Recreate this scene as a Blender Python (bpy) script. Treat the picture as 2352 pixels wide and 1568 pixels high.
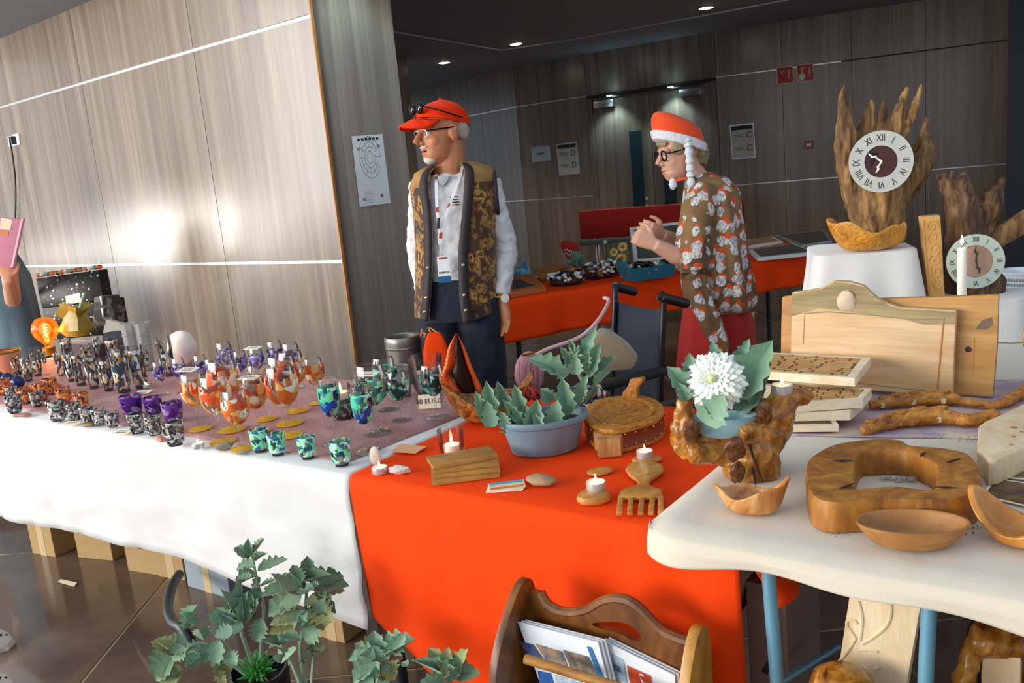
import bpy, bmesh, math, random
from math import sin, cos, pi, radians, sqrt, atan2
from mathutils import Vector, Matrix, Quaternion, noise
random.seed(7)
for o in list(bpy.data.objects): bpy.data.objects.remove(o)
SC = bpy.context.scene
COL = SC.collection
# ---------------------------------------------------------------- camera
W, H, F = 2352, 1568, 2000.0
PITCH, ROLL, CH = radians(10.8), radians(5.33), 1.4
FWD = Vector((0, cos(PITCH), -sin(PITCH)))
UP0 = Vector((0, sin(PITCH), cos(PITCH)))
RGT = Vector((1, 0, 0))*cos(ROLL) - UP0*sin(ROLL)
UPV = Vector((1, 0, 0))*sin(ROLL) + UP0*cos(ROLL)
CAM = Vector((0, 0, CH))
cd = bpy.data.cameras.new('camera'); cam = bpy.data.objects.new('camera', cd); COL.objects.link(cam)
m = Matrix((RGT, UPV, -FWD)).transposed().to_4x4(); m.translation = CAM
cam.matrix_world = m
cd.sensor_fit = 'HORIZONTAL'; cd.sensor_width = 36; cd.lens = 36*F/W; cd.clip_start = .05
SC.camera = cam
def ray(x, y):
    d = FWD*F + RGT*(x-W/2) + UPV*(H/2-y)
    return d/d.y
def P(x, y, z=.74):
    d = ray(x, y); return CAM + d*((z-CH)/d.z)
def PY(x, y, Y): return CAM + ray(x, y)*Y
def PP(x, y, p0, n):
    d = ray(x, y); return CAM + d*((Vector(p0)-CAM).dot(n)/d.dot(n))
def mpp(p): return (Vector(p)-CAM).dot(FWD)/F          # metres per photo pixel at p
# ---------------------------------------------------------------- world, light, exposure
wd = bpy.data.worlds.new('world'); SC.world = wd; wd.use_nodes = True
bg = wd.node_tree.nodes['Background']; bg.inputs[0].default_value = (.62, .72, .85, 1); bg.inputs[1].default_value = .64
def area(name, loc, target, sx, sy, power, col):
    l = bpy.data.lights.new(name, 'AREA'); l.shape = 'RECTANGLE'; l.size = sx; l.size_y = sy; l.energy = power; l.color = col
    o = bpy.data.objects.new(name, l); COL.objects.link(o); o.location = loc
    o.rotation_euler = (Vector(target)-Vector(loc)).to_track_quat('-Z', 'Z').to_euler()
    return o
# daylight through the tall windows on the left side of the hall
area('window_left_offscreen', (-7.6, 5.5, 1.05), (0, 5.5, 1.05), .6, 1.3, 46, (1, .97, .90))
area('window_left_offscreen', (-7.6, 6.75, 1.0), (0, 6.75, 1.0), .18, 1.2, 4, (1, .97, .90))
area('window_left_offscreen', (-7.6, 2.4, 2.4), (0, 2.4, 2.4), 2.6, 4.2, 230, (1, .97, .90))
area('window_left_offscreen', (-7.6, -.8, 2.4), (0, -.8, 2.4), 2.6, 4.2, 230, (1, .97, .90))
area('window_left_offscreen', (-7.6, -4.0, 2.4), (0, -4.0, 2.4), 2.6, 4.2, 300, (1, .97, .90))
vs = SC.view_settings; vs.view_transform = 'Standard'; vs.look = 'None'; vs.gamma = 1; vs.use_curve_mapping = False; vs.exposure = .52
SC.display_settings.display_device = 'sRGB'
# ---------------------------------------------------------------- helpers
ORG = {}
def vcol(c): return (c[0], c[1], c[2], 1)
def hexc(h):
    r = [int(h[i:i+2], 16)/255 for i in (0, 2, 4)]
    return tuple((x/12.92 if x <= .04045 else ((x+.055)/1.055)**2.4) for x in r)
MATS = {}
class NT:
    def __init__(s, name):
        s.m = bpy.data.materials.new(name); s.m.use_nodes = True; s.n = s.m.node_tree.nodes; s.l = s.m.node_tree.links
        s.b = s.n['Principled BSDF']; s.out = s.n['Material Output']
    def new(s, t, **k):
        x = s.n.new(t)
        for a, b in k.items():
            if a in x.inputs: x.inputs[a].default_value = b
            else: setattr(x, a, b)
        return x
    def coord(s, scale=(1, 1, 1), rot=(0, 0, 0), kind='Object', loc=(0, 0, 0)):
        t = s.new('ShaderNodeTexCoord'); mp = s.new('ShaderNodeMapping')
        mp.vector_type = 'TEXTURE'; s.l.new(t.outputs[kind], mp.inputs[0]); mp.inputs['Scale'].default_value = tuple(1/x for x in scale); mp.inputs['Rotation'].default_value = rot; mp.inputs['Location'].default_value = tuple(-x for x in loc)
        return mp.outputs[0]
    def ramp(s, src, stops, const=False):
        r = s.new('ShaderNodeValToRGB'); e = r.color_ramp
        if const: e.interpolation = 'CONSTANT'
        while len(e.elements) < len(stops): e.elements.new(.5)
        for el, (p, c) in zip(e.elements, stops): el.position = p; el.color = vcol(c)
        s.l.new(src, r.inputs[0]); return r.outputs[0]
    def mix(s, fac, a, b):
        x = s.new('ShaderNodeMix'); x.data_type = 'RGBA'
        for i, v in ((0, fac), (6, a), (7, b)):
            if hasattr(v, 'is_linked'): s.l.new(v, x.inputs[i])
            else: x.inputs[i].default_value = v if i == 0 else vcol(v)
        return x.outputs[2]
    def noise(s, vec, scale=5, detail=4, rough=.55, dist=0):
        x = s.new('ShaderNodeTexNoise'); x.inputs['Scale'].default_value = scale; x.inputs['Detail'].default_value = detail
        x.inputs['Roughness'].default_value = rough; x.inputs['Distortion'].default_value = dist
        s.l.new(vec, x.inputs['Vector']); return x.outputs['Fac']
    def vor(s, vec, scale=5, feature='F1', rnd=1):
        x = s.new('ShaderNodeTexVoronoi'); x.feature = feature; x.inputs['Scale'].default_value = scale; x.inputs['Randomness'].default_value = rnd
        s.l.new(vec, x.inputs['Vector']); return x
    def bump(s, src, strength=.3, dist=.01):
        b = s.new('ShaderNodeBump'); b.inputs['Strength'].default_value = strength; b.inputs['Distance'].default_value = dist
        s.l.new(src, b.inputs['Height']); s.l.new(b.outputs[0], s.b.inputs['Normal'])
    def base(s, c):
        if hasattr(c, 'is_linked'): s.l.new(c, s.b.inputs['Base Color'])
        else: s.b.inputs['Base Color'].default_value = vcol(c)
    def set(s, **k):
        for a, b in k.items(): s.b.inputs[a.replace('_', ' ')].default_value = b
        return s
def mat(name, col, rough=.5, metal=0, var=.12, scale=14, bump=0, bdist=.004, **k):
    if name in MATS: return MATS[name]
    t = NT(name); c = hexc(col) if isinstance(col, str) else col
    v = t.coord(); n = t.noise(v, scale)
    t.base(t.mix(n, tuple(x*(1-var) for x in c), tuple(min(1, x*(1+var)) for x in c)) if var else c)
    t.b.inputs['Roughness'].default_value = rough; t.b.inputs['Metallic'].default_value = metal
    if bump: t.bump(n, bump, bdist)
    t.set(**k); MATS[name] = t.m; return t.m
def wood(name, dark, mid, light, scale=9, stretch=(1, 1, .12), rot=(0, 0, 0), rough=.35, bump=.15, dist=1.5, knots=0):
    if name in MATS: return MATS[name]
    t = NT(name); v = t.coord(stretch, rot)
    n1 = t.noise(v, scale, 6, .6, dist); n2 = t.noise(v, scale*6, 3, .6, .4)
    c = t.ramp(n1, [(.30, hexc(dark)), (.47, hexc(mid)), (.64, hexc(light))])
    c2 = t.mix(t.ramp(n2, [(.40, (0, 0, 0)), (.62, (1, 1, 1))]), t.mix(.35, c, hexc(dark)), c)
    if knots:
        w = t.vor(t.coord((1, 1, 1), rot), knots)
        c2 = t.mix(t.ramp(w.outputs['Distance'], [(.05, (1, 1, 1)), (.22, (0, 0, 0))]), c2, hexc(dark))
    t.base(c2); t.b.inputs['Roughness'].default_value = rough
    if bump: t.bump(n1, bump, .004)
    MATS[name] = t.m; return t.m
def glassm(name, tint=(1, 1, 1), refl=1.0, alpha=0.0, col=(1, 1, 1)):
    # thin clear glass: transparent sheet with a Fresnel mirror coat
    if name in MATS: return MATS[name]
    t = NT(name); t.n.remove(t.b)
    tr = t.new('ShaderNodeBsdfTransparent'); tr.inputs[0].default_value = vcol(tint)
    gl = t.new('ShaderNodeBsdfGlossy'); gl.inputs['Roughness'].default_value = .04
    fr = t.new('ShaderNodeLayerWeight'); fr.inputs['Blend'].default_value = .32
    ml = t.new('ShaderNodeMath', operation='MULTIPLY'); ml.inputs[1].default_value = refl*.75; t.l.new(fr.outputs['Fresnel'], ml.inputs[0])
    mx = t.new('ShaderNodeMixShader'); t.l.new(ml.outputs[0], mx.inputs[0]); t.l.new(tr.outputs[0], mx.inputs[1]); t.l.new(gl.outputs[0], mx.inputs[2])
    last = mx.outputs[0]
    if alpha:
        df = t.new('ShaderNodeBsdfDiffuse'); df.inputs[0].default_value = vcol(col)
        m2 = t.new('ShaderNodeMixShader'); m2.inputs[0].default_value = alpha; t.l.new(last, m2.inputs[1]); t.l.new(df.outputs[0], m2.inputs[2]); last = m2.outputs[0]
    t.l.new(last, t.out.inputs[0]); MATS[name] = t.m; return t.m
def emis(name, col, strength):
    if name in MATS: return MATS[name]
    t = NT(name); t.base(col); t.b.inputs['Emission Color'].default_value = vcol(col); t.b.inputs['Emission Strength'].default_value = strength
    MATS[name] = t.m; return t.m
def stopsmat(name, stops, scale=30, rough=.35, alpha=1, feature='F1', stretch=(1, 1, 1)):
    # patches of flat paint: one random colour for each voronoi cell
    if name in MATS: return MATS[name]
    t = NT(name); w = t.vor(t.coord(stretch), scale, feature)
    sep = t.new('ShaderNodeSeparateColor'); t.l.new(w.outputs['Color'], sep.inputs[0])
    t.base(t.ramp(sep.outputs[0], [(p, hexc(c)) for p, c in stops], True)); t.b.inputs['Roughness'].default_value = rough
    t.b.inputs['Alpha'].default_value = alpha
    MATS[name] = t.m; return t.m

def nz(p, s=1., o=0): return noise.noise(Vector((p[0]*s+o, p[1]*s-o*.7, p[2]*s+o*.3)))
class MB:
    def __init__(s): s.v = []; s.f = []
    def add(s, vs, fs):
        b = len(s.v); s.v += [Vector(x) for x in vs]; s.f += [tuple(i+b for i in f) for f in fs]; return s
    def box(s, c, size, R=None):
        c = Vector(c); hx, hy, hz = [x/2 for x in size]
        vs = [Vector((x, y, z)) for z in (-hz, hz) for y in (-hy, hy) for x in (-hx, hx)]
        if R is not None: vs = [R @ x for x in vs]
        return s.add([c+x for x in vs], [(0, 2, 3, 1), (4, 5, 7, 6), (0, 1, 5, 4), (2, 6, 7, 3), (0, 4, 6, 2), (1, 3, 7, 5)])
    def loft(s, rings, closed=True, caps=True):
        n = len(rings[0]); vs = [p for r in rings for p in r]; fs = []
        for i in range(len(rings)-1):
            for j in range(n if closed else n-1):
                k = (j+1) % n; fs.append((i*n+j, i*n+k, (i+1)*n+k, (i+1)*n+j))
        if caps and closed:
            fs.append(tuple(range(n-1, -1, -1))); fs.append(tuple((len(rings)-1)*n+j for j in range(n)))
        return s.add(vs, fs)
    def tube(s, pts, r, n=8, caps=True, flat=None):
        pts = [Vector(p) for p in pts]; rs = r if isinstance(r, (list, tuple)) else [r]*len(pts)
        t = (pts[1]-pts[0]).normalized(); a = t.orthogonal().normalized(); rings = []
        for i, p in enumerate(pts):
            d = (pts[min(i+1, len(pts)-1)]-pts[max(i-1, 0)]).normalized()
            a = (a-d*a.dot(d)).normalized(); b = d.cross(a)
            q = rs[i]
            rings.append([p+(a*cos(2*pi*j/n)+b*sin(2*pi*j/n))*q for j in range(n)])
        return s.loft(rings, True, caps)
    def lathe(s, prof, n=24, c=(0, 0, 0), sq=(1, 1), caps=False, rot=0, wob=0, seed=0):
        c = Vector(c); rings = []
        for r, z in prof:
            rings.append([c+Vector((r*cos(2*pi*j/n+rot)*sq[0]*(1+wob*nz((cos(2*pi*j/n), sin(2*pi*j/n), z*3), 1.7, seed)), r*sin(2*pi*j/n+rot)*sq[1]*(1+wob*nz((cos(2*pi*j/n), sin(2*pi*j/n), z*3), 1.7, seed)), z)) for j in range(n)])
        return s.loft(rings, True, caps)
    def prism(s, pts, vec):
        n = len(pts); pts = [Vector(p) for p in pts]; vec = Vector(vec)
        return s.add(pts+[p+vec for p in pts], [tuple(range(n-1, -1, -1)), tuple(range(n, 2*n))]+[(i, (i+1) % n, n+(i+1) % n, n+i) for i in range(n)])
    def blob(s, c, r, seed=0, amp=.15, fr=2., nu=14, nv=9, R=None):
        c = Vector(c); r = r if isinstance(r, (tuple, list)) else (r, r, r); rings = []
        for i in range(nv+1):
            th = pi*(i/nv*.98+.01); ring = []
            for j in range(nu):
                d = Vector((sin(th)*cos(2*pi*j/nu), sin(th)*sin(2*pi*j/nu), -cos(th)))
                k = 1+amp*nz(d, fr, seed)*1.6
                q = Vector((d.x*r[0], d.y*r[1], d.z*r[2]))*k
                ring.append(c+(R @ q if R is not None else q))
            rings.append(ring)
        return s.loft(rings)
    def xf(s, M):
        s.v = [M @ x for x in s.v]; return s
    def build(s, name, material, parent=None, smooth=None, org=None, bev=0, seg=2, angle=.7, sub=0):
        me = bpy.data.meshes.new(name)
        if parent is not None: o0 = ORG.get(parent.name, Vector())
        elif org is not None: o0 = Vector(org)
        else:
            xs = [x.x for x in s.v]; ys = [x.y for x in s.v]; zs = [x.z for x in s.v]
            o0 = Vector(((min(xs)+max(xs))/2, (min(ys)+max(ys))/2, min(zs)))
        me.from_pydata([tuple(x-o0) for x in s.v], [], s.f); me.validate()
        bm = bmesh.new(); bm.from_mesh(me); bmesh.ops.recalc_face_normals(bm, faces=bm.faces)
        if bev: bmesh.ops.bevel(bm, geom=[e for e in bm.edges if len(e.link_faces) == 2 and e.calc_face_angle(0) > .5], offset=bev, segments=seg, profile=.6, affect='EDGES', clamp_overlap=True)
        bm.to_mesh(me); bm.free()
        if smooth or smooth is None:
            me.shade_smooth(); me.set_sharp_from_angle(angle=angle)
        ob = bpy.data.objects.new(name, me); COL.objects.link(ob)
        me.materials.append(material)
        if parent is not None: ob.parent = parent; ORG[ob.name] = o0
        else: ob.location = o0; ORG[ob.name] = o0
        if sub:
            md = ob.modifiers.new('subdivision', 'SUBSURF'); md.levels = sub; md.render_levels = sub
        return ob
def tag(o, label, cat, group=None):
    o['label'] = label; o['category'] = cat
    if group: o['group'] = group
    return o
def thing(name, label, cat, loc=(0, 0, 0), group=None):
    o = bpy.data.objects.new(name, None); COL.objects.link(o); o.location = loc; o.empty_display_size = .05
    ORG[o.name] = Vector(loc); return tag(o, label, cat, group)
def one(name, label, cat, mb, material, group=None, **k): return tag(mb.build(name, material, **k), label, cat, group)
def struct(o): o['kind'] = 'structure'; return o
def copy_tree(o, parent=None):
    c = o.copy(); COL.objects.link(c); c.parent = parent
    for ch in o.children: copy_tree(ch, c)
    return c
def place(o, loc, rz=0, sc=1, label=None, group=None, first=False):
    c = o if first else copy_tree(o)
    c.location = loc; c.rotation_euler = (0, 0, rz); c.scale = (sc, sc, sc) if not isinstance(sc, tuple) else sc
    if label: c['label'] = label
    if group: c['group'] = group
    return c
def inst(name, mesh, mtx, parent, material=None):
    o = bpy.data.objects.new(name, mesh); COL.objects.link(o); o.parent = parent
    M = mtx.copy(); M.translation = M.translation-ORG.get(parent.name, Vector()); o.matrix_local = M
    return o
def basis(x, y, z, loc):
    M = Matrix((Vector(x), Vector(y), Vector(z))).transposed().to_4x4(); M.translation = Vector(loc); return M
def text(name, s, size, a, b, loc, material, parent, align='CENTER', ext=.0004, sx=1):
    cu = bpy.data.curves.new(name, 'FONT'); cu.body = s; cu.size = size; cu.align_x = align; cu.align_y = 'CENTER'; cu.extrude = ext; cu.resolution_u = 2
    to = bpy.data.objects.new(name+'_tmp', cu); COL.objects.link(to)
    me = bpy.data.meshes.new_from_object(to.evaluated_get(bpy.context.evaluated_depsgraph_get())); bpy.data.objects.remove(to)
    me.materials.clear(); me.materials.append(material)
    a = Vector(a).normalized(); b = Vector(b).normalized()
    return inst(name, me, basis(a*sx, b, a.cross(b), loc), parent)
def rotz(a): return Matrix.Rotation(a, 3, 'Z')
def catmull(pts, n=6, closed=False):
    pts = [Vector(p) for p in pts]; out = []; N = len(pts)
    for i in range(N if closed else N-1):
        g = (lambda k: pts[k % N]) if closed else (lambda k: pts[max(0, min(N-1, k))])
        a, b, c, d = g(i-1), g(i), g(i+1), g(i+2)
        for j in range(n):
            t = j/n; out.append(.5*((2*b)+(c-a)*t+(2*a-5*b+4*c-d)*t*t+(3*b-a-3*c+d)*t**3))
    if not closed: out.append(pts[-1])
    return out
# the stall's own grid: s along the table fronts, t away from the viewer
UX, VX = Vector((.806, -.592, 0)), Vector((.592, .806, 0))
F0 = Vector((-.41, 1.973, 0))
ZV = Vector((0, 0, 1))
def G(s, t, z=0): return F0+UX*s+VX*t+ZV*z
RS = rotz(atan2(UX.y, UX.x))
TZ, RZ = .74, .775      # top of the left and red tables; top of the right-hand table
# ================================================================ SETTING
def panelmat(name, cols, rough, spec=.5, sc=3):
    t = NT(name); v = t.coord((1, 1, .035)); n1 = t.noise(v, sc*4.5, 5, .6, .3); n2 = t.noise(v, sc*26, 3, .6, .1)
    c = t.ramp(n1, [(.32, hexc(cols[0])), (.5, hexc(cols[1])), (.68, hexc(cols[2]))])
    c = t.mix(t.ramp(n2, [(.42, (0, 0, 0)), (.62, (1, 1, 1))]), t.mix(.3, c, hexc(cols[0])), c)
    t.base(c); t.set(Roughness=rough); t.b.inputs['Specular IOR Level'].default_value = spec
    MATS[name] = t.m; return t.m
WPANEL = WDARK = WGREY = panelmat('laminate panel', ('70635a', '867768', '9c8d7c'), .24, .6)
GROOVE = mat('groove metal', 'd8dcd8', .3, .6, 0)
BLACKJ = mat('joint dark', '2a2018', .7)
# floor: dark polished stone tiles
tf = NT('dark stone tile'); v_ = tf.coord(kind='Object'); n_ = tf.noise(v_, 2.2, 6, .6, .5)
n2_ = tf.noise(tf.coord((1, .08, 1), (0, 0, .6)), 16, 3)
tf.base(tf.mix(tf.ramp(n2_, [(.66, (0, 0, 0)), (.74, (1, 1, 1))]), tf.ramp(n_, [(.3, hexc('4f3e36')), (.5, hexc('665246')), (.72, hexc('7c6653'))]), hexc('7c6a58')))
tf.l.new(tf.ramp(n_, [(.3, (.08,)*3), (.7, (.2,)*3)]), tf.b.inputs['Roughness'])
FLOORM = tf.m
b = MB().box((1, 5, -.0525), (18, 22, .1)); fl = struct(b.build('floor', mat('tile joint', 'a58c6c', .8), smooth=False))
TS = 1.2
tb = MB().box((0, 0, -.003), (TS-.009, TS-.009, .016)); tmesh = None
for i in range(-7, 8):
    for j in range(-3, 10):
        c = Vector((-1.41+TS*(i+.5), 2.35+TS*(j+.5), 0))
        if c.y < 0 or abs(c.x) > 7.5: continue
        if tmesh is None:
            o = tb.build('tile', FLOORM, org=(0, 0, 0), bev=.0015, seg=1); tmesh = o.data; bpy.data.objects.remove(o)
        inst('tile', tmesh, Matrix.Translation((c.x, c.y, -.005)), fl)
# left wall: big pale laminate panels, corner K, then the dark return face
K = Vector((-.72, 3.95, 0)); LD = Vector((-.77, .638, 0)).normalized(); LN = Vector((-LD.y, LD.x, 0))   # LN points into the room (to the camera side)
if LN.y > 0: LN = -LN
RD = -LN                                                                                                 # the return face recedes along RD
ZC, ZL = 2.55, 3.2
def wallslab(name, p, q, n, z0, z1, m, th=.08):
    b = MB(); p, q = Vector(p), Vector(q); b.prism([p+ZV*z0, q+ZV*z0, q+ZV*z1, p+ZV*z1], -Vector(n)*th); return b.build(name, m, smooth=False)
wl = struct(wallslab('wall_left', K+LD*.0, K+LD*7, LN, 0, ZL, BLACKJ))
def wpanel(par, p, d, n, s0, s1, z0, z1, m, gap=.002, th=.012):
    b = MB(); a = p+d*(s0+gap)+n*.0; c = p+d*(s1-gap)
    b.prism([a+ZV*z0, c+ZV*z0, c+ZV*z1, a+ZV*z1], n*th); return b.build('panel', m, par, smooth=False)
GZ = (1.085, 2.146)
sx = [0, .92, 2.1, 3.3, 4.5, 5.7, 7]
for i in range(6):
    for z0, z1 in ((0, GZ[0]-.008), (GZ[0]+.008, GZ[1]-.008), (GZ[1]+.008, ZL)):
        wpanel(wl, K, LD, LN, sx[i], sx[i+1], z0, z1, WPANEL)
for gz in GZ:
    b = MB(); a = K+ZV*(gz-.007); c = K+LD*7+ZV*(gz-.007); b.prism([a, c, c+ZV*.014, a+ZV*.014], LN*.006); b.build('groove_strip', GROOVE, wl, smooth=False)
wr = struct(wallslab('wall_return', K, K+RD*.47, -LD, 0, ZL, WDARK, .3))
b = MB(); b.prism([K+LN*.014-LD*.003, K+LN*.014+LD*.004, K+LD*.004, K-LD*.003], ZV*ZL); b.build('edge_strip', mat('edge band', 'b0702c', .5), wr, smooth=False)
# back wall: faceted, dark laminate, with a double door
BW = [Vector(p+(0,)) for p in ((-1.35, 12.2), (-.9, 11.6), (.3, 9.98), (1.02, 9.41), (2.18, 8.62), (3.84, 7.9), (4.62, 7.56))]
wb = None
GB = (1.10, 2.13)
for i in range(len(BW)-1):
    p, q = BW[i], BW[i+1]; d = (q-p).normalized(); n = Vector((d.y, -d.x, 0)); L = (q-p).length
    if i == 0: wb = struct(wallslab('wall_back', BW[0]-n*.05, BW[-1]-n*.05+Vector((0, .3, 0)), n, 0, ZC, BLACKJ)); 
    b = MB(); b.prism([p-n*.0, q-n*.0, q+ZV*ZC, p+ZV*ZC], -n*.06); b.build('backing', BLACKJ, wb, smooth=False)
    k = 3 if L > 1.6 else (2 if L > 1 else 1)
    if i == 3: k = 0
    for j in range(k):
        for z0, z1 in ((0, GB[0]-.006), (GB[0]+.006, GB[1]-.006), (GB[1]+.006, ZC)):
            wpanel(wb, p, d, n, L*j/k, L*(j+1)/k, z0, z1, WGREY if i >= 2 else WGREY)
    for gz in GB:
        if (i == 3 and gz < 2) or (i == 5 and gz > 2): continue
        e = L if not (i == 4 and gz > 2) else L*.62
        b = MB(); a = p+ZV*(gz-.005); c = p+d*e+ZV*(gz-.005); b.prism([a, c, c+ZV*.010, a+ZV*.010], n*.010); b.build('groove_strip', GROOVE, wb, smooth=False)
    if i == 3:
        DP, DD, DN, DL = p, d, n, L
        wpanel(wb, p, d, n, 0, L, GB[1]+.006, ZC, WGREY)
# door
dr = struct(thing('door_1', 'dark double door with narrow glass slots under two small lamps', 'door', DP)); del dr['category']; del dr['label']
DH = 2.10
def dpt(s, z, o=0): return DP+DD*s+ZV*z+DN*o
for s0, s1 in ((.0, .06), (DL-.06, DL)):
    MB().prism([dpt(s0, 0), dpt(s1, 0), dpt(s1, DH+.03), dpt(s0, DH+.03)], DN*.02).build('door_frame', WGREY, dr, smooth=False)
MB().prism([dpt(0, DH), dpt(DL, DH), dpt(DL, DH+.03), dpt(0, DH+.03)], DN*.03).build('door_frame', mat('frame dark', '2b2626', .5), dr, smooth=False)
SLOT = mat('slot glass', '2c4045', .12, 0, 0)
STEEL = mat('brushed steel', 'c9d0d4', .3, .9, .05)
mid = DL/2
for k, (s0, s1) in enumerate(((.065, mid-.003), (mid+.003, DL-.065))):
    MB().prism([dpt(s0, .01, -.03), dpt(s1, .01, -.03), dpt(s1, DH-.005, -.03), dpt(s0, DH-.005, -.03)], DN*.04).build('door_leaf', WGREY, dr, smooth=False)
    w0 = mid-.24 if k == 0 else mid+.11
    MB().prism([dpt(w0, .95, .01), dpt(w0+.13, .95, .01), dpt(w0+.13, 1.72, .01), dpt(w0, 1.72, .01)], DN*.004).build('glass_slot', SLOT, dr, smooth=False)
    MB().prism([dpt(w0-.012, .95, .011), dpt(w0, .95, .011), dpt(w0, 1.73, .011), dpt(w0-.012, 1.73, .011)], DN*.006).build('slot_trim', STEEL, dr, smooth=False)
    c0 = .1 if k == 0 else DL-.36
    MB().prism([dpt(c0, DH-.11, .01), dpt(c0+.22, DH-.11, .01), dpt(c0+.22, DH-.04, .01), dpt(c0, DH-.04, .01)], DN*.05).build('door_closer', STEEL, dr, bev=.004)
MB().prism([dpt(.1, DH-.02, .06), dpt(DL-.1, DH-.02, .06), dpt(DL-.1, DH-.008, .06), dpt(.1, DH-.008, .06)], DN*.012).build('closer_arm', mat('closer arm', '55585a', .4, .7), dr)
for k in (0, 1): MB().box(dpt(mid-.09, 1.03-.07*k, .016), (.03, .008, .03), rotz(atan2(DD.y, DD.x))).build('lock_plate', mat('lock plate', 'd9dcdc', .35, .4, 0), dr, bev=.003)
# dark recess wall between return and back wall; dark column at the far right
wc = struct(wallslab('wall_corridor', (-1.6, 8.6, 0), (-.865, 8.3, 0), (-.4, -.9, 0), 0, ZC, WDARK, .3))
MB().prism([(-1.2, 8.415, 2.125), (-.865, 8.285, 2.125), (-.865, 8.285, 2.137), (-1.2, 8.415, 2.137)], (-.003, -.008, 0)).build('groove_strip', GROOVE, wc, smooth=False)
wq = struct(MB().prism([(6.6*.578, 6.6, 0), (6.6*.578+1.6, 6.2, 0), (6.6*.578+1.6, 6.9, 0), (6.9*.5785, 6.9, 0)], (0, 0, ZC)).build('wall_right', mat('navy column', '23252f', .6), smooth=False))
# ceiling
ce = struct(MB().prism([(-4, 4.6, ZC), (-.75, 4.6, ZC), (-.62, 3.7, ZC), (6, 3.7, ZC), (6, 12.5, ZC), (-4, 12.5, ZC)], (0, 0, .1)).build('ceiling', mat('ceiling paint', '8d929c', .8), smooth=False))
c2 = struct(MB().prism([K-LN*.1+ZV*ZL, K+LD*7-LN*.1+ZV*ZL, K+LD*7+LN*.9+ZV*ZL, K+LN*.9+ZV*ZL], (0, 0, .1)).build('ceiling', mat('ceiling paint', '8d929c', .8), smooth=False))
c3 = struct(MB().box((2.7, 3.68, (ZC+ZL)/2+.2), (6.6, .06, ZL-ZC+.4)).build('trim_1', mat('ceiling paint', '8d929c', .8), smooth=False))
tl = MB(); pl = [P(x, y, ZC) for x, y in ((880, 68), (905, 72), (1150, 114), (1300, 92), (1640, 30), (1800, 0), (1900, -20))]
tl.tube([p-ZV*.002 for p in pl], .010, 6); struct(tl.build('trim_2', mat('ceiling line', 'b9bdb8', .6)))
a_ = PY(0, 27, 6.1); b_ = PY(95, -4, 5.95)
tt = MB(); tt.prism([a_+LD*3-ZV*.05, b_-LD*.4-ZV*.05, b_-LD*.4+ZV*.03, a_+LD*3+ZV*.03], LN*.08); struct(tt.build('trim_3', mat('white trim', 'e8efe8', .5), smooth=False))
# recessed downlights
LAMP = emis('lamp glow', (1, .86, .6), 26); COOL = emis('cool lamp glow', (.55, .9, 1), 16)
def downlight(p, lab, n=ZV, power=14, col=(1, .85, .62), m=LAMP, r=.055, beam='downlight_beam'):
    t = thing('ceiling_downlight', lab, 'downlight', p, None)
    MB().lathe([(r*1.25, -.004), (r*1.25, .004), (r, .004), (r, -.006), (r*1.25, -.004)], 20, p).build('bezel', STEEL, t)
    MB().lathe([(.0, -.012), (r*.7, -.010), (r, -.004)], 20, p).build('lens', m, t)
    l = bpy.data.lights.new(beam, 'SPOT'); l.energy = power; l.spot_size = 1.9; l.spot_blend = .6; l.color = col; l.shadow_soft_size = .05
    o = bpy.data.objects.new(beam, l); COL.objects.link(o); o.parent = t; o.location = (0, 0, -.03)
for (x, y), lab in zip(((1020, 143), (1185, 100), (1622, 17)), ('ceiling downlight near the red cap and the corridor corner', 'ceiling downlight at the bend of the pale ceiling line', 'ceiling downlight on the pale ceiling line above the red fire signs')):
    downlight(P(x, y, ZC), lab, power=22)
for s, lab in ((.32, 'small cool lamp over the door leaf beside letter board D'), (DL-.42, 'small cool lamp over the door leaf beside letter board C')):
    downlight(dpt(s, DH-.002, .12), lab, power=9, col=(.6, .92, 1), m=COOL, r=.03)
downlight(Vector((-.40, 3.93, ZC)), 'ceiling downlight close to the dark return wall', power=16, col=(.5, .85, 1), beam='downlight_beam_offscreen')
# ================================================================ TABLES AND CLOTHS
def clothmat(name, col, rough=.85, bump=.25, sc=420, sheen=.3):
    t = NT(name); v = t.coord(); n = t.noise(v, sc, 2); n2 = t.noise(v, 7, 4)
    c = hexc(col); t.base(t.mix(n2, tuple(x*.93 for x in c), tuple(min(1, x*1.04) for x in c)))
    t.set(Roughness=rough); t.b.inputs['Sheen Weight'].default_value = sheen; t.bump(n, bump, .0015); MATS[name] = t.m; return t.m
WHITEC = clothmat('white cotton', 'd2d1d0'); REDC = clothmat('red orange cotton', 'f04206', sheen=0); CREAM = clothmat('cream cotton', 'd3c8b4'); REDC.node_tree.nodes['Principled BSDF'].inputs['Specular IOR Level'].default_value = .15
LEGB = mat('blue grey steel', '6fa3bb', .45, .4)
def table(name, label, s0, s1, t0, t1, z, leg=mat('dark steel', '33363a', .5, .4), legs=True):
    t = thing(name, label, 'table', G((s0+s1)/2, (t0+t1)/2, 0))
    MB().box(G((s0+s1)/2, (t0+t1)/2, z-.016), (s1-s0, t1-t0, .022), RS).build('tabletop', mat('table board', 'cfc9bd', .6), t, bev=.003)
    if legs:
        for a in (s0+.08, s1-.08):
            for c in (t0+.16, t1-.07): MB().tube([G(a, c, z-.03), G(a, c, 0)], .016, 10).build('leg', leg, t)
    return t
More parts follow.
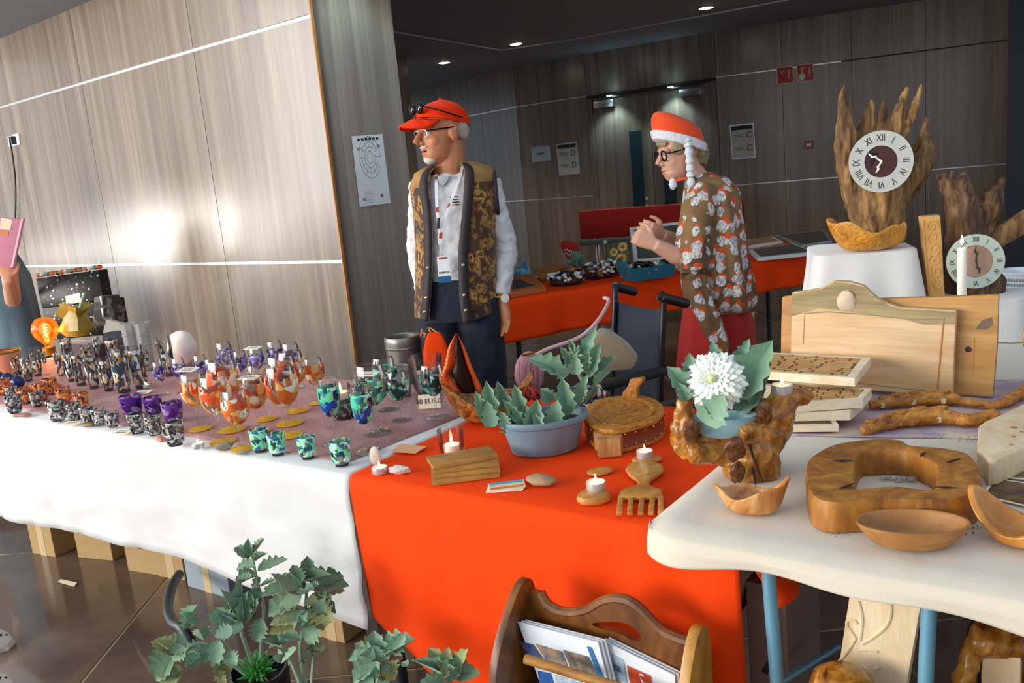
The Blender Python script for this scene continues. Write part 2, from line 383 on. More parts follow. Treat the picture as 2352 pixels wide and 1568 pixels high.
def drape(name, label, s0, s1, t0, t1, z, drop, m, fold=.012, freq=9, seed=1, right=0, rdrop=None, ns=90, hem=None, wr=0):
    # a cloth lying on a table top, falling over its front edge (and its right end)
    b = MB(); rows = []
    nd = 16
    path = [(t1-(t1-t0)*i/10, z, 0) for i in range(11)]
    path[-1] = (t0+.008, z, 0)
    path += [(t0-.002, z-.004, 0), (t0-.008, z-.012, .02)]
    for i in range(1, nd+1): path.append((t0-.010, z-.012, i/nd))
    grid = []
    for k in range(ns+1):
        s = s0+(s1-s0)*k/ns; r = []
        D = drop(s) if callable(drop) else drop
        for (t, zz, q) in path:
            FA = fold(s) if callable(fold) else fold
            o = q**1.0*FA*(sin(s*freq+seed)+.7*sin(s*freq*2.3+seed*3)+.8*nz((s*4, q*1.3, seed), 1.0))-q*.012
            o += wr*q*(1-q*.6)*2*(abs(nz((s*2.6+q*1.8, q*2.2-s*1.4, seed*2), 1.6))-.2)
            zt = zz-q*D
            if q == 0 and t > t0+.03: zt += .0012*nz((s*6, t*6, seed), 1)
            r.append(G(s, t+(-o if q else 0)*1.0, zt))
        grid.append(r)
    b.loft(grid, False, False)
    if right:
        g2 = []
        for k in range(25):
            t = t0+(t1-t0)*k/24; r = []
            for i in range(13):
                q = i/12; D = rdrop(t) if callable(rdrop) else (rdrop or drop)
                r.append(G(s1+.004+q*.05*abs(sin(t*14+seed))*1.2+.02*q, t-.01*(1-k/24), z-.001-q*D))
            g2.append(r)
        b.loft(g2, False, False)
    o = b.build(name, m, angle=1.2); md = o.modifiers.new('thickness', 'SOLIDIFY'); md.thickness = .0015; md.offset = -1
    return tag(o, label, 'tablecloth')
table('folding_table', 'long folding table hidden under the white cloth of painted glasses', -2.75, -.012, .01, .75, TZ)
table('folding_table', 'folding table hidden under the red orange cloth', .012, .93, .01, .75, TZ)
drape('white_tablecloth', 'wrinkled white cloth hanging over the front of the glassware table', -2.75, -.002, 0, .75, TZ, lambda s: .385+.02*sin(s*2.1), WHITEC, .010, 4, 2, wr=.028, ns=150)
drape('red_tablecloth', 'red orange cloth over the middle table with a long front fall', 0, .955, 0, .75, TZ+.001, lambda s: .355+.10*min(1, s/.3)+.03*sin(s*7), REDC, lambda s: .006+.016*max(0, min(1, (s-.55)/.25)), 19, 4, right=1, rdrop=.10)
# right-hand table: cream cloth, blue steel legs
rt = thing('craft_table', 'folding table with blue steel legs under the cream cloth of carved wood', 'table', G(1.6, .6, 0))
RT0, RT1, RTS0, RTS1 = -.095, 1.82, .83, 2.75
MB().box(G((RTS0+RTS1)/2, (RT0+RT1)/2, RZ-.014), (RTS1-RTS0-.02, RT1-RT0-.03, .022), RS).build('tabletop', mat('table board', 'cfc9bd', .6), rt, bev=.003)
for (x0, y0, x1, y1) in ((1763, 1285, 1785, 1568), (2137, 1340, 2126, 1568)):
    pl = G(0, -.05); a = PP(x0, y0, pl, VX); c = PP(x1, y1, pl, VX); d = (c-a)
    MB().tube([Vector((a.x, a.y, RZ-.03)), a, c, a+d*((a.z-.012)/(a.z-c.z))], .0115, 12).build('leg', LEGB, rt)
a = PP(1790, 1568, G(0, -.03), VX); c = PP(1900, 1500, G(0, .15), VX)
MB().tube([a-(c-a)*.1, c+(c-a)*.25], .007, 8).build('brace', LEGB, rt)
for s_ in (RTS0+.2, RTS1-.1): MB().tube([G(s_, RT1-.1, RZ-.03), G(s_, RT1-.1, .01)], .0115, 10).build('leg', LEGB, rt)
for x, y in ((1686, 1280), (2222, 1372)):
    c = PP(x, y, G(0, -.08), VX); MB().box(c, (.018, .02, .02), RS).build('edge_clip', mat('grey plastic', '5f6f7d', .5), rt, bev=.002)
b = MB(); grid = []
for k in range(121):
    s = RTS0-.03+(RTS1-RTS0+.06)*k/120; r = []
    ed = min(1, (k/120)*(RTS1-RTS0)/.10)                 # rounded front-left corner
    off = .07*(1-sqrt(max(0, 1-(1-ed)**2)))
    for i in range(30):
        t = RT1-(RT1-RT0-off)*i/29
        zz = RZ+.002+(.0022*nz((s*9, t*9, 3), 1)+.0015*nz((s*25, t*25, 8), 1))*(1 if .02 < i/29 < .97 else .2)
        if s < RTS0: zz -= .012*(RTS0-s)/.03
        r.append(G(s, t, zz))
    for i in range(1, 9):
        q = i/8; tt = RT0+off; r.append(G(s, tt-.012*min(1, q*3)+.006*sin(s*20)*q, RZ+.002-.006*min(1, q*3)-q*(.034+.008*sin(s*9+1)+.004*sin(s*23))))
    grid.append(r)
b.loft(grid, False, False)
g3 = []
for k in range(30):
    t = RT0+.07+(RT1-RT0-.07)*k/29; g3.append([G(RTS0-.03-.008*q, t, RZ-.010-q*.016*(1+.3*sin(t*15))) for q in (0, .25, .6, 1)])
b.loft(g3, False, False)
o = b.build('cream_tablecloth', CREAM, angle=1.2); md = o.modifiers.new('thickness', 'SOLIDIFY'); md.thickness = .002
tag(o, 'cream cloth with a short puckered front hem under the carved wood', 'tablecloth')
# mauve runner on the glassware table
tr_ = NT('mauve organza'); v = tr_.coord(); n = tr_.noise(v, 160, 2, .7); n2 = tr_.noise(tr_.coord((1, .25, 1), (0, 0, .6)), 14, 4)
tr_.base(tr_.mix(tr_.ramp(n, [(.62, (0, 0, 0)), (.70, (1, 1, 1))]), tr_.ramp(n2, [(.3, hexc('a5706c')), (.7, hexc('c69390'))]), hexc('f6d9c0'))); tr_.set(Roughness=.6); tr_.bump(n2, .5, .006)
def sheet(name, label, corners, z, m, cat='cloth', amp=.002, n=28, th=.0012):
    b = MB(); A, B_, C_, D_ = [Vector(c) for c in corners]; g = []
    for i in range(n+1):
        r = []
        for j in range(n+1):
            p = A.lerp(B_, i/n).lerp(D_.lerp(C_, i/n), j/n); r.append(Vector((p.x, p.y, z+amp*nz((p.x*14, p.y*14, 2), 1)+amp)))
        g.append(r)
    b.loft(g, False, False); o = b.build(name, m); md = o.modifiers.new('thickness', 'SOLIDIFY'); md.thickness = th; return tag(o, label, cat)
sheet('table_runner', 'glittery mauve runner under the painted glasses on the white cloth', (G(-2.7, .05), G(-.075, .06), G(-.04, .745), G(-2.7, .745)), TZ+.0015, tr_.m, 'runner', .0012)
LT = TZ+.0052
# ---------------------------------------------------------------- glassware
GL = glassm('clear glass'); GLD = glassm('smoky glass', (.35, .36, .42), 1.2)
DECO = {'orange': stopsmat('orange paint', ((0, 'f07010'), (.3, 'f59a2c'), (.5, 'f8c070'), (.68, 'fff1dd'), (.86, 'e8560c')), 42, .3, .68),
        'blue': stopsmat('blue green paint', ((0, '1d3f9e'), (.22, '2f8f9c'), (.4, '7fe0a8'), (.6, 'cfeee6'), (.75, '13264f'), (.88, '49c79a')), 42, .3, .92),
        'teal': stopsmat('teal paint', ((0, '0f4a52'), (.25, '2fa88a'), (.5, '6fe0b0'), (.72, 'd6f0e6'), (.85, '16342f')), 45, .3, .92),
        'purple': stopsmat('purple paint', ((0, '4a2f96'), (.3, '6a4fc0'), (.5, 'cfc4e8'), (.7, '8f7fc8'), (.86, '37206b')), 45, .3, .7),
        'black': stopsmat('black gold paint', ((0, '2c3840'), (.2, 'e6ece8'), (.48, 'b5803c'), (.6, '3e5260'), (.72, 'd8bc90'), (.9, '15191c')), 70, .3, .75),
        'amethyst': stopsmat('amethyst glass paint', ((0, '5b1f8a'), (.35, '7d3fa8'), (.6, 'b58fd0'), (.8, '3e1468')), 40, .25, .75),
        'mint': stopsmat('mint blue paint', ((0, '8fe6b4'), (.36, 'bff2da'), (.55, '2b6f9e'), (.68, '79dba6'), (.88, '12466e')), 40, .3),
        'shell': stopsmat('shell shard paint', ((0, 'b9b6ae'), (.25, '3f4c58'), (.45, '8f8578'), (.62, 'dcd8d0'), (.8, '5b4a34'), (.9, '26303a')), 85, .25),
        'ember': stopsmat('ember shard paint', ((0, 'e8742c'), (.3, 'c9402a'), (.55, 'f0b04a'), (.75, 'b06a58'), (.9, '7a5a28')), 80, .3)}
WINE = [(.0045, .082), (.012, .088), (.024, .100), (.033, .118), (.037, .138), (.0365, .160), (.034, .182), (.0305, .200)]
FLUTE = [(.0045, .085), (.012, .092), (.020, .108), (.0245, .130), (.026, .152), (.0255, .178), (.0235, .200)]
TUMB = [(.0005, .006), (.022, .006), (.027, .018), (.030, .050), (.032, .085), (.033, .120)]
def radius_at(prof, z):
    for (r0, z0), (r1, z1) in zip(prof, prof[1:]):
        if z0 <= z <= z1: return r0+(r1-r0)*(z-z0)/max(1e-6, z1-z0)
    return prof[-1][0]
PROTO = {}
def gpart(key, fn):
    if key not in PROTO:
        o = fn(); PROTO[key] = (o.data, o.data.materials[0]); bpy.data.objects.remove(o)
    return PROTO[key][0]
GN = [0]
def wineglass(p, h, prof, deco, label, group, foot=None, lo=.0, hi=.75, dens=.02, rz=0, name='wine_glass', cat='glass', wide=1):
    GN[0] += 1; sd = GN[0]*3.7; k = h/prof[-1][1]
    t = thing(name, label, cat, (0, 0, 0), group); pid = id(prof)
    stem = prof is not TUMB
    inst('bowl', gpart(('bowl', pid), lambda: MB().lathe(prof+[(prof[-1][0]-.0012, prof[-1][1])]+[(max(.0003, r-.0012), z+.001) for r, z in prof[::-1]], 28).build('bowl', GL, org=(0, 0, 0))), Matrix(), t)
    if stem:
        inst('stem', gpart('stem', lambda: MB().lathe([(.0035, .003), (.003, .02), (.0028, .05), (.0035, .075), (.0048, .084)], 10, caps=True).build('stem', GL, org=(0, 0, 0))), Matrix(), t)
        fm = foot or GL
        inst('foot', gpart(('foot', fm.name), lambda: MB().lathe([(.034, 0), (.034, .0015), (.02, .004), (.004, .007), (.0005, .007)], 24, caps=True).build('foot', fm, org=(0, 0, 0))), Matrix(), t)
    else:
        inst('base', gpart('tbase', lambda: MB().lathe([(.02, 0), (.024, .001), (.024, .007), (.0005, .009)], 20, caps=True).build('base', GLD, org=(0, 0, 0))), Matrix(), t)
    z0, z1 = prof[0][1], prof[-1][1]; zs = [z0+(z1-z0)*(lo+(hi-lo)*i/13) for i in range(14)]; n = 40
    b = MB(); vs = []; fs = []
    for z in zs:
        r = radius_at(prof, z)+.0011
        for j in range(n): a = 2*pi*j/n; vs.append(Vector((r*cos(a), r*sin(a), z)))
    keep = lambda i, j: nz((cos(2*pi*j/n)*1.5, sin(2*pi*j/n)*1.5, (zs[i]-z0)*26), 1.35, sd) > dens-.06*(1-abs(i-6)/7)
    for i in range(13):
        for j in range(n):
            if keep(i, j): q = (j+1) % n; fs.append((i*n+j, i*n+q, (i+1)*n+q, (i+1)*n+j))
    if fs:
        b.add(vs, fs); o = b.build('shell_paint', deco, t); md = o.modifiers.new('thickness', 'SOLIDIFY'); md.thickness = .0018/k; md.offset = 1
    t.location = p; t.rotation_euler = (0, 0, random.uniform(0, 6)); t.scale = (k*wide, k*wide, k)
    return t
def gh(xf, yf, yr, z): p = P(xf, yf, z); return p, (yf-yr)*mpp(p)*1.02
YFOOT = glassm('yellow foot glass', (1, .8, .25), .6, .55, (.9, .55, .06))
OL = ('with a price card on its rim, nearest the violet glasses', 'between the lit tealight and the other orange glasses', 'next to the flat grey pebble', 'in the second row behind the tealight', 'with a price card in the middle of the orange group', 'directly behind the glass with the middle price card', 'tallest of the orange glasses, behind the mint shot glasses', 'with a tall rim between the tallest glass and the violet row', 'at the rear of the orange group beside a violet glass', 'standing alone beside the blue painted glasses')
for (xf, yf, yr), lb in zip(((460, 985, 856), (512, 1014, 862), (556, 1030, 894), (533, 987, 826), (597, 990, 862), (612, 962, 836), (664, 1000, 840), (666, 972, 816), (684, 943, 806), (731, 925, 822)), OL):
    p, h = gh(xf, yf, yr, LT); wineglass(p, h, WINE, DECO['orange'], 'orange painted wine glass '+lb, 'orange painted wine glasses', YFOOT, .02, .8, -.12, wide=1.15)
for (xf, yf, yr), lb in zip(((770, 1018, 868), (845, 1036, 884)), ('tall blue and mint painted glass in front of the dark candle jar', 'tall blue and mint painted glass beside the red cloth seam')):
    p, h = gh(xf, yf, yr, LT); wineglass(p, h, FLUTE, DECO['blue'], lb, 'blue painted flutes', None, .02, .8, -.12, wide=1.12)
for (xf, yf, yr), lb in zip(((867, 994, 836), (893, 940, 820), (922, 964, 852), (1003, 957, 836)), ('teal painted wine glass with a price card on its rim', 'teal painted wine glass in front of the steel bin', 'teal painted wine glass in front of the ribbed jar', 'teal painted wine glass behind the tent card by the root bowl')):
    p, h = gh(xf, yf, yr, LT); wineglass(p, h, WINE, DECO['teal'], lb, 'teal painted wine glasses', None, .02, .7, -.1, wide=1.2)
for xf, yf, yr in ((375, 905, 830), (420, 900, 822), (470, 895, 815), (497, 905, 824), (527, 880, 786), (560, 885, 806), (598, 882, 798), (642, 875, 783), (680, 890, 788)):
    p, h = gh(xf, yf, yr, LT); wineglass(p, h, WINE, DECO['purple'], 'stemmed wine glass painted violet and lilac, standing behind the orange glasses', 'violet painted wine glasses', None, .0, .7, -.02, wide=1.0)
for xf, yf, yr in ((43, 868, 814), (67, 874, 816), (88, 862, 798), (108, 858, 806), (143, 862, 804), (161, 842, 778), (167, 874, 806), (188, 884, 806), (206, 848, 790), (217, 890, 816), (231, 842, 770), (251, 896, 820), (266, 845, 773), (276, 880, 800), (286, 900, 796), (325, 890, 793), (345, 880, 796), (388, 862, 773)):
    p, h = gh(xf, yf, yr, LT); tall = (xf % 3 != 0)
    wineglass(p, h, TUMB if tall else FLUTE, DECO['black'], 'clear beaker speckled with black, gold and white paint' if tall else 'stemmed flute speckled with black, gold and white paint', 'black and gold beakers' if tall else 'black and gold flutes', None, .05, .9, .04, wide=.64, name='glass_beaker' if tall else 'champagne_flute')
for (xf, yf, yr), lb in zip(((600, 1036, 984), (639, 1044, 994), (708, 1052, 1000), (786, 1068, 1010)), ('mint and navy shot glass beside the flat grey pebble', 'mint and navy shot glass second from the flat grey pebble', 'mint and navy shot glass standing alone under the blue flutes', 'mint and navy shot glass closest to the red cloth')):
    p, h = gh(xf, yf, yr, LT-.003); wineglass(p, h, TUMB, DECO['mint'], lb, 'mint shot glasses', None, .12, 1.0, -.22, name='shot_glass', wide=1.3)
for (xf, yf, yr), lb in zip(((306, 952, 906), (355, 948, 910), (400, 966, 922)), ('deep purple tealight glass farthest from the orange glasses', 'deep purple tealight glass in the middle of its row of three', 'deep purple tealight glass closest to the orange glasses')):
    p, h = gh(xf, yf, yr, LT); wineglass(p, h, TUMB, DECO['amethyst'], lb, 'purple tealight glasses', None, .05, 1.0, -.3, name='tealight_glass', wide=1.7)
for xf, yf, yr in ((36, 948, 906), (88, 932, 898), (135, 966, 918), (173, 964, 924), (204, 970, 932), (231, 975, 938), (261, 980, 944), (318, 994, 948), (357, 998, 954), (404, 1022, 966), (30, 918, 888)):
    p, h = gh(xf, yf, yr, LT); wineglass(p, h, TUMB, DECO['shell'], 'squat cup crusted with grey and black shell shards', 'shell shard cups', None, .03, 1.0, -.12, name='shell_cup', wide=1.35)
for xf, yf, yr in ((96, 918, 880), (60, 925, 890), (12, 905, 870), (150, 925, 888), (190, 935, 900), (118, 905, 868)):
    p, h = gh(xf, yf, yr, LT); wineglass(p, h, TUMB, DECO['ember'], 'squat cup crusted with orange and red glass shards', 'ember shard cups', None, .03, 1.0, -.12, name='shard_cup', wide=1.45)
# price cards
CARD = mat('card paper', 'f2e4cc', .7, 0, .04); INK = mat('ink', '2a2622', .8, 0, 0)
def card(c, a, b_, wdt, hgt, label, txt, th=.0008, group=None):
    a = Vector(a).normalized(); b_ = Vector(b_).normalized(); n = a.cross(b_)
    t = thing('price_card', label, 'price card', c, group); c = Vector(c)
    MB().prism([c+a*x*wdt/2+b_*y*hgt/2 for x, y in ((-1, -1), (1, -1), (1, 1), (-1, 1))], -n*th).build('card', CARD, t, smooth=False)
    if txt == ['~~~']:
        for i in (-1, 1): MB().tube([c+n*.0006+a*wdt*x_+b_*(hgt*.16*i+hgt*.05*sin(x_*60)) for x_ in [-.3+.06*j for j in range(11)]], .0007, 4).build('handwriting', INK, t)
    else: text('lettering', txt[0], hgt*.5, a, b_, c+n*.0005, INK, t)
    for i, s in enumerate(()): text('lettering', s, hgt*.42, a, b_, c+n*.0004+b_*hgt*(.22-.44*i)*(1 if len(txt) > 1 else 0), INK, t)
    return t
fa, fb = Vector((.93, -.36, 0)), Vector((.36, .93, 0))
for (x, y, yr, lab) in ((460, 985, 848, 'price card lying on the rim of an orange glass beside the violet glasses'), (597, 990, 866, 'price card lying across two orange glasses in the middle of the group'), (867, 994, 858, 'price card lying on the rim of a teal glass'), (598, 882, 799, 'price card lying on a violet glass near the pale wall')):
    p, h = gh(x, y, yr, LT); card(p+ZV*(h+.002)+Vector((-.008, .0, 0)), fa, fb+ZV*.12, .062, .036, lab, ['~~~'])
for x, y, lab in ((165, 974, 'price card lying flat in front of the shell shard cups near the table edge'), (281, 994, 'price card lying flat at the cloth edge beside a rose pebble'), (330, 902, 'price card lying flat behind the purple tealight glasses')):
    card(P(x, y, LT)+ZV*.004, fa, fb+ZV*.15, .062, .03, lab, ['~~~'])
p = P(988, 938, LT); card(p+ZV*.022, (1, -.1, 0), (0, .35, 1), .066, .042, 'folded tent card lettered 30 EURO leaning by the root bowl', ['30 EURO'])
# ---------------------------------------------------------------- candles
WAX = mat('white wax', 'f6f0e2', .5, 0, .03); ALU = mat('tealight cup', 'd7dbe0', .35, .6, .05); FLAME = emis('flame', (1, .72, .32), 14)
WAX.node_tree.nodes['Principled BSDF'].inputs['Subsurface Weight'].default_value = .3
FLAME_P = [(.0003, 0), (.0022, .003), (.0028, .006), (.0018, .011), (.0003, .016)]
tlp = thing('tealight', 'x', 'tealight', (0, 0, 0))
MB().lathe([(.0005, 0), (.018, 0), (.0192, .002), (.0195, .0165), (.0188, .0165), (.0186, .004), (.0005, .003)], 26).build('cup', ALU, tlp)
w_ = MB().lathe([(.0184, .004), (.0184, .014), (.0005, .0138)], 26, caps=True).build('wax', WAX, tlp)
MB().tube([(0, 0, .013), (0, 0, .019)], .0007, 6).build('wick', mat('wick', '2a2018', .9), w_)
MB().lathe([(r, z+.016) for r, z in FLAME_P], 10, caps=True).build('flame', FLAME, w_)
TLF = [True]
def tealight(p, label, sc=1.0, group=None):
    o = place(tlp, p, 0, sc, label, group, TLF[0]); TLF[0] = False; return o
tealight(P(456, 1028, LT), 'lit tealight among the shell cups and yellow feet at the cloth edge', .85)
tealight(P(337, 890, LT), 'lit tealight beside the purple tealight glasses', .7)
# stones and shells on the glassware table
STONE = mat('grey pebble', '9a8f80', .75, 0, .3, 60, .5); ROSE = mat('rose pebble', 'c07a64', .7, 0, .2, 50, .3); BROWN = mat('brown pebble', '7b6240', .6, 0, .3, 40, .3); PALE = mat('pale shell', 'c9beb0', .5, 0, .2, 60, .4)
def pebble(p, r, m, label, seed, name='pebble', group=None, amp=.2, fr=1.5):
    return one(name, label, 'stone', MB().blob(Vector(p)+ZV*(r[2]*.86), r, seed, amp, fr, 16, 10, rotz(seed*1.3)), m, group)
for i, (x, y, r, mm, lab) in enumerate(((515, 1031, (.026, .018, .010), STONE, 'grey oval pebble in front of a yellow glass foot'), (558, 1042, (.018, .012, .005), STONE, 'flat grey pebble at the cloth edge beside the mint shot glasses'), (51, 956, (.036, .016, .006), ROSE, 'flat peach pebble at the cloth edge by the far end'), (204, 978, (.026, .015, .007), BROWN, 'flat brown pebble in front of the shell shard cups'), (371, 1012, (.030, .012, .007), ROSE, 'flat rose pebble beside the shell shard cups at the cloth edge'), (133, 900, (.028, .020, .018), ROSE, 'rose stone block between the ember cups and the beakers'))):
    pebble(P(x, y, LT-.002), r, mm, lab, i*2.1+.5)
# candle jar, stone jar, big glass vase at the back right of the glassware table
t = thing('candle_jar', 'dark stone candle holder with a lit candle behind the blue glasses', 'candle', P(790, 958, LT)); p = P(790, 958, LT)
MB().lathe([(.0005, 0), (.03, 0), (.034, .01), (.033, .05), (.028, .056), (.0005, .056)], 22, p, wob=.06).build('holder', stopsmat('dark stone mosaic', ((0, '2a2528'), (.4, '5b5250'), (.7, '17151a'), (.85, '8b8480')), 120, .4), t)
MB().lathe([(.026, .052), (.030, .06), (.031, .10), (.030, .10), (.029, .06), (.0005, .056)], 22, p).build('glass_cup', GL, t)
w_ = MB().lathe([(.026, .058), (.026, .078), (.0005, .076)], 20, p, caps=True).build('wax', WAX, t); MB().lathe([(r*1.3, z*1.3+.08) for r, z in FLAME_P], 10, p, caps=True).build('flame', FLAME, w_)
t = thing('glass_vase', 'large clear glass bowl filled with dark and tan stones behind the teal glasses', 'vase', P(998, 900, LT)); p = P(985, 905, LT)
VP = [(.0005, .004), (.035, .004), (.045, .03), (.050, .08), (.055, .125)]
MB().lathe(VP+[(r-.002, z+.001) for r, z in VP[::-1]], 30, p).build('bowl', GL, t)
for i in range(26):
    a = random.uniform(0, 6.28); r = random.uniform(0, .034); z = .012+.07*i/26
    MB().blob(p+Vector((r*cos(a), r*sin(a), z)), (.013, .011, .009), i, .2, 1.5, 9, 6).build('stone', (STONE, BROWN, mat('black pebble', '221d22', .4), PALE)[i % 4], t)
t = thing('glass_jar', 'small ribbed glass jar beside the grey bin and the teal glasses', 'jar', P(936, 900, LT)); p = P(924, 908, LT)
JP = [(.0005, .003), (.028, .003), (.031, .02), (.031, .065), (.026, .075), (.026, .08), (.029, .082), (.026, .086), (.029, .089), (.026, .093), (.028, .097)]
MB().lathe(JP+[(r-.0015, z) for r, z in JP[::-1]], 26, p).build('body', glassm('grey glass', (.8, .8, .78), 1, .25, (.7, .66, .6)), t)
MB().lathe([(.0005, .005), (.027, .005), (.028, .04), (.0005, .042)], 20, p, caps=True).build('gravel', stopsmat('gravel', ((0, '8a7a66'), (.3, '5b5048'), (.6, 'b9a88f'), (.8, '6f2f22')), 140, .7), t)
# clear crystal vases, salt lamp and big bulb at the far end
for x, yb, yt, lab in ((312, 850, 742, 'clear cut crystal vase standing taller behind the beakers'), (343, 848, 741, 'clear cut crystal vase beside the salt crystal lamp')):
    p, h = gh(x, yb, yt, LT); t = thing('crystal_vase', lab, 'vase', p)
    MB().lathe([(.0005, .002), (.026, .002), (.028, h*.3), (.030, h*.8), (.034, h), (.030, h), (.026, h*.8), (.022, .01), (.0005, .008)], 8, p).build('body', glassm('crystal', (.82, .84, .84), 1.2, .22, (.85, .82, .8)), t, smooth=False)
    for q in (.35, .55, .75): MB().lathe([(.0305, h*q-.003), (.0325, h*q), (.0305, h*q+.003)], 8, p).build('cut_band', glassm('crystal', (.8,)*3), t)
p, h = gh(427, 845, 767, LT); t = thing('salt_lamp', 'frosted white crystal rock lamp behind the violet glasses', 'lamp', p)
MB().lathe([(.0005, 0), (.032, 0), (.034, .012), (.0005, .014)], 20, p, caps=True).build('base', mat('lamp foot', 'b08a5a', .6), t)
MB().blob(p+ZV*(.012+h*.5), (.058, .05, h*.52), 5, .10, 2.2, 18, 12).build('crystal', mat('frosted crystal', 'f0d9cf', .6, 0, .08, 40, .4), t)
p = P(110, 790, TZ+.06); t = thing('globe_lamp', 'glowing amber globe bulb in a brass socket on a small block', 'lamp', Vector((p.x, p.y, TZ)))
g0 = Vector((p.x, p.y, TZ))
MB().lathe([(.0005, .005), (.03, .005), (.03, .045), (.012, .05), (.0005, .05)], 16, g0, caps=True).build('socket', mat('brass', 'a8772c', .35, .9), t)
MB().lathe([(.012, .048), (.016, .06), (.03, .075), (.052, .10), (.062, .13), (.056, .162), (.036, .186), (.0005, .194)], 28, g0).build('globe', glassm('amber glass', (.9, .45, .15), .9, .06, (1, .4, .08)), t)
MB().tube([g0+Vector((.010*sin(i*2.2), .010*cos(i*2.2), .095+.005*i)) for i in range(13)], .0022, 5).build('filament', emis('filament', (1, .62, .22), 40), t)
l = bpy.data.lights.new('bulb_light', 'POINT'); l.energy = 1.6; l.color = (1, .6, .25); l.shadow_soft_size = .03
o = bpy.data.objects.new('bulb_light', l); COL.objects.link(o); o.parent = t; o.location = (0, 0, .13)
# raised plum-draped display with a sequined case, at the far end
PLUM = clothmat('plum velvet', '4a2834'); p0 = G(-3.02, .62, TZ)
def cbox(name, label, cat, c, size, m, R=RS, bev=.004, group=None): return one(name, label, cat, MB().box(Vector(c)+ZV*size[2]/2, size, R), m, group, bev=bev)
cbox('display_riser', 'low plum velvet covered riser under the craft baskets', 'riser', G(-2.44, .70, LT), (.30, .09, .08), PLUM, bev=.012)
sq = NT('black sequins'); w = sq.vor(sq.coord(), 110); sep = sq.new('ShaderNodeSeparateColor'); sq.l.new(w.outputs['Color'], sep.inputs[0])
sq.base(sq.ramp(sep.outputs[0], [(0, hexc('14100c')), (.9, hexc('3a2f22')), (.955, hexc('c9b890')), (.98, hexc('9fb8a8'))], True)); sq.set(Roughness=.25, Metallic=.3)
t = thing('sequined_case', 'black sequined open case with trinkets along its lid, against the pale wall', 'case', G(-2.98, .75, LT))
c0 = PY(160, 690, 4.75)
cz = PY(165, 745, 4.75); 
MB().prism([PY(82, 640, 4.75), PY(225, 620, 4.75), PY(238, 690, 4.72), PY(96, 708, 4.72)], Vector((.03, .05, 0))).build('lid', sq.m, t, bev=.004)
lo_ = PY(96, 708, 4.72); hi_ = PY(238, 690, 4.72)
zt = LT; MB().prism([lo_, hi_, Vector((hi_.x, hi_.y, zt)), Vector((lo_.x, lo_.y, zt))], VX*.12).build('body', sq.m, t, bev=.004)
for i in range(14):
    q = i/13; pp = PY(84+140*q, 636-19*q, 4.75); MB().blob(pp+Vector((0, .02, .008)), (.018, .014, .012), i, .3, 2, 8, 6).build('trinket', (ROSE, PALE, mat('teal bead', '5a8f92', .4), mat('amber bead', 'c05a20', .4), BROWN)[i % 5], t)
# yellow paper cones, white card, wicker owl on the riser
t = thing('paper_cone', 'yellow cellophane gift cone with a white card on a stick', 'gift', G(-2.5, .62, LT+.09))
q0 = PY(175, 750, 4.2); q0.z = LT+.08+.082
MB().loft([[q0+Vector((r*cos(a)*(1+.22*sin(a*5+z*30)), r*sin(a)*.7*(1+.22*sin(a*4)), z+.02*sin(a*3)*(z > .02))) for a in [2*pi*k/12 for k in range(12)]] for r, z in ((.05, -.08), (.075, -.05), (.06, .0), (.05, .03), (.075, .06), (.04, .065))]).build('cone', mat('yellow cellophane', 'a88a2c', .35, 0, .3, 30), t)
MB().prism([PY(x, y, 4.18) for x, y in ((150, 680), (183, 672), (186, 694), (152, 700))], Vector((0, .004, 0))).build('card', mat('white card', 'f2efe6', .6), t, smooth=False)
MB().tube([PY(170, 700, 4.185), PY(172, 740, 4.19)], .003, 6).build('stick', mat('stick', 'b5925a', .7), t)
MB().tube([PY(194, 672, 4.17), PY(182, 708, 4.17)], .006, 8).build('straw', mat('pale green straw', 'a8c9a8', .5), t)
t = thing('wicker_bag', 'dark woven gift bag with pale buckle on the plum riser', 'bag', G(-2.26, .63, LT+.09))
MB().prism([PY(x, y, 4.05) for x, y in ((216, 682), (246, 680), (262, 712), (268, 745), (212, 750))], VX*.06).build('body', stopsmat('dark weave', ((0, '2a211c'), (.5, '4a3c34'), (.8, '6f6258')), 60, .6), t, bev=.005)
for x, y in ((233, 690), (236, 718)): MB().box(PY(x, y, 4.04), (.012, .006, .04), RS).build('buckle', STEEL, t, bev=.002)
t = thing('peaked_card', 'grey peaked card stand with a navy underside behind the beakers', 'card stand', P(268, 850, LT))
MB().prism([PY(x, y, 3.95) for x, y in ((236, 765), (244, 734), (300, 748), (330, 766), (290, 758), (262, 760))], VX*.02).build('card', mat('grey card', 'b5b0a4', .7), t, smooth=False)
MB().prism([PY(x, y, 3.95) for x, y in ((236, 768), (262, 760), (292, 760), (330, 768), (330, 815), (236, 825))], VX*.02).build('stand', mat('navy card', '2a3138', .7), t, smooth=False)
# salmon lamp shade and blue baubles at the very end
p = P(18, 860, LT); t = thing('salmon_lantern', 'salmon paper lantern with a wooden rim at the end of the table', 'lantern', p)
MB().lathe([(.045, 0), (.062, .06), (.066, .10), (.063, .10), (.042, .003), (.0005, .003)], 18, p).build('shade', mat('salmon paper', 'e8906e', .7), t)
MB().lathe([(.066, .098), (.069, .103), (.066, .108), (.062, .103), (.066, .098)], 18, p).build('rim', mat('brass', 'a8772c', .35, .9), t)
for i, (x, y) in enumerate(((20, 884), (-2, 880), (44, 892))): one('blue_bauble', 'glossy navy glass bauble in front of the salmon lantern', 'bauble', MB().blob(P(x, y, LT)+ZV*.026, .026, 1, 0.02), mat('navy gloss', '14245a', .12, 0, .1), 'navy baubles')
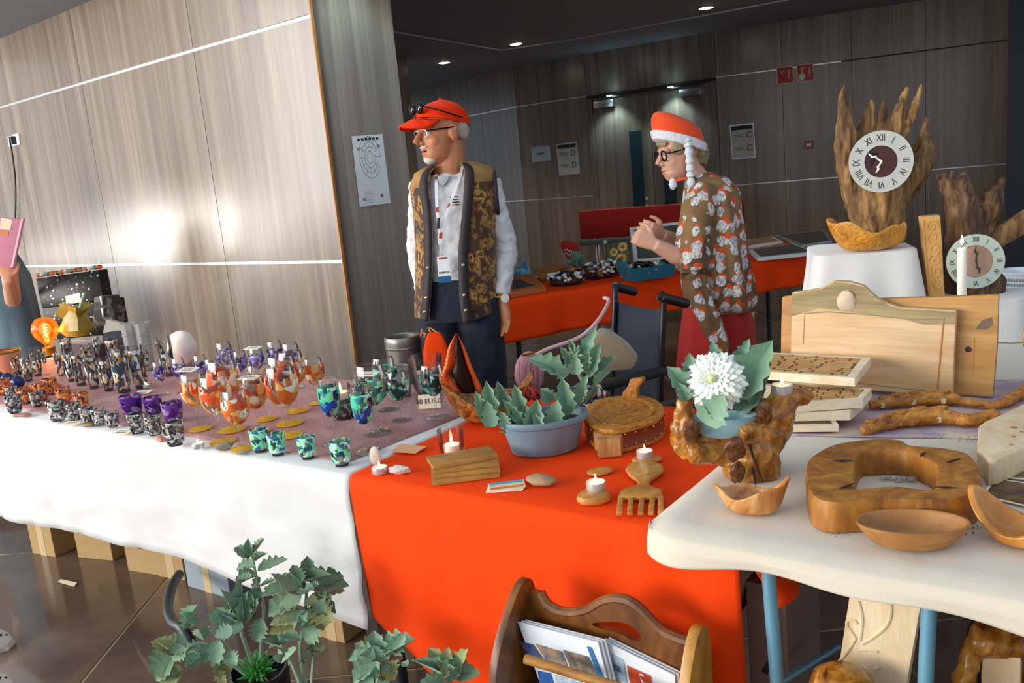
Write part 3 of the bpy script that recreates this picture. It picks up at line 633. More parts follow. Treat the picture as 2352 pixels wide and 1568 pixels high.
# ================================================================ RED TABLE
RTZ = TZ+.0025
def dish(p, rx, ry, hfun, rot=0, th=.012, base=.45, wob=.08, seed=0, n=40, m=9, curve=.6, z0=0, belly=0):
    # a hollow bowl: outer wall up to an uneven rim, then the inner wall back down
    p = Vector(p); R = rotz(rot); b = MB(); rings = []
    def pt(a, q, off):
        hh = hfun(a); r = base+(1-base)*q**curve+belly*sin(pi*q); k = 1+wob*nz((cos(a), sin(a), q*.6), 1.8, seed)
        x = cos(a)*max(.02, rx*r*k-off); y = sin(a)*max(.02, ry*r*k-off)
        return p+R @ Vector((x, y, 0))+ZV*(z0+hh*q)
    for i in range(m+1): rings.append([pt(2*pi*j/n, i/m, 0) for j in range(n)])
    for i in range(m, -1, -1):
        ring = []
        for j in range(n):
            a = 2*pi*j/n; v = pt(a, i/m, th); f = max(0, 1-i/m); v.z += th*f*1.0
            ring.append(v)
        rings.append(ring)
    rings.append([p+(v-p)*.05+ZV*(z0+th)*.95 for v in [Vector((x.x, x.y, p.z)) for x in rings[-1]]])
    return b.loft(rings)
OLIVE = wood('olive wood', '5c3210', 'a8651c', 'c98a34', 14, (1, 1, .35), (.5, .3, 0), .3, .3, 2.5)
HONEY = wood('honey wood', 'a06420', 'c98a3c', 'dca55a', 18, (.25, 1, 1), (0, 0, .5), .45, .1, .8)
TEAK = wood('teak', '7a4a1c', 'b07a34', 'c29048', 16, (.2, 1, 1), (0, 0, -.1), .5, .1, .6)
TEAKD = wood('dark teak', '4a2c1c', '6b4530', '83583c', 16, (.2, 1, 1), (0, 0, -.1), .5, .1, .6)
# --- leaves
def leafmesh(name, scal, cup, droop, nsc=5, pt=.75, thick=.02):
    b = MB(); rings = []; n = 30
    for i in range(n+1):
        t = i/n; w = (sin(pi*min(1, t**pt))**.75)*.5 if 0 < t < 1 else .015
        w = max(.02, w*(1+scal*sin(t*nsc*2*pi)*(1 if t > .25 else .3))); z = -droop*t*t
        top = [Vector((t, w*k, z+cup*abs(k)**1.6*w*1.2+(.03*cos(k*3)*0))) for k in (-1, -.55, 0, .55, 1)]
        rings.append(top+[v-ZV*thick*(1-abs(k)*.6) for v, k in zip(top[::-1], (1, .55, 0, -.55, -1))])
    b.loft(rings); o = b.build(name, LEAFM, org=(0, 0, 0)); me = o.data; bpy.data.objects.remove(o); return me
def leafmat(name, a, b_, rough=.6):
    t = NT(name); v = t.coord((6, 6, 6), kind='Object'); n = t.noise(v, 1.6, 4); oi = t.new('ShaderNodeObjectInfo')
    c = t.mix(n, hexc(a), hexc(b_)); c = t.mix(t.ramp(oi.outputs['Random'], [(.0, (0, 0, 0)), (1, (.55,)*3)]), c, hexc('8fae88'))
    t.base(c); t.set(Roughness=rough); t.b.inputs['Sheen Weight'].default_value = .25; t.bump(t.noise(v, 20, 2), .2, .002); MATS[name] = t.m; return t.m
LEAFM = leafmat('sage leaf', '4f7d62', '86a98c')
LEAVES = [leafmesh('leaf', .17, .5, .12, 4), leafmesh('leaf', .22, .3, -.10, 5), leafmesh('leaf', .14, .7, .2, 4), leafmesh('leaf', .20, .2, .0, 4, .6)]
LEAFD = leafmat('dark sage leaf', '3c5c3e', '6a8868'); LEAFO = leafmat('olive leaf', '6b7a3a', 'a39a58')
def vmesh(lst, m):
    r = []
    for me in lst: q = me.copy(); q.materials.clear(); q.materials.append(m); r.append(q)
    return r
LD_, LO_ = vmesh(LEAVES, LEAFD), vmesh(LEAVES, LEAFO)
def leaf(par, B, T, width, k=0, face=None, meshes=None, name='leaf'):
    B, T = Vector(B), Vector(T); d = T-B; L = d.length; x = d.normalized()
    f = Vector(face) if face is not None else (CAM-B).normalized()+ZV*.6
    z = (f-x*f.dot(x)).normalized(); y = z.cross(x)
    return inst(name, (meshes or LEAVES)[k % 4], basis(x*L, y*width, z*L, B), par)
def spikes(par, c, r, n, m, seed, name='rosette'):
    b = MB(); rnd = random.Random(seed)
    for i in range(n):
        a = rnd.uniform(0, 6.28); e = rnd.uniform(.1, 1.4); d = Vector((cos(a)*cos(e), sin(a)*cos(e), sin(e))); b.tube([c, c+d*r*.6, c+d*r*rnd.uniform(.9, 1.2)], [r*.10, r*.11, r*.02], 5)
    return b.build(name, m, par)
SOIL = mat('soil', '3a2a1e', .95, 0, .3, 90, .8, .01); SPROUT = mat('fresh green sprout', '4fa04a', .5, 0, .25, 60); STEMG = mat('pale stem', '8aa88a', .6, 0, .2)
# grey oval planter
pc = P(1229, 1046, RTZ)+VX*.045; t = thing('succulent_planter', 'grey oval plastic planter of lobed grey green succulents with a red flower', 'potted plant', pc)
PG = mat('grey blue plastic', '6f8795', .45, 0, .06, 40, .1)
MB().lathe([(.0005, .004), (.066, 0), (.072, .004), (.088, .070), (.097, .074), (.100, .082), (.098, .088), (.090, .088), (.086, .070), (.0005, .068)], 40, pc, (1.12, .82), rot=0).xf(Matrix.Translation(pc) @ Matrix.Rotation(.12, 4, 'Z') @ Matrix.Translation(-pc)).build('pot', PG, t)
MB().lathe([(.088, .070), (.05, .078), (.0005, .080)], 24, pc, (1.08, .80)).build('soil', SOIL, t)
for i, (bx, by, tx, ty, w, dy) in enumerate(((1131, 981, 1117, 876, 40, -.01), (1112, 965, 1091, 898, 26, -.02), (1156, 940, 1143, 876, 26, .02), (1128, 981, 1119, 920, 36, -.04), (1199, 965, 1182, 884, 34, -.01), (1208, 990, 1152, 918, 24, -.03), (1227, 990, 1232, 918, 42, -.05), (1269, 985, 1281, 918, 44, -.05), (1302, 953, 1291, 868, 42, 0), (1318, 940, 1352, 860, 28, .02), (1263, 925, 1243, 890, 36, .05), (1180, 945, 1163, 905, 24, .05), (1246, 990, 1221, 945, 22, -.06), (1165, 985, 1150, 945, 24, -.05))):
    Y = pc.y+dy; B = PY(bx, by, Y); T = PY(tx, ty, Y+.01); leaf(t, B, T, w*mpp(B)*1.05, i)
for i, (x, y, r) in enumerate(((1156, 965, .026), (1175, 940, .022), (1200, 968, .022), (1292, 960, .020), (1165, 985, .018))): spikes(t, PY(x, y, pc.y-.02)-ZV*.01, r, 26, SPROUT, i)
fl_ = PY(1222, 908, pc.y+.02); b = MB()
for i in range(60): a = random.uniform(0, 6.28); e = random.uniform(-.4, 1.5); b.blob(fl_+Vector((cos(a)*cos(e), sin(a)*cos(e), sin(e)))*.017, .006, i, .2, 2, 6, 4)
b.build('red_flower', mat('crimson petal', '8f1a10', .6, 0, .3, 80), t)
# root bowl with the copper leaf sail
bp = P(1112, 972, RTZ)+VX*.03
BURL = wood('burl wood', '3a1c0a', '9a581a', 'd08c38', 22, (1, 1, .6), (.3, .5, .2), .3, .6, 3.5)
t = one('root_bowl', 'deep crescent bowl carved from a dark figured root, holding the copper leaf', 'bowl', dish(bp, .138, .085, lambda a: .098+.034*cos(2*a)-.004*cos(a)+.008*sin(5*a), -.2, .014, .38, .10, 3, 48, 10, .55), BURL, sub=1)
COP = mat('copper leaf', 'd4541c', .38, .45, .25, 40, .2); 
t = thing('copper_leaf', 'tall folded copper leaf with embossed veins standing in the root bowl', 'ornament', PY(1060, 905, bp.y))
def strip(par, name, la, lb, Ya, Yb, m, th=.0015, n=8):
    A = catmull([PY(x, y, Ya) for x, y in la], n); B = catmull([PY(x, y, Yb) for x, y in lb], n); b = MB(); g = []
    for p, q in zip(A, B): mid = (p+q)/2+Vector((0, -.006, 0)); g.append([p, p.lerp(mid, .5)+Vector((0, -.002, 0)), mid, mid.lerp(q, .5), q])
    b.loft(g, False, False); o = b.build(name, m, par); md = o.modifiers.new('thickness', 'SOLIDIFY'); md.thickness = th; return A, B
LA = [(1047, 765), (1030, 797), (1022, 835), (1013, 870), (1030, 898)]; LB = [(1049, 766), (1046, 800), (1047, 835), (1036, 862), (1060, 900)]
A_, B_ = strip(t, 'blade', LA, LB, bp.y-.01, bp.y+.0, COP)
strip(t, 'blade', [(1049, 766), (1060, 800), (1072, 840), (1084, 870), (1092, 898)], [(1050, 765), (1068, 800), (1084, 842), (1096, 868), (1108, 892)], bp.y+.012, bp.y-.0, COP)
strip(t, 'inner_blade', [(1049, 767), (1046, 800), (1046, 835), (1040, 862), (1058, 902)], [(1050, 767), (1062, 800), (1074, 840), (1086, 870), (1094, 902)], bp.y+.004, bp.y+.012, mat('dark bronze', '2c140a', .4, .6))
for i in range(3, len(A_)-4, 2): MB().tube([A_[i]+Vector((0, -.002, 0)), A_[i].lerp(B_[max(0, i-2)], .5)+Vector((0, -.0055, 0)), B_[max(0, i-3)]+Vector((0, -.002, 0))], .0007, 5).build('vein', mat('vein bronze', '4a1a0a', .4, .6), t)
# back edge: shell pot succulent
sp = P(1352, 942, RTZ)+VX*.0; t = thing('shell_pot_succulent', 'silvery succulent in a pot crusted with mussel shells at the rear of the red cloth', 'potted plant', sp)
SHELLM = stopsmat('mussel shell mosaic', ((0, '2a3440'), (.25, 'd8d2c4'), (.45, '5b7488'), (.6, 'b5824a'), (.75, 'e8e4da'), (.88, '17181c')), 70, .25)
MB().lathe([(.0005, 0), (.036, 0), (.046, .02), (.048, .055), (.042, .068), (.0005, .066)], 26, sp, wob=.12).build('pot', SHELLM, t)
for i in range(16):
    a = i*2.4; z = .012+.05*((i*7) % 16)/16; MB().blob(sp+Vector((cos(a)*.046, sin(a)*.046, z)), (.016, .006, .010), i, .1, 1, 10, 6, rotz(a+1.57)).build('shell', (mat('blue mussel', '2d3f52', .2), mat('pearl shell', 'd9d2c6', .25), mat('tan shell', 'a8743c', .4))[i % 3], t)
for i, (bx, by, tx, ty, w, dy) in enumerate(((1290, 858, 1216, 820, 48, -.02), (1318, 850, 1285, 796, 26, .0), (1325, 833, 1308, 780, 22, .02), (1330, 838, 1371, 747, 34, 0), (1353, 862, 1376, 788, 36, -.02), (1350, 866, 1421, 818, 26, -.01), (1367, 885, 1404, 846, 20, -.03), (1300, 866, 1275, 834, 36, -.03), (1322, 860, 1322, 818, 34, -.03), (1340, 850, 1352, 800, 28, -.02), (1372, 890, 1345, 938, 16, -.05))):
    Y = sp.y+dy; B = PY(bx, by, Y); leaf(t, B, PY(tx, ty, Y), w*mpp(B), i)
MB().tube([sp+ZV*.06, PY(1330, 858, sp.y)], .007, 6).build('stem', STEMG, t)
spikes(t, PY(1322, 818, sp.y-.02), .03, 14, LEAFM, 3)
# glass candle holder
p = P(1034, 1044, RTZ)+VX*.01; t = thing('glass_candle_holder', 'clear glass tumbler on the red cloth with a candle burning inside', 'candle holder', p)
CP = [(.0005, .002), (.029, .002), (.031, .01), (.034, .062)]
MB().lathe(CP+[(r-.0015, z+.001) for r, z in CP[::-1]], 30, p).build('tumbler', GL, t)
w_ = MB().lathe([(.0005, .004), (.021, .004), (.021, .024), (.0005, .0235)], 24, p, caps=True).build('candle', WAX, t); MB().lathe([(r*1.4, z*1.4+.026) for r, z in FLAME_P], 10, p, caps=True).build('flame', FLAME, w_)
# coaster stack
for i, (x, y, an, mm, lab) in enumerate(((1066, 1094, .10, TEAK, 'wooden coaster at the bottom of the small stack on the red cloth'), (1070, 1089, .04, TEAK, 'wooden coaster second from the bottom of the small stack'), (1066, 1086, .12, TEAK, 'wooden coaster third from the bottom of the small stack'), (1062, 1082, .27, TEAK, 'wooden coaster on top of the small stack'))):
    c = P(x, y, RTZ)+ZV*(.0046+.0092*i)+VX*.004
    one('wooden_coaster', lab, 'coaster', MB().box(c, (.152, .080, .009), rotz(an)), mm, 'coasters of the small stack', bev=.001)
# business cards, flat stones, orange slip
for i in range(4):
    c = P(1160+i*1.5, 1121-i, RTZ)+ZV*(.0007+.0011*i); R = rotz(-.12+.07*i); t = thing('business_card', ('bottom', 'second', 'third', 'top')[i]+' printed card of the small fan beside the coaster stack', 'card', c, 'fanned business cards')
    MB().box(c, (.078, .045, .0009), R).build('card', CARD, t, bev=0, smooth=False)
    for k, cc in enumerate(('d9803a', 'f0c08a', '4f9fb5')): MB().box(c+R @ Vector((0, -.013+.0145*k, .0005)), (.074, .0145 if k != 1 else .009, .0003), R).build('print_band', mat('print '+cc, cc, .5, 0, .15, 60), t, smooth=False)
pebble(P(1244, 1112, RTZ), (.036, .022, .012), mat('tan pebble', 'a08260', .8, 0, .3, 90, .4), 'flat tan stone with a chipped edge beside the fanned cards', 4.4, amp=.12)
pebble(P(918, 1086, RTZ), (.028, .012, .010), mat('white rough shell', 'c9bfb8', .8, 0, .25, 120, .8), 'rough pale shell stone beside the tealight at the corner', 2.2)
one('paper_slip', 'small orange slip of paper lying over the seam of the two cloths', 'paper', MB().prism([P(x, y, LT)+ZV*.003 for x, y in ((898, 1040), (920, 1022), (980, 1028), (955, 1044))], ZV*.001), mat('peach slip', 'e8a878', .7), smooth=False)
p = P(873, 1086, RTZ); tealight(p, 'lit tealight in front of a shell at the corner of the red cloth', .95)
one('pale_shell', 'upright pale scallop shell behind the corner tealight', 'shell', MB().blob(P(857, 1070, RTZ)+ZV*.022+VX*.012, (.016, .006, .024), 6, .1, 1, 14, 9, rotz(-.3)), PALE)
# wooden discs with tealights
def dome(p, rx, ry, h, m, name, lab, rot=0, n=26, taper=0):
    b = MB(); R = rotz(rot); rings = []
    for r, z in ((.86, 0), (.98, h*.25), (1, h*.55), (.93, h*.85), (.72, h), (.02, h)):
        rings.append([Vector(p)+R @ Vector((cos(2*pi*j/n)*rx*r*(1+taper*sin(2*pi*j/n)*-1), sin(2*pi*j/n)*ry*r, 0))+ZV*z for j in range(n)])
    return one(name, lab, 'wood disc', b.loft(rings), m)
dome(P(1378, 1086, RTZ), .030, .020, .008, HONEY, 'wooden_disc', 'thin oval wooden disc lying flat behind a tealight', .2)
dome(P(1363, 1148, RTZ), .033, .034, .018, HONEY, 'wooden_disc', 'pear shaped wooden disc carrying a tealight beside the wide comb', 0, taper=.35)
tealight(P(1363, 1148, RTZ)+VX*.014+ZV*.018, 'lit tealight on the pear shaped wooden disc', 1.02)
dome(P(1486, 1060, RTZ), .034, .022, .011, HONEY, 'wooden_disc', 'oval wooden disc carrying a tealight at the end of the comb handle', 0)
tealight(P(1482, 1060, RTZ)+ZV*.011, 'lit tealight on the oval disc behind the comb handle', .95)
# big wooden comb
def onplane(pts, z): return [P(x, y, z) for x, y in pts]
t = thing('wooden_comb', 'large honey coloured wooden comb with five thick tines and a heart shaped handle', 'comb', P(1470, 1120, RTZ))
zc = RTZ+.004
hd = [(1437, 1083), (1446, 1072), (1468, 1066), (1500, 1066), (1520, 1074), (1525, 1086), (1510, 1098), (1495, 1108), (1490, 1118), (1500, 1126), (1520, 1132), (1525, 1150), (1420, 1150), (1424, 1138), (1438, 1128), (1462, 1122), (1468, 1116), (1462, 1108), (1445, 1096)]
MB().prism(onplane(hd, zc), ZV*.009).build('handle', HONEY, t, bev=.0035)
for a, c in ((1420, 1416), (1444, 1440), (1469, 1465), (1494, 1488), (1512, 1511)):
    MB().prism(onplane([(a, 1146), (a+12, 1146), (c+14, 1184), (c, 1184)], zc), ZV*.008).build('tine', HONEY, t, bev=.002)
# fire bellows
t = thing('fire_bellows', 'carved wooden fire bellows with studded leather sides and an upright handle', 'bellows', P(1432, 990, RTZ))
zt_ = RTZ+.058
tear = [(1338, 950), (1342, 938), (1358, 925), (1385, 913), (1420, 908), (1460, 906), (1495, 912), (1517, 924), (1526, 938), (1520, 952), (1500, 966), (1470, 975), (1435, 984), (1405, 987), (1375, 982), (1350, 968)]
cx = [p for p in onplane(tear, zt_)]; cen = sum(cx, Vector())/len(cx)
top = catmull(cx, 3, True); top = [Vector((p.x, p.y, zt_)) for p in top]
MB().prism(top, -ZV*.012).build('top_board', wood('carved oak', '8a4e12', 'b87422', 'cf8f3a', 30, (1, 1, 1), (0, 0, 0), .5, .9, 2), t, bev=.004)
ins = [cen+(p-cen)*.78 for p in top]; b = MB(); b.loft([[p+ZV*.0002 for p in ins], [p+ZV*.003 for p in ins], [cen+(p-cen)*.70+ZV*.003 for p in top], [cen+(p-cen)*.66+ZV*.0002 for p in top]], True, False); b.build('carved_border', MATS['carved oak'], t)
for k in range(5):
    r = .2+.08*k; MB().tube([cen+Vector((cos(a)*r*.07, sin(a)*r*.035, .001)) for a in [i*.5+k for i in range(9)]], .0016, 5).build('carved_scroll', MATS['carved oak'], t)
LEA = mat('brown leather', '7a3a1c', .5, 0, .2, 60, .3)
low = [cen+(p-cen)*1.0-ZV*.058 for p in top]
MB().loft([[p-ZV*.012 for p in top], [cen+(p-cen)*.96-ZV*.024 for p in top], [cen+(p-cen)*.98-ZV*.036 for p in top], [p-ZV*.046 for p in top]], True, False).build('leather_side', LEA, t)
MB().prism([p-ZV*.046 for p in top], -ZV*.0115).build('bottom_board', MATS['carved oak'], t, bev=.003)
for i in range(2, len(top), 2):
    for dz in (-.014, -.042):
        q = cen+(top[i]-cen)*1.005+ZV*dz
        if (q-cen).y < .01: MB().blob(q, .0024, 0, 0, 1, 8, 6).build('stud', mat('brass stud', 'd8b890', .25, .9), t)
nb = P(1398, 1010, RTZ+.03); n2 = P(1390, 1025, RTZ)
bo = [P(x, y, RTZ+.046) for x, y in ((1362, 990), (1376, 982), (1422, 980), (1432, 990), (1424, 1006), (1372, 1010))]
MB().prism([Vector((p.x, p.y, RTZ+.046)) for p in bo], -ZV*.044).build('nozzle_block', wood('pale carved wood', '8a5a2c', 'b5834a', 'c99a62', 20), t, bev=.003)
nf = PP(1385, 1020, bo[4], VX); MB().tube([nf+VX*.01, nf-VX*.025-ZV*.012], [.006, .0045], 10).build('nozzle', LEA, t)
for x, y in ((1371, 1013), (1397, 1010), (1372, 1034), (1395, 1036)): MB().blob(PP(x, y, bo[4]-VX*.002, VX), .003, 0, 0, 1, 8, 6).build('stud', mat('brass stud', 'd8b890', .25, .9), t)
ha = P(1450, 914, zt_); MB().prism([PP(x, y, ha, VX) for x, y in ((1427, 914), (1430, 900), (1442, 886), (1446, 871), (1474, 868), (1476, 876), (1470, 884), (1462, 892), (1462, 914))], VX*.02).build('handle', MATS['carved oak'], t, bev=.003)
# ================================================================ RIGHT-HAND TABLE
def fuse(name, mb, voxel, material, parent=None, amp=0, fr=20, smooth=3, stretch=(1, 1, 1), org=None, seed=0, post=None, fac=.5):
    # weld overlapping pieces into one continuous skin
    o = mb.build('tmp', material, org=(0, 0, 0)); o.location = (0, 0, 0)
    r = o.modifiers.new('remesh', 'REMESH'); r.mode = 'VOXEL'; r.voxel_size = voxel
    if smooth: s = o.modifiers.new('smooth', 'SMOOTH'); s.iterations = smooth; s.factor = fac
    dg = bpy.context.evaluated_depsgraph_get(); me = bpy.data.meshes.new_from_object(o.evaluated_get(dg)); bpy.data.objects.remove(o)
    vs = [v.co.copy() for v in me.vertices]
    if amp:
        ns = [v.normal.copy() for v in me.vertices]
        vs = [v+n*amp*(nz((v.x*stretch[0], v.y*stretch[1], v.z*stretch[2]), fr, seed)+.5*nz((v.x*stretch[0], v.y*stretch[1], v.z*stretch[2]), fr*2.3, seed+5)) for v, n in zip(vs, ns)]
    if post: vs = [post(v) for v in vs]
    b = MB(); b.v = vs; b.f = [tuple(p.vertices) for p in me.polygons]; bpy.data.meshes.remove(me)
    return b.build(name, material, parent, org=org, angle=3)
RC = RZ+.0045
DRIFT = wood('driftwood', '3a2413', '7d5830', 'b08750', 20, (1, 1, .12), (0, 0, 0), .75, .8, 1.2)
DRIFT2 = wood('dark driftwood', '2a160c', '5f4026', '946a3c', 20, (1, 1, .15), (.2, 0, 0), .7, .8, 1.4)
ROOT = wood('varnished root', '4a2408', 'a5651c', 'cf9440', 13, (1, 1, .4), (.3, .4, 0), .22, .3, 3, knots=0)
PINE = wood('pine board', 'b08048', 'd8b080', 'e8c8a0', 9, (.07, 1, 1), (0, 0, -.63), .6, .1, 1.0)
PINE2 = wood('amber pine board', '9a6a30', 'c08c4c', 'd2a566', 10, (.08, 1, 1), (0, 0, -.63), .6, .1, 1.2)
PALEW = wood('pale limewood', 'cdae82', 'e4cba4', 'efdcbd', 10, (1, 1, .2), (0, 0, 0), .7, .2, .8)
mauve = NT('mauve ombre cloth'); v = mauve.coord(); mauve.base(mauve.ramp(mauve.noise(v, 5, 4), [(.35, hexc('d8c3a8')), (.5, hexc('a893a8')), (.65, hexc('cdb59c'))])); mauve.set(Roughness=.8)
sheet('mauve_throw', 'thin mauve and beige throw under the carved staffs on the cream cloth', (P(1815, 1000, RC), P(2420, 1010, RC), P(2420, 870, RC), P(1850, 880, RC)), RC-.001, mauve.m, 'cloth', .0014)
RM = RC+.004
# chopping boards leaning on the white stands
th = radians(11); BN = (-VX*cos(th)+ZV*sin(th)); bp0 = P(2010, 903, RM)
def bpx(pts, off=0): return [PP(x, y, bp0+VX*off, BN) for x, y in pts]
def onfloor(pts, z): return pts
fr_ = [(1812, 882), (1816, 805), (1819, 671), (1850, 668), (1885, 662), (1916, 645), (1950, 647), (1983, 656), (2000, 673), (2018, 688), (2039, 697), (2067, 706), (2196, 713), (2192, 800), (2188, 911), (2000, 897)]
t = thing('chopping_board', 'pale live edged pine chopping board with a wavy top and a juice groove', 'chopping board', bp0)
pts = [Vector((p.x, p.y, max(p.z, RM+.001))) for p in bpx(fr_)]; MB().prism(pts, VX*.022).build('board', PINE, t, bev=.003)
MB().tube(bpx([(2168, 729), (2160, 815), (2153, 898)]), .0022, 6).build('groove', mat('groove brown', 'b5784a', .7), t)  # juice groove as raised tubes; colour mixes wood stain and the recess's shade
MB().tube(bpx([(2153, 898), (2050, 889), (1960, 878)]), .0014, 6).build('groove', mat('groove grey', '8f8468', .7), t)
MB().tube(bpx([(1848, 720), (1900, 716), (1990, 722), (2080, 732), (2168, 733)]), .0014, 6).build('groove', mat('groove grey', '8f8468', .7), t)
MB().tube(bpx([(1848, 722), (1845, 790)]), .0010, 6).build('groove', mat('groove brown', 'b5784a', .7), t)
bark = bpx([(1819, 674), (1885, 665), (1916, 648), (1950, 650), (1983, 659), (2000, 676), (2039, 700), (2067, 709), (2194, 716), (2193, 745), (2120, 745), (2060, 728), (2000, 722), (1950, 716), (1880, 708), (1819, 726)])
MB().prism([p-VX*.0006 for p in bark], VX*.001).build('bark_band', wood('grey live edge', '5f5440', '9a865e', 'b8a274', 12, (.12, 1, 1), (0, 0, -.63), .8, .3, 2), t, smooth=False)
kp = PP(1944, 692, bp0, BN); MB().blob(kp, (.024, .010, .028), 3, .12, 2, 16, 10, RS).build('knot', mat('pale knot', 'cdb59a', .6, 0, .15, 40), t)
rr = [(1792, 880), (1794, 740), (1796, 682), (1815, 679), (2020, 686), (2150, 682), (2294, 677), (2290, 800), (2280, 917), (2000, 905)]
t = thing('chopping_board', 'amber pine chopping board with a dark knot patch standing behind the wavy one', 'chopping board', bp0+VX*.05)
b2 = [PP(x, y, bp0+VX*.034, BN) for x, y in rr]; b2 = [Vector((p.x, p.y, max(p.z, RM+.001))) for p in b2]; MB().prism(b2, VX*.020).build('board', PINE2, t, bev=.003)
MB().prism([PP(x, y, bp0+VX*.0335, BN) for x, y in ((2240, 756), (2256, 735), (2278, 728), (2282, 745), (2266, 757))], VX*.001).build('knot_patch', mat('dark knot', '6b5a44', .7, 0, .3, 60), t, smooth=False)
MB().blob(PP(2224, 803, bp0+VX*.0335, BN), (.008, .002, .008), 1, .05, 1, 12, 8, RS).build('knot_hole', mat('knot hole', '3a2a30', .7), t)
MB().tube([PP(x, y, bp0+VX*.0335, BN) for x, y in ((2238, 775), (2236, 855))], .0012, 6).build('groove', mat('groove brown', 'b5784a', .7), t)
# white draped stands behind the boards
def stand(name, label, c, sx, sy, z0, z1, m, flare=.05, rot=0, seed=0):
    b = MB(); R = rotz(rot); n = 64; rings = []
    def sq(a, hx, hy):
        e = 8.0; k = (abs(cos(a))**e+abs(sin(a))**e)**(-1/e); return Vector((cos(a)*k*hx, sin(a)*k*hy, 0))
    for q in (0, .25, .5, .75, .93, 1):
        f = 1-q; rings.append([Vector((c[0], c[1], 0))+R @ sq(2*pi*j/n, sx/2+f*flare*(1+.6*sin(j*.9+seed)), sy/2+f*flare*(1+.6*sin(j*.7+seed)))+ZV*(z0+(z1-z0)*q-(.006 if q < 1 else 0)*0) for j in range(n)])
    rings.append([Vector((c[0], c[1], 0))+R @ sq(2*pi*j/n, sx/2-.01, sy/2-.01)+ZV*(z1+.004) for j in range(n)])
    return one(name, label, 'stand', b.loft(rings), m, angle=1.0)
LINEN = clothmat('white linen', 'dcdad6')
s1 = PY(2003, 582, 2.6)
S1Z = s1.z; c1 = Vector((s1.x, s1.y, 0))+Vector((.03, .17, 0))
stand('draped_stand', 'white linen draped stand carrying the burl bowl and the tall driftwood clock', c1, .30, .31, RC, S1Z, LINEN, .03, -.25)
S2Z = .905; c2_ = PY(2232, 684, 2.62); c2_ = Vector((c2_.x, c2_.y, 0))+VX*.06+UX*.02
stand('draped_stand', 'lower white linen draped stand behind the amber board under the second clock', c2_, .25, .20, RC, S2Z, LINEN, .015, -.63, 2)
# tall driftwood clock
def limb(b, pts, Y, n=10, sub=3):
    P3 = [PY(x, y, Y+d) for x, y, r, d in pts]; rs = [r*mpp(p) for p, (x, y, r, d) in zip(P3, pts)]
    A = catmull(P3, sub); R_ = catmull([Vector((r, 0, 0)) for r in rs], sub); b.tube(A, [max(.002, q.x) for q in R_], n)
YC = c1.y+.06
t = thing('driftwood_clock', 'tall clawed driftwood clock with a silver roman numeral ring', 'clock', Vector((c1.x, YC, S1Z+.004)))
b = MB(); zb = Vector((c1.x, YC, S1Z+.01))
limb(b, [(2020, 560, 58, 0), (2018, 510, 54, 0), (2010, 450, 62, 0), (2005, 400, 56, .02)], YC)
limb(b, [(1990, 520, 30, 0), (1965, 450, 26, 0), (1948, 380, 24, 0), (1945, 310, 24, 0), (1938, 250, 14, 0), (1938, 193, 4, 0)], YC)
limb(b, [(1952, 400, 14, 0), (1930, 350, 12, 0), (1915, 328, 4, 0)], YC)
limb(b, [(1985, 360, 22, .02), (1988, 300, 18, .02), (1996, 255, 12, .02), (2001, 226, 4, .02)], YC)
limb(b, [(1972, 330, 10, .01), (1975, 290, 3, .01)], YC)
limb(b, [(2020, 340, 18, .02), (2024, 285, 12, .02), (2030, 232, 4, .02)], YC)
limb(b, [(2045, 340, 22, .02), (2056, 285, 16, .0), (2072, 235, 11, 0), (2082, 202, 5, 0)], YC)
limb(b, [(2060, 350, 18, .0), (2080, 300, 12, 0), (2100, 250, 9, 0), (2116, 193, 4, 0)], YC)
limb(b, [(2035, 480, 34, 0), (2075, 430, 30, 0), (2108, 385, 30, 0), (2122, 340, 24, 0), (2126, 300, 12, 0), (2129, 260, 3, 0)], YC)
fuse('driftwood', b, .006, DRIFT, t, .010, 60, 2, (1, 1, .25), post=lambda v: Vector((v.x, v.y, max(v.z, S1Z+.006))))
CA, CB = Vector((.97, -.22, -.02)).normalized(), Vector((.03, .10, 1)).normalized()
def clockface(par, cen, r, rin, ring, ink, T1, T2, hub):
    a, b_ = CA, (CB-CA*CB.dot(CA)).normalized(); n = a.cross(b_); cen = Vector(cen)
    M = lambda ang, rr, off=0: cen+(a*sin(ang)+b_*cos(ang))*rr+n*off
    N = 56; bb = MB(); bb.loft([[M(2*pi*j/N, q, o) for j in range(N)] for q, o in ((rin, 0), (rin, .004), (r, .004), (r, 0), (rin, 0))], True, False); o = bb.build('dial_ring', ring, par)
    for k, s in enumerate(('XII', 'I', 'II', 'III', 'IV', 'V', 'VI', 'VII', 'VIII', 'IX', 'X', 'XI')):
        an = 2*pi*k/12; u = (a*cos(an)-b_*sin(an)); w = (a*sin(an)+b_*cos(an)); text('numeral', s, (r-rin)*.66, u, w, M(an, (r+rin)/2, .0045), ink, o, sx=.72)
    for ang, L in ((T1, rin*.95), (T2, rin*.8)):
        MB().tube([M(ang, 0, .010), M(ang, L*.3, .010), M(ang+.12, L*.5, .010), M(ang-.12, L*.65, .010), M(ang, L, .010)], [.0034, .0026, .0040, .0040, .0012], 6).build('hand', hub, par)
    MB().blob(M(0, 0, .010), .004, 0, 0, 1, 10, 6).build('hub', hub, par)
SILV = mat('silver dial', 'd3d0c4', .3, .35, .10, 30); IV = mat('ivory hands', 'f1ece0', .4)
cc = PY(2023, 371, YC-.075); mp_ = mpp(cc); clockface(t, cc, 70*mp_, 36*mp_, SILV, INK, -.95, 3.6, IV)
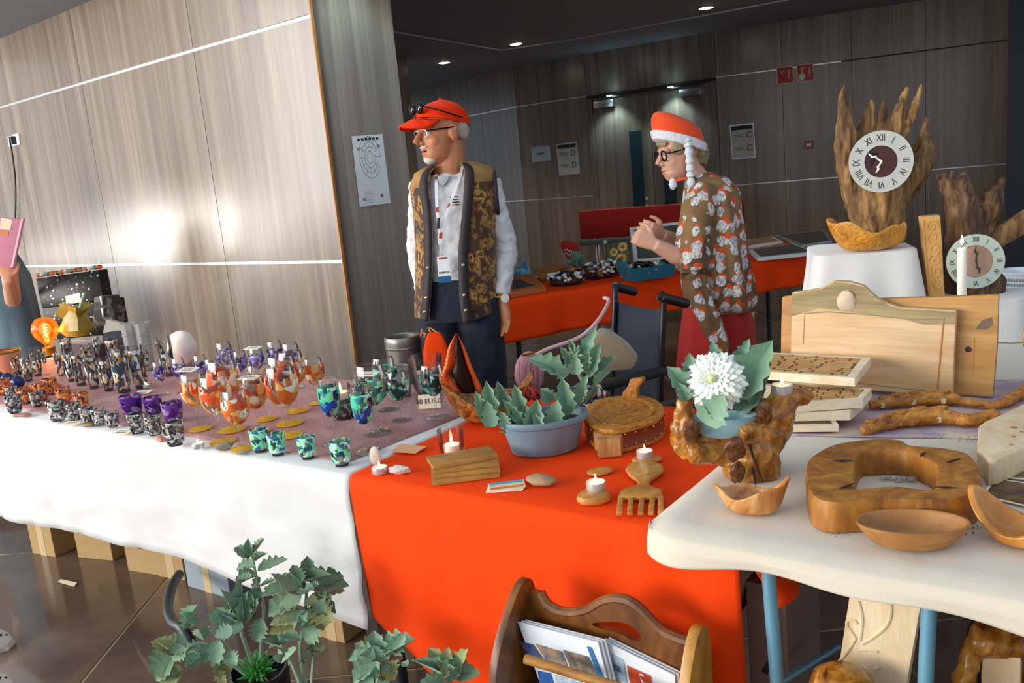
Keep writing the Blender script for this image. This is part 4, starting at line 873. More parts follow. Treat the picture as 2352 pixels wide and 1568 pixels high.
MB().lathe([(.0005, 0), (38*mp_, 0), (38*mp_, .003), (.0005, .003)], 30).xf(basis(CA, CB.cross(CA)*-1, -CA.cross(CB), (0, 0, 0)).inverted() if False else Matrix()).xf(basis(CA, CB, CA.cross(CB), cc-CA.cross(CB)*.004)).build('dial_back', mat('mahogany disc', '4a2216', .35, 0, .4, 12), t)
MB().box(cc+Vector((0, .03, 0)), (.06, .05, .06)).build('movement', mat('black plastic', '1b1b1d', .5), t)
# burl bowl on the stand
one('burl_bowl', 'golden burl bowl with a ragged rim in front of the tall driftwood clock', 'bowl', dish(PY(1995, 588, c1.y-.12)*1.0-ZV*(PY(1995, 588, c1.y-.12).z-S1Z-.0045), .118, .075, lambda a: .074+.014*cos(2*a)+.018*cos(a+2.6)+.010*sin(5*a), -.15, .012, .5, .16, 9, 48, 9, .5), wood('golden burl', '9a5a14', 'c98524', 'e0a544', 24, (1, 1, 1), (0, 0, 0), .4, .6, 3), sub=1)
# second clock: squat driftwood, glass ring
Y2 = c2_.y+.03; t = thing('driftwood_clock', 'squat driftwood clock with a pale glass numeral ring and a twisted spur', 'clock', Vector((c2_.x, Y2, S2Z+.004)))
b = MB()
limb(b, [(2240, 690, 62, 0), (2238, 650, 60, 0), (2222, 560, 44, 0), (2212, 490, 36, 0), (2208, 440, 26, 0), (2212, 412, 18, 0), (2218, 396, 6, 0)], Y2)
limb(b, [(2200, 470, 22, 0), (2178, 430, 16, 0), (2166, 405, 8, 0), (2152, 407, 4, 0)], Y2)
limb(b, [(2190, 430, 14, 0), (2186, 400, 8, 0), (2180, 392, 4, 0)], Y2)
limb(b, [(2235, 520, 28, .02), (2268, 480, 26, .02), (2284, 445, 20, .02), (2296, 425, 9, .02), (2306, 410, 4, .02)], Y2)
limb(b, [(2250, 540, 20, .02), (2272, 520, 14, .02), (2284, 495, 6, .02)], Y2)
fuse('driftwood', b, .006, DRIFT2, t, .010, 60, 2, (1, 1, .3), post=lambda v: Vector((v.x, v.y, max(v.z, S2Z+.006))))
b = MB(); limb(b, [(2262, 562, 26, .03), (2310, 535, 24, .03), (2360, 505, 26, .02), (2420, 470, 28, 0)], Y2); b.build('side_branch', DRIFT, t)
cc = PY(2240, 600, Y2-.115); mp_ = mpp(cc); clockface(t, cc, 62*mp_, 37*mp_, mat('pale glass dial', 'b9c4b4', .2, .15, .08), INK, .0, 2.9, mat('dark hands', '3a3a30', .4))
MB().lathe([(.0005, 0), (38*mp_, 0), (38*mp_, .003), (.0005, .003)], 30).xf(basis(CA, CB, CA.cross(CB), cc-CA.cross(CB)*.004)).build('dial_back', mat('rose disc', 'b08a72', .5, 0, .2, 20), t)
cp_ = PY(2209, 672, Y2-.17); t = thing('pillar_candle', 'slim white pillar candle in front of the pale glass clock ring', 'candle', Vector((cp_.x, cp_.y, S2Z+.004)))
q0 = Vector((cp_.x, cp_.y, S2Z+.004)); hh = 128*mpp(cp_); 
MB().lathe([(.0005, 0), (.0125, 0), (.0125, hh-.002), (.010, hh), (.0005, hh-.002)], 22, q0, caps=True).build('wax', WAX, t); MB().tube([q0+ZV*(hh-.002), q0+ZV*(hh+.008)], .0008, 5).build('wick', mat('wick', '2a2018', .9), t)
MB().lathe([(r*1.7, z*1.7+hh+.008) for r, z in FLAME_P], 10, q0, caps=True).build('flame', FLAME, t)
# carved upright plank
Yp = c2_.y-.06; t = thing('carved_plank', 'upright honey plank carved with scrolls between the two clocks', 'carving', PY(2150, 677, Yp)); nP = Vector((-.3, -1, 0)).normalized()
p0 = PY(2145, 600, Yp); pl_ = [PP(x, y, p0, nP) for x, y in ((2115, 498), (2160, 494), (2171, 672), (2134, 680))]
dz = [Vector((p.x, p.y, max(p.z, 0))) for p in pl_]; zl = S2Z+.005
dz[2].z = zl; dz[3].z = zl
LIME = wood('honey limewood', 'b08040', 'd2a05a', 'e2ba7c', 12, (1, 1, .2), (0, 0, 0), .6, .3, .8)
MB().prism(dz, -nP*.05).build('plank', LIME, t, bev=.003)
def scroll(cx, cy, r0, turns, n=22, ph=0): return [(cx+cos(ph+turns*6.283*i/n)*r0*(1-i/n*.85), cy+sin(ph+turns*6.283*i/n)*r0*(1-i/n*.85)) for i in range(n)]
for k in range(6): MB().tube([PP(x, y, p0+nP*.001, nP) for x, y in scroll(2140+k*2.4, 520+k*26, 15, 1.4*(1 if k % 2 else -1), ph=k)], .0024, 6).build('carved_scroll', LIME, t)
for u_ in (2121, 2155): MB().tube([PP(u_, 506, p0+nP*.001, nP), PP(u_+12, 664, p0+nP*.001, nP)], .0015, 5).build('carved_border', LIME, t)
# red table, basket and logs at the far right edge
rp = P(2345, 690, TZ); 
t_ = stand('red_side_table', 'red draped side table beyond the white stands', (rp.x+.42, rp.y+.22, 0), .8, .6, .1, TZ, REDC, .03, -.2); t_['category'] = 'table'
bp_ = Vector((rp.x+.06, rp.y+.02, TZ+.006)); bp_ = P(2352, 680, TZ+.006)+Vector((.03, .06, 0)); t = thing('plastic_basket', 'white perforated plastic basket on the red side table', 'basket', bp_)
WP = mat('white plastic', 'dfeaee', .5)
MB().lathe([(.0005, .002), (.07, .002), (.085, .09), (.09, .09), (.09, .096), (.081, .096), (.066, .006), (.0005, .006)], 28, bp_).build('body', WP, t)
for k in range(28):
    a = pi*.75+k*.13
    for z in (.025, .045, .065): r = .0705+.015*z/.09+.0008; MB().box(bp_+Vector((cos(a)*r, sin(a)*r, z)), (.002, .006, .011), rotz(a)).build('slot', mat('slot grey', '7d939c', .6), t, smooth=False)
lp_ = P(2352, 905, RC)+UX*.03; 
one('wood_block', 'dark sawn wood block at the end of the cream table beside the white stand', 'wood block', MB().box(lp_+ZV*.055+VX*.02, (.06, .06, .11), RS), wood('dark walnut block', '3a2414', '6b4626', '8a6034', 12), bev=.004)
one('log_piece', 'short tan log lying on the dark sawn wood block', 'log', MB().tube([lp_+ZV*.134+VX*.02-UX*.035, lp_+ZV*.134+VX*.02+UX*.12], .023, 14), HONEY)
# trivet stack
TRM = wood('pale birch', 'd8bf94', 'ecd9b8', 'f5e8d0', 10, (.2, 1, 1), (0, 0, .2), .6, .1, .6); MOS = wood('tan inlay', 'b07c40', 'd0a060', 'dfb87c', 14, (.3, 1, 1), (0, 0, 0), .6, .15, 1); JOINT = mat('dark resin joint', '5b3d1c', .5)
def trivet(cs, z, thk, label, rows=0):
    c4 = [P(x, y, z) for x, y in cs]; cen = sum(c4, Vector())/4
    t = thing('mosaic_trivet', label, 'trivet', Vector((cen.x, cen.y, z-thk)), 'stack of mosaic trivets'); inn = [cen+(p-cen)*.88 for p in c4]
    b = MB(); b.loft([c4, inn, [p-ZV*.004 for p in inn], [p-ZV*thk for p in inn], [p-ZV*thk for p in c4], c4], True, False); b.build('frame', TRM, t, smooth=False)
    MB().prism([p-ZV*thk*.9 for p in inn], ZV*(thk*.9-.0004)).build('bed', JOINT, t, smooth=False)
    if rows:
        rnd = random.Random(int(z*1000))
        for i in range(rows):
            u = 0.0
            while u < .97:
                w = min(rnd.uniform(.12, .26), 1-u); v0, v1 = (i+.12)/rows, (i+.88)/rows; sk = rnd.uniform(-.02, .02)
                q = lambda a, c: inn[0].lerp(inn[1], a).lerp(inn[3].lerp(inn[2], a), c)
                MB().prism([q(u+.016, v0)-ZV*.004, q(u+w-.006+sk*0, v0)-ZV*.004, q(min(1, u+w-.006), v1)-ZV*.004, q(u+.016, v1)-ZV*.004], ZV*.004).build('inlay', MOS, t, smooth=False); u += w
    return t
trivet([(1735, 962), (1915, 962), (1926, 974), (1730, 976)], RM+.018, .017, 'pale edged trivet at the bottom of the stack beside the root planter')
trivet([(1770, 905), (1984, 918), (1952, 944), (1745, 948)], RM+.040, .021, 'trivet with pale frame second from the bottom of the mosaic stack', 7)
trivet([(1760, 880), (2002, 892), (1982, 914), (1750, 930)], RM+.064, .022, 'skewed pale trivet second from the top of the mosaic stack', 7)
trivet([(1712, 806), (2000, 821), (1963, 868), (1650, 845)], RM+.098, .020, 'large trivet with stick inlay on top of the mosaic stack', 10)
# carved handles
CARV = wood('carved amber wood', '7a430e', 'b8741e', 'd49640', 22, (.4, 1, 1), (0, 0, .3), .45, .5, 1.5)
def carved(label, px, bumps, up):
    pts = [P(x, y, RM)+ZV*(r*mpp(P(x, y, RM))*.9+up) for x, y, r in px]; t = thing('carved_staff', label, 'carving', pts[0]-ZV*.01)
    A = catmull(pts, 5); R_ = catmull([Vector((r*mpp(P(x, y, RM)), 0, 0)) for x, y, r in px], 5)
    b = MB(); b.tube(A, [max(.003, q.x) for q in R_], 12); fuse('shaft', b, .004, CARV, t, .004, 70, 1)
    near = lambda x, y: min(range(len(A)), key=lambda i: abs((A[i]-P(x, y, RM)).dot(UX)))
    for (x, y, r, k) in bumps: i_ = near(x, y); c = A[i_]+ZV*(R_[i_].x*.95-.006); MB().tube([c+Vector((cos(a)*r*(1-a/12), sin(a)*r*.6*(1-a/12), .006)) for a in [i*.7 for i in range(13)]], .0035, 6).build('carved_scroll', CARV, t)
    for (x, y, r, k) in bumps[::2]: i_ = near(x, y); c = A[i_]-ZV*.003; MB().box(c-VX*R_[i_].x*.9, (.010, .008, .012), RS).build('collar', MATS['pale limewood'], t, bev=.002)
carved('long carved staff with scrollwork lying nearest the chopping boards', [(1996, 939, 9), (2040, 935, 14), (2090, 931, 16), (2150, 928, 17), (2195, 928, 13), (2215, 930, 9), (2290, 938, 10), (2330, 922, 12), (2375, 900, 14)], [(2030, 932, .012, 0), (2065, 930, .014, 0), (2100, 926, .014, 0), (2140, 925, .016, 0), (2175, 925, .012, 0)], 0)
carved('carved staff with deep scrollwork lying between the other staff and the burl ring', [(1980, 998, 10), (2010, 990, 15), (2060, 980, 18), (2110, 974, 20), (2160, 972, 20), (2200, 974, 14), (2225, 978, 14), (2290, 965, 16)], [(2010, 986, .012, 0), (2040, 980, .014, 0), (2075, 974, .016, 0), (2115, 970, .018, 0), (2160, 968, .016, 0), (2220, 972, .010, 0)], 0)
# pale bark slab at the right edge
t = thing('bark_slab', 'pale thick slab of wormholed wood with a bark edge beside the photographs', 'wood slab', P(2300, 1045, RC))
sl = [(2258, 1040), (2244, 1028), (2247, 976), (2262, 966), (2300, 950), (2352, 925), (2420, 890), (2420, 1000), (2352, 1028), (2290, 1056), (2270, 1057)]
MB().prism([P(x, y, RC+.05) for x, y in sl], -ZV*.048).build('slab', PALEW, t, bev=.008)
for x, y, r in ((2328, 982, .007), (2327, 1003, .004), (2322, 1022, .003), (2345, 992, .004)): MB().blob(P(x, y, RC+.05), (r, r, .002), 1, .1).build('wormhole', mat('wormhole', 'a8763c', .7), t)
# burl ring
outer = [(1852, 1065), (1870, 1044), (1914, 1021), (1968, 1011), (2019, 1007), (2067, 1010), (2090, 1022), (2160, 1028), (2211, 1037), (2239, 1055), (2252, 1088), (2252, 1119), (2223, 1137), (2160, 1149), (2057, 1146), (1980, 1150), (1916, 1154), (1873, 1144), (1855, 1113)]
inner = [(1962, 1080), (1966, 1055), (1980, 1034), (2010, 1030), (2040, 1028), (2070, 1029), (2090, 1033), (2118, 1046), (2148, 1062), (2152, 1078), (2150, 1100), (2147, 1116), (2130, 1120), (2100, 1117), (2057, 1112), (2020, 1114), (1990, 1117), (1968, 1116), (1964, 1100)]
zr = RC+.052; O_ = catmull([P(x, y, zr) for x, y in outer], 4, True); I_ = catmull([P(x, y, zr) for x, y in inner], 4, True)
I0 = [Vector((p.x, p.y, RC)) for p in I_]; cen = sum(O_, Vector())/len(O_)
b = MB(); b.loft([[Vector((p.x, p.y, RC)) for p in O_], [cen+(p-cen)*1.01-ZV*.012 for p in O_], [cen+(p-cen)*.985 for p in O_], [o_.lerp(i_, .5)+ZV*.002 for o_, i_ in zip(O_, I_)], [cen+(p-cen)*1.03-ZV*.003 for p in I_], [p-ZV*.008 for p in I_], I0, [Vector((p.x, p.y, RC)) for p in O_]], True, False)
t = thing('burl_ring', 'heavy cut burl slab with a squared hole through its middle', 'burl slab', Vector((cen.x, cen.y, RC)))
b.build('ring', wood('cut burl', '6b3a10', 'a86a1e', 'c08430', 9, (1, 1, .35), (0, 0, 0), .55, .3, 2), t)
for i, (x, y, a) in enumerate(((1935, 1060, 2.9), (2190, 1060, .4), (1945, 1118, 3.6), (2175, 1122, -.4), (2120, 1045, .8))):
    c = P(x, y, zr)+ZV*.0015; d = Vector((cos(a), sin(a), 0)); MB().prism([c-d*.018, c+Vector((-d.y, d.x, 0))*.004, c+d*.018, c-Vector((-d.y, d.x, 0))*.003], ZV*.0012).build('crack', mat('crack dark', '2a1608', .8), t, smooth=False)
for i in range(7):
    c = P(2030+i*11+random.uniform(-4, 4), 1104+random.uniform(-6, 6), RC)+ZV*.004; one('crystal_shard', 'small clear crystal shard lying in the hole of the burl slab', 'crystal', MB().blob(c, (.008, .005, .004), i, .5, 2, 6, 4, rotz(i)), glassm('crystal', (.82,)*3), 'crystal shards', smooth=False)
# bowls at the front of the cream table
one('round_bowl', 'smooth round wooden bowl in front of the burl slab', 'bowl', dish(P(2103, 1236, RC)-VX*.026, .084, .052, lambda a: .040, -.25, .007, .5, .01, 2, 48, 9, .55), wood('tan bowl wood', '8a5428', 'b07a42', 'c08e58', 8, (.3, 1, 1), (0, 0, 0), .45, .05, .6), sub=1)
one('leaf_bowl', 'polished honey wood bowl shaped like a cupped leaf at the table corner', 'bowl', dish(P(2318, 1250, RC)+VX*.015+UX*.02, .088, .052, lambda a: .055+.030*cos(2*a)+.01*cos(a), -.95, .012, .42, .04, 7, 48, 9, .5), wood('polished honey', 'a8621c', 'cf8a3a', 'e2aa60', 8, (.4, 1, .4), (0, 0, .4), .25, .05, .8), sub=1)
one('small_root_bowl', 'small angular bowl of pale veined root wood at the corner of the cream cloth', 'bowl', dish(P(1718, 1186, RC)+VX*.025, .066, .042, lambda a: .046+.012*cos(a+.4)+.010*cos(2*a)+.006*sin(4*a), -.5, .006, .52, .12, 12, 44, 9, .6), wood('pale veined root', '9a5820', 'd08e4a', 'e8b884', 9, (1, 1, .5), (.4, .4, 0), .3, .15, 2.5), sub=1)
for k, (cs, lab, cols) in enumerate((([(2290, 1098), (2302, 1052), (2400, 1060), (2400, 1108)], 'photo print showing a carved figure, beside the bark slab', ('6b5f4a', '96844a')), ([(2254, 1142), (2282, 1100), (2400, 1118), (2400, 1175)], 'dark photo print half under the leaf bowl', ('2a2026', '7a5a30')))):
    t = thing('photo_print', lab, 'photograph', P(2320, 1100+k*40, RC)); c4 = [P(x, y, RC)+ZV*(.0015+.0*k) for x, y in cs]; MB().prism(c4, ZV*.0012).build('paper', CARD, t, smooth=False); cen = sum(c4, Vector())/4
    pm = NT('photo image %d' % k); pm.base(pm.ramp(pm.noise(pm.coord(), 22, 4), [(.4, hexc(cols[0])), (.62, hexc(cols[1]))])); pm.set(Roughness=.2)
    MB().prism([cen+(p-cen)*.9+ZV*.0011 for p in c4], ZV*.0004).build('image', pm.m, t, smooth=False)
b = MB()
for i in range(70):
    x, y = random.choice(((1925, 1222), (2045, 1243), (2215, 1215), (2230, 1010), (2150, 1000)))
    c = P(x+random.gauss(0, 16), y+random.gauss(0, 6), RC)+ZV*.001; b.box(c, (random.uniform(.001, .004), .0015, .0012), rotz(random.uniform(0, 3)))
o = one('wood_chips', 'scattered brown wood chips on the cream cloth around the bowls', 'chips', b, BROWN); o['kind'] = 'stuff'
# root planter with the white chrysanthemum
rp = P(1728, 1104, RC); Yr = rp.y+.04; t = thing('root_planter', 'varnished knotted root carved as a planter with two raised lobes', 'planter', Vector((rp.x, Yr, RC)))
b = MB()
limb(b, [(1728, 1092, 66, 0), (1726, 1060, 66, 0), (1722, 1020, 72, 0), (1716, 1000, 66, 0)], Yr)
limb(b, [(1710, 1030, 50, 0), (1650, 1030, 40, 0), (1600, 1030, 34, 0), (1572, 1015, 30, 0), (1568, 970, 26, 0), (1572, 930, 20, 0), (1582, 912, 12, 0)], Yr)
limb(b, [(1735, 1020, 54, 0), (1770, 980, 50, 0), (1790, 940, 42, 0), (1812, 918, 30, 0), (1850, 910, 20, 0), (1868, 904, 8, 0)], Yr)
limb(b, [(1755, 980, 36, .02), (1742, 930, 26, .03), (1745, 908, 14, .03)], Yr)
limb(b, [(1620, 1000, 26, .05), (1700, 985, 34, .06)], Yr)
for x, y, r in ((1590, 985, 22), (1690, 1075, 22), (1600, 1045, 24), (1720, 990, 24), (1760, 1000, 26)): b.blob(PY(x, y, Yr-.03), r*mpp(PY(x, y, Yr)), x, .1)
zf = RC
fuse('root', b, .0045, ROOT, t, .006, 45, 4, post=lambda v: Vector((v.x, v.y, max(v.z, zf))))
CRK = mat('crack dark', '2a1608', .8)
for pl in (((1722, 1020), (1730, 1050), (1742, 1080), (1752, 1108)), ((1728, 1075), (1733, 1095), (1735, 1112))):
    MB().tube([PY(x, y, Yr-.062) for x, y in pl], [.003, .002, .002, .001][:len(pl)], 6).build('crack', CRK, t)
for x, y, r, d in ((1588, 988, 20, -.062), (1694, 1085, 18, -.066), (1690, 1030, 22, -.075), (1755, 950, 20, -.055)): MB().blob(PY(x, y, Yr+d), (r*.0008, .006, r*.0011), x, .25, 2).build('dark_burr', wood('dark burr', '2e1608', '5f3414', '8a5424', 30, (1, 1, 1), (0, 0, 0), .2, .5, 3), t)
db = PY(1662, 975, Yr-.005); t = thing('blue_dish', 'pale blue oval ceramic dish held between the lobes of the root', 'dish', db-ZV*.02)
t2 = dish(db-ZV*.022, .066, .036, lambda a: .040, -.12, .004, .5, 0, 0, 40, 8, .5); t2.build('dish', mat('pale blue glaze', '9cc4cf', .2, 0, .05), t)
tealight(PY(1797, 902, Yr+.0), 'lit tealight set on the raised lobe of the root planter', 1.05)
fc = PY(1637, 871, Yr-.02); mm_ = mpp(fc); t = thing('chrysanthemum', 'large white chrysanthemum with sage leaves arranged in the pale blue dish', 'flower', db)
PET = mat('white petal', 'f3f4e8', .6, 0, .03); PET.node_tree.nodes['Principled BSDF'].inputs['Subsurface Weight'].default_value = .1
pm_ = MB().loft([[Vector((x, w, z)), Vector((x, w*.5, z+.02)), Vector((x, -w*.5, z+.02)), Vector((x, -w, z)), Vector((x, -w*.5, z-.03)), Vector((x, w*.5, z-.03))] for x, w, z in ((0, .05, 0), (.3, .10, .10), (.6, .13, .16), (.85, .11, .10), (1, .03, .0))]); o = pm_.build('petal', PET, org=(0, 0, 0)); pmesh = o.data; bpy.data.objects.remove(o)
fn = (CAM-fc).normalized(); fn = (fn+ZV*.25+Vector((-.2, 0, 0))).normalized(); fa_ = fn.orthogonal().normalized(); fb_ = fn.cross(fa_)
for ring, (cnt, el, L) in enumerate(((18, -.35, 62), (22, -.1, 63), (22, .15, 60), (20, .4, 54), (18, .65, 46), (14, .9, 36), (10, 1.15, 26), (6, 1.35, 18))):
    for k in range(cnt):
        a = 2*pi*(k+.5*(ring % 2)+random.uniform(-.15, .15))/cnt; d = (fa_*cos(a)+fb_*sin(a))*cos(el)+fn*sin(el); l_ = L*1.16*mm_*random.uniform(.92, 1.06)
        z = (fn-d*fn.dot(d)); z = z.normalized() if z.length > .1 else fa_; inst('petal', pmesh, basis(d*l_, z.cross(d)*l_*1.05, z*l_, fc-fn*.018), t)
MB().blob(fc+fn*.012, 10*mm_, 2, .2).build('flower_eye', mat('pale green eye', 'd6e0a0', .6), t)
for i, (bx, by, tx, ty, w, dy) in enumerate(((1580, 905, 1536, 842, 52, .01), (1585, 880, 1584, 808, 36, .02), (1575, 920, 1560, 880, 34, -.01), (1646, 835, 1636, 784, 34, .03), (1700, 915, 1770, 780, 84, .0), (1690, 850, 1724, 778, 34, .03), (1680, 850, 1700, 800, 30, .04), (1622, 975, 1664, 905, 74, -.075), (1700, 950, 1766, 830, 66, .02), (1660, 960, 1610, 925, 40, -.06), (1730, 930, 1740, 880, 30, .0))):
    Y = Yr+dy; B = PY(bx, by, Y); leaf(t, B, PY(tx, ty, Y), w*mpp(B), i)
MB().tube([fc-fn*.018, db+ZV*.0-Vector((0, -.005, .005))], .003, 6).build('stem', STEMG, t)
# ================================================================ WALL FITTINGS
def wallquad(cs, p0, n, m, parent, name, th=.004, off=.0, inset=1.0):
    q = [PP(x, y, Vector(p0)+Vector(n)*off, n) for x, y in cs]
    if inset != 1: c = sum(q, Vector())/4; q = [c+(p-c)*inset for p in q]
    o = MB().prism(q, Vector(n)*th).build(name, m, parent, smooth=False); return q
RN = -LD; rp0 = K+RN*.002
t = thing('site_plan', 'white paper floor plan taped to the dark return wall', 'poster', PP(852, 392, rp0, RN))
q = wallquad([(807, 313), (878, 308), (897, 466), (826, 475)], rp0, RN, mat('poster paper', 'e2e2e2', .7, 0, .04), t, 'paper', .001)
ax, ay = (q[1]-q[0]).normalized(), (q[0]-q[3]).normalized(); W_, H_ = (q[1]-q[0]).length, (q[0]-q[3]).length; qc = sum(q, Vector())/4+RN*.0012
[MB().box(qc+ay*H_*.45+ax*(-.30+.12*k)*W_, (.08*W_, .002, .010), rotz(atan2(ax.y, ax.x))).build('title_mark', INK, t, smooth=False) for k in range(6)]
PLN = mat('plan line', '8a8c92', .7); PG_ = mat('plan green', '6f9a5a', .7)
for k, (r, a0) in enumerate(((.40*W_, 0), (.30*W_, .4), (.2*W_, .9), (.12*W_, 0))): MB().tube([qc+ay*.06+(ax*cos(a)*.85+ay*sin(a)*1.25)*r for a in [a0+i*.4 for i in range(15)]], .0012, 4).build('plan_line', PLN, t)
for k in range(12):
    a = k*.52; MB().tube([qc+ay*.06+(ax*cos(a)*.85+ay*sin(a)*1.25)*.2*W_, qc+ay*.06+(ax*cos(a)*.85+ay*sin(a)*1.25)*.4*W_], .001, 4).build('plan_line', PLN, t)
for dx, dy, mm in ((-.34*W_, .32*H_, PG_), (.32*W_, .34*H_, PG_), (-.34*W_, -.40*H_, PG_), (.25*W_, -.38*H_, mat('plan red', 'a04438', .7))): MB().box(qc+ax*dx+ay*dy, (.014, .002, .012), rotz(atan2(ax.y, ax.x))).build('plan_mark', mm, t, smooth=False)
for k in range(5): MB().tube([qc-ax*.3*W_-ay*(H_*.30+.012*k), qc-ax*.05*W_-ay*(H_*.30+.012*k)], .0008, 4).build('legend_line', PLN, t)
# socket and plug on the pale wall
lp0 = K+LN*.013; t = thing('wall_socket', 'white double wall socket with a black plug on the pale wall', 'socket', PP(30, 325, lp0, LN))
for cs in ([(20, 314), (30, 312), (34, 336), (24, 338)], [(31, 309), (45, 306), (48, 332), (34, 335)]): wallquad(cs, lp0, LN, WP, t, 'plate', .008)
sp_ = PP(37, 322, lp0, LN)+LN*.02; MB().box(sp_, (.04, .035, .05), rotz(atan2(LD.y, LD.x))).build('plug', mat('black plastic', '1b1b1d', .5), t, bev=.006)
MB().tube(catmull([sp_+LN*.02, PP(40, 360, lp0, LN)+LN*.03, PP(43, 430, lp0, LN)+LN*.02, PP(46, 560, lp0, LN)+LN*.03, PP(60, 760, lp0, LN)+LN*.04], 5), .006, 6).build('cable', mat('black plastic', '1b1b1d', .5), t)
# boards and signs on the back wall
def seg(i): p, q = BW[i], BW[i+1]; d = (q-p).normalized(); n = Vector((d.y, -d.x, 0)); return p+n*.013, d, n
BOARD = mat('board grey', 'c9cabf', .5, 0, .05); BLK = mat('board header', '1d1c20', .5)
for i, cs, L, lab in ((2, [(1278, 331), (1326, 325), (1333, 399), (1286, 404)], 'D', 'aluminium framed letter board marked D beside the blue notice'), (4, [(1676, 288), (1731, 282), (1736, 362), (1682, 367)], 'C', 'aluminium framed letter board marked C on the far side of the double door')):
    p0, d, n = seg(i); t = thing('letter_board', lab, 'sign', PP(sum(c[0] for c in cs)/4, sum(c[1] for c in cs)/4, p0, n))
    q = wallquad(cs, p0, n, STEEL, t, 'frame', .012); wallquad(cs, p0, n, BOARD, t, 'face', .003, .011, .93)
    ax, ay = (q[1]-q[0]).normalized(), (q[0]-q[3]).normalized(); w, h = (q[1]-q[0]).length, (q[0]-q[3]).length; c = sum(q, Vector())/4+n*.015
    MB().prism([c+ax*w*a+ay*h*b_ for a, b_ in ((-.45, .34), (.45, .34), (.45, .455), (-.45, .455))], n*.001).build('header', BLK, t, smooth=False)
    for k in (.17, -.2): text('letter', L, h*.26, ax, ay, c+ax*w*.28+ay*h*k, mat('letter bronze', '3c362e', .5), t)
    for k in (.2, .15, -.17, -.22): MB().box(c-ax*w*.18+ay*h*k, (w*.35, .002, .008), rotz(atan2(ax.y, ax.x))).build('small_print', mat('small print', '7f8078', .6), t, smooth=False)
p0, d, n = seg(2); t = thing('paper_notice', 'pale blue paper notice taped beside letter board D', 'notice', PP(1242, 353, p0, n)); wallquad([(1219, 338), (1263, 334), (1266, 368), (1223, 373)], p0, n, mat('blue paper', 'b4c8d6', .7), t, 'paper', .001)
c = PP(1242, 353, p0+n*.002, n); MB().box(c, (.09, .002, .018), rotz(atan2(d.y, d.x))).build('print_line', mat('notice ink', '4a5f72', .7), t, smooth=False)
p0, d, n = seg(4); FR = mat('fire red', 'b01c12', .5); FW = mat('sign cream', 'e6dcc8', .6); FG = mat('sign pale green', 'bfe0c8', .6)
for k, (cs, lab) in enumerate((([(1783, 155), (1821, 151), (1824, 189), (1786, 194)], 'red fire sign with a hose or extinguisher symbol'), ([(1829, 149), (1868, 145), (1871, 184), (1832, 188)], 'red fire sign with a round alarm button symbol'))):
    t = thing('fire_sign', lab, 'sign', PP(cs[0][0]+20, cs[0][1]+20, p0, n)); q = wallquad(cs, p0, n, FW, t, 'border', .003); wallquad(cs, p0, n, FR, t, 'face', .001, .003, .93)
    c = sum(q, Vector())/4+n*.005; s = (q[1]-q[0]).length
    for j in range(4): MB().tube([c+d*s*(.24+.05*sin(i_*1.4+j))+ZV*s*(-.28+.14*j+.04*i_) for i_ in range(5)], s*.025, 4).build('flame_symbol', FW, t)
    if k: 
        MB().lathe([(.0005, 0), (s*.2, 0), (s*.2, .002), (.0005, .002)], 18).xf(basis(d, ZV, n, c-d*s*.2-ZV*s*.22)).build('button_symbol', FG, t)
        MB().tube([c-d*s*.2+ZV*s*.0, c-d*s*.2+ZV*s*.3, c-d*s*.05+ZV*s*.3], s*.03, 4).build('hand_symbol', FW, t)
    else:
        MB().tube([c-d*s*.3+ZV*s*.2, c-d*s*.05+ZV*s*.28, c-d*s*.05+ZV*s*.1, c-d*s*.3+ZV*s*.17], s*.03, 4).build('extinguisher_symbol', FW, t)
t = thing('alarm_point', 'small red fire alarm call point beside the letter board C', 'alarm', PP(1857, 333, p0, n))
wallquad([(1847, 325), (1866, 322), (1868, 340), (1849, 343)], p0, n, mat('alarm red', '9a1410', .4), t, 'housing', .03); wallquad([(1852, 330), (1863, 328), (1864, 335), (1853, 337)], p0, n, WP, t, 'button', .003, .03)
# ================================================================ BACK TABLE
QA = Vector((-.017, 4.65, 0)); QD = Vector((.918, .397, 0)).normalized(); QN = Vector((-QD.y, QD.x, 0))
def Q(s, t_, z=0): return QA+QD*s+QN*t_+ZV*z
RQ = rotz(atan2(QD.y, QD.x))
t = thing('folding_table', 'folding table at the back under a short red cloth', 'table', Q(1.1, .36))
MB().box(Q(1.15, .36, TZ-.016), (2.7, .7, .025), RQ).build('tabletop', mat('table board', 'cfc9bd', .6), t, bev=.003)
for a in (.1, 2.3):
    for c in (.1, .62): MB().tube([Q(a, c, TZ-.03), Q(a, c, 0)], .016, 10).build('leg', mat('dark steel', '33363a', .5, .4), t)
b = MB(); g = []
for k in range(91):
    s = -.25+2.8*k/90; r = [Q(s, .72-.72*i/8, TZ) for i in range(9)]+[Q(s, -.008, TZ-.006)]
    for i in range(1, 11): qv = i/10; r.append(Q(s, -.012-qv*.012*(sin(s*13)+.6*sin(s*29+1)), TZ-.006-qv*(.225-.02*s)))
    g.append(r)
b.loft(g, False, False); o = b.build('red_tablecloth', REDC, angle=1.2); md = o.modifiers.new('thickness', 'SOLIDIFY'); md.thickness = .0015; md.offset = -1
tag(o, 'red cloth with a short fall on the back table of shell crafts', 'tablecloth')
QZ = TZ+.002
def flatpic(name, label, cs, th, frame, img, cat='picture', border=.86):
    c4 = [P(x, y, QZ+th) for x, y in cs]; cen = sum(c4, Vector())/4; t = thing(name, label, cat, Vector((cen.x, cen.y, QZ)))
    MB().prism(c4, -ZV*th).build('frame', frame, t, bev=.003); MB().prism([cen+(p-cen)*border+ZV*.0005 for p in c4], ZV*.0015).build('image', img, t, smooth=False); return t, c4, cen
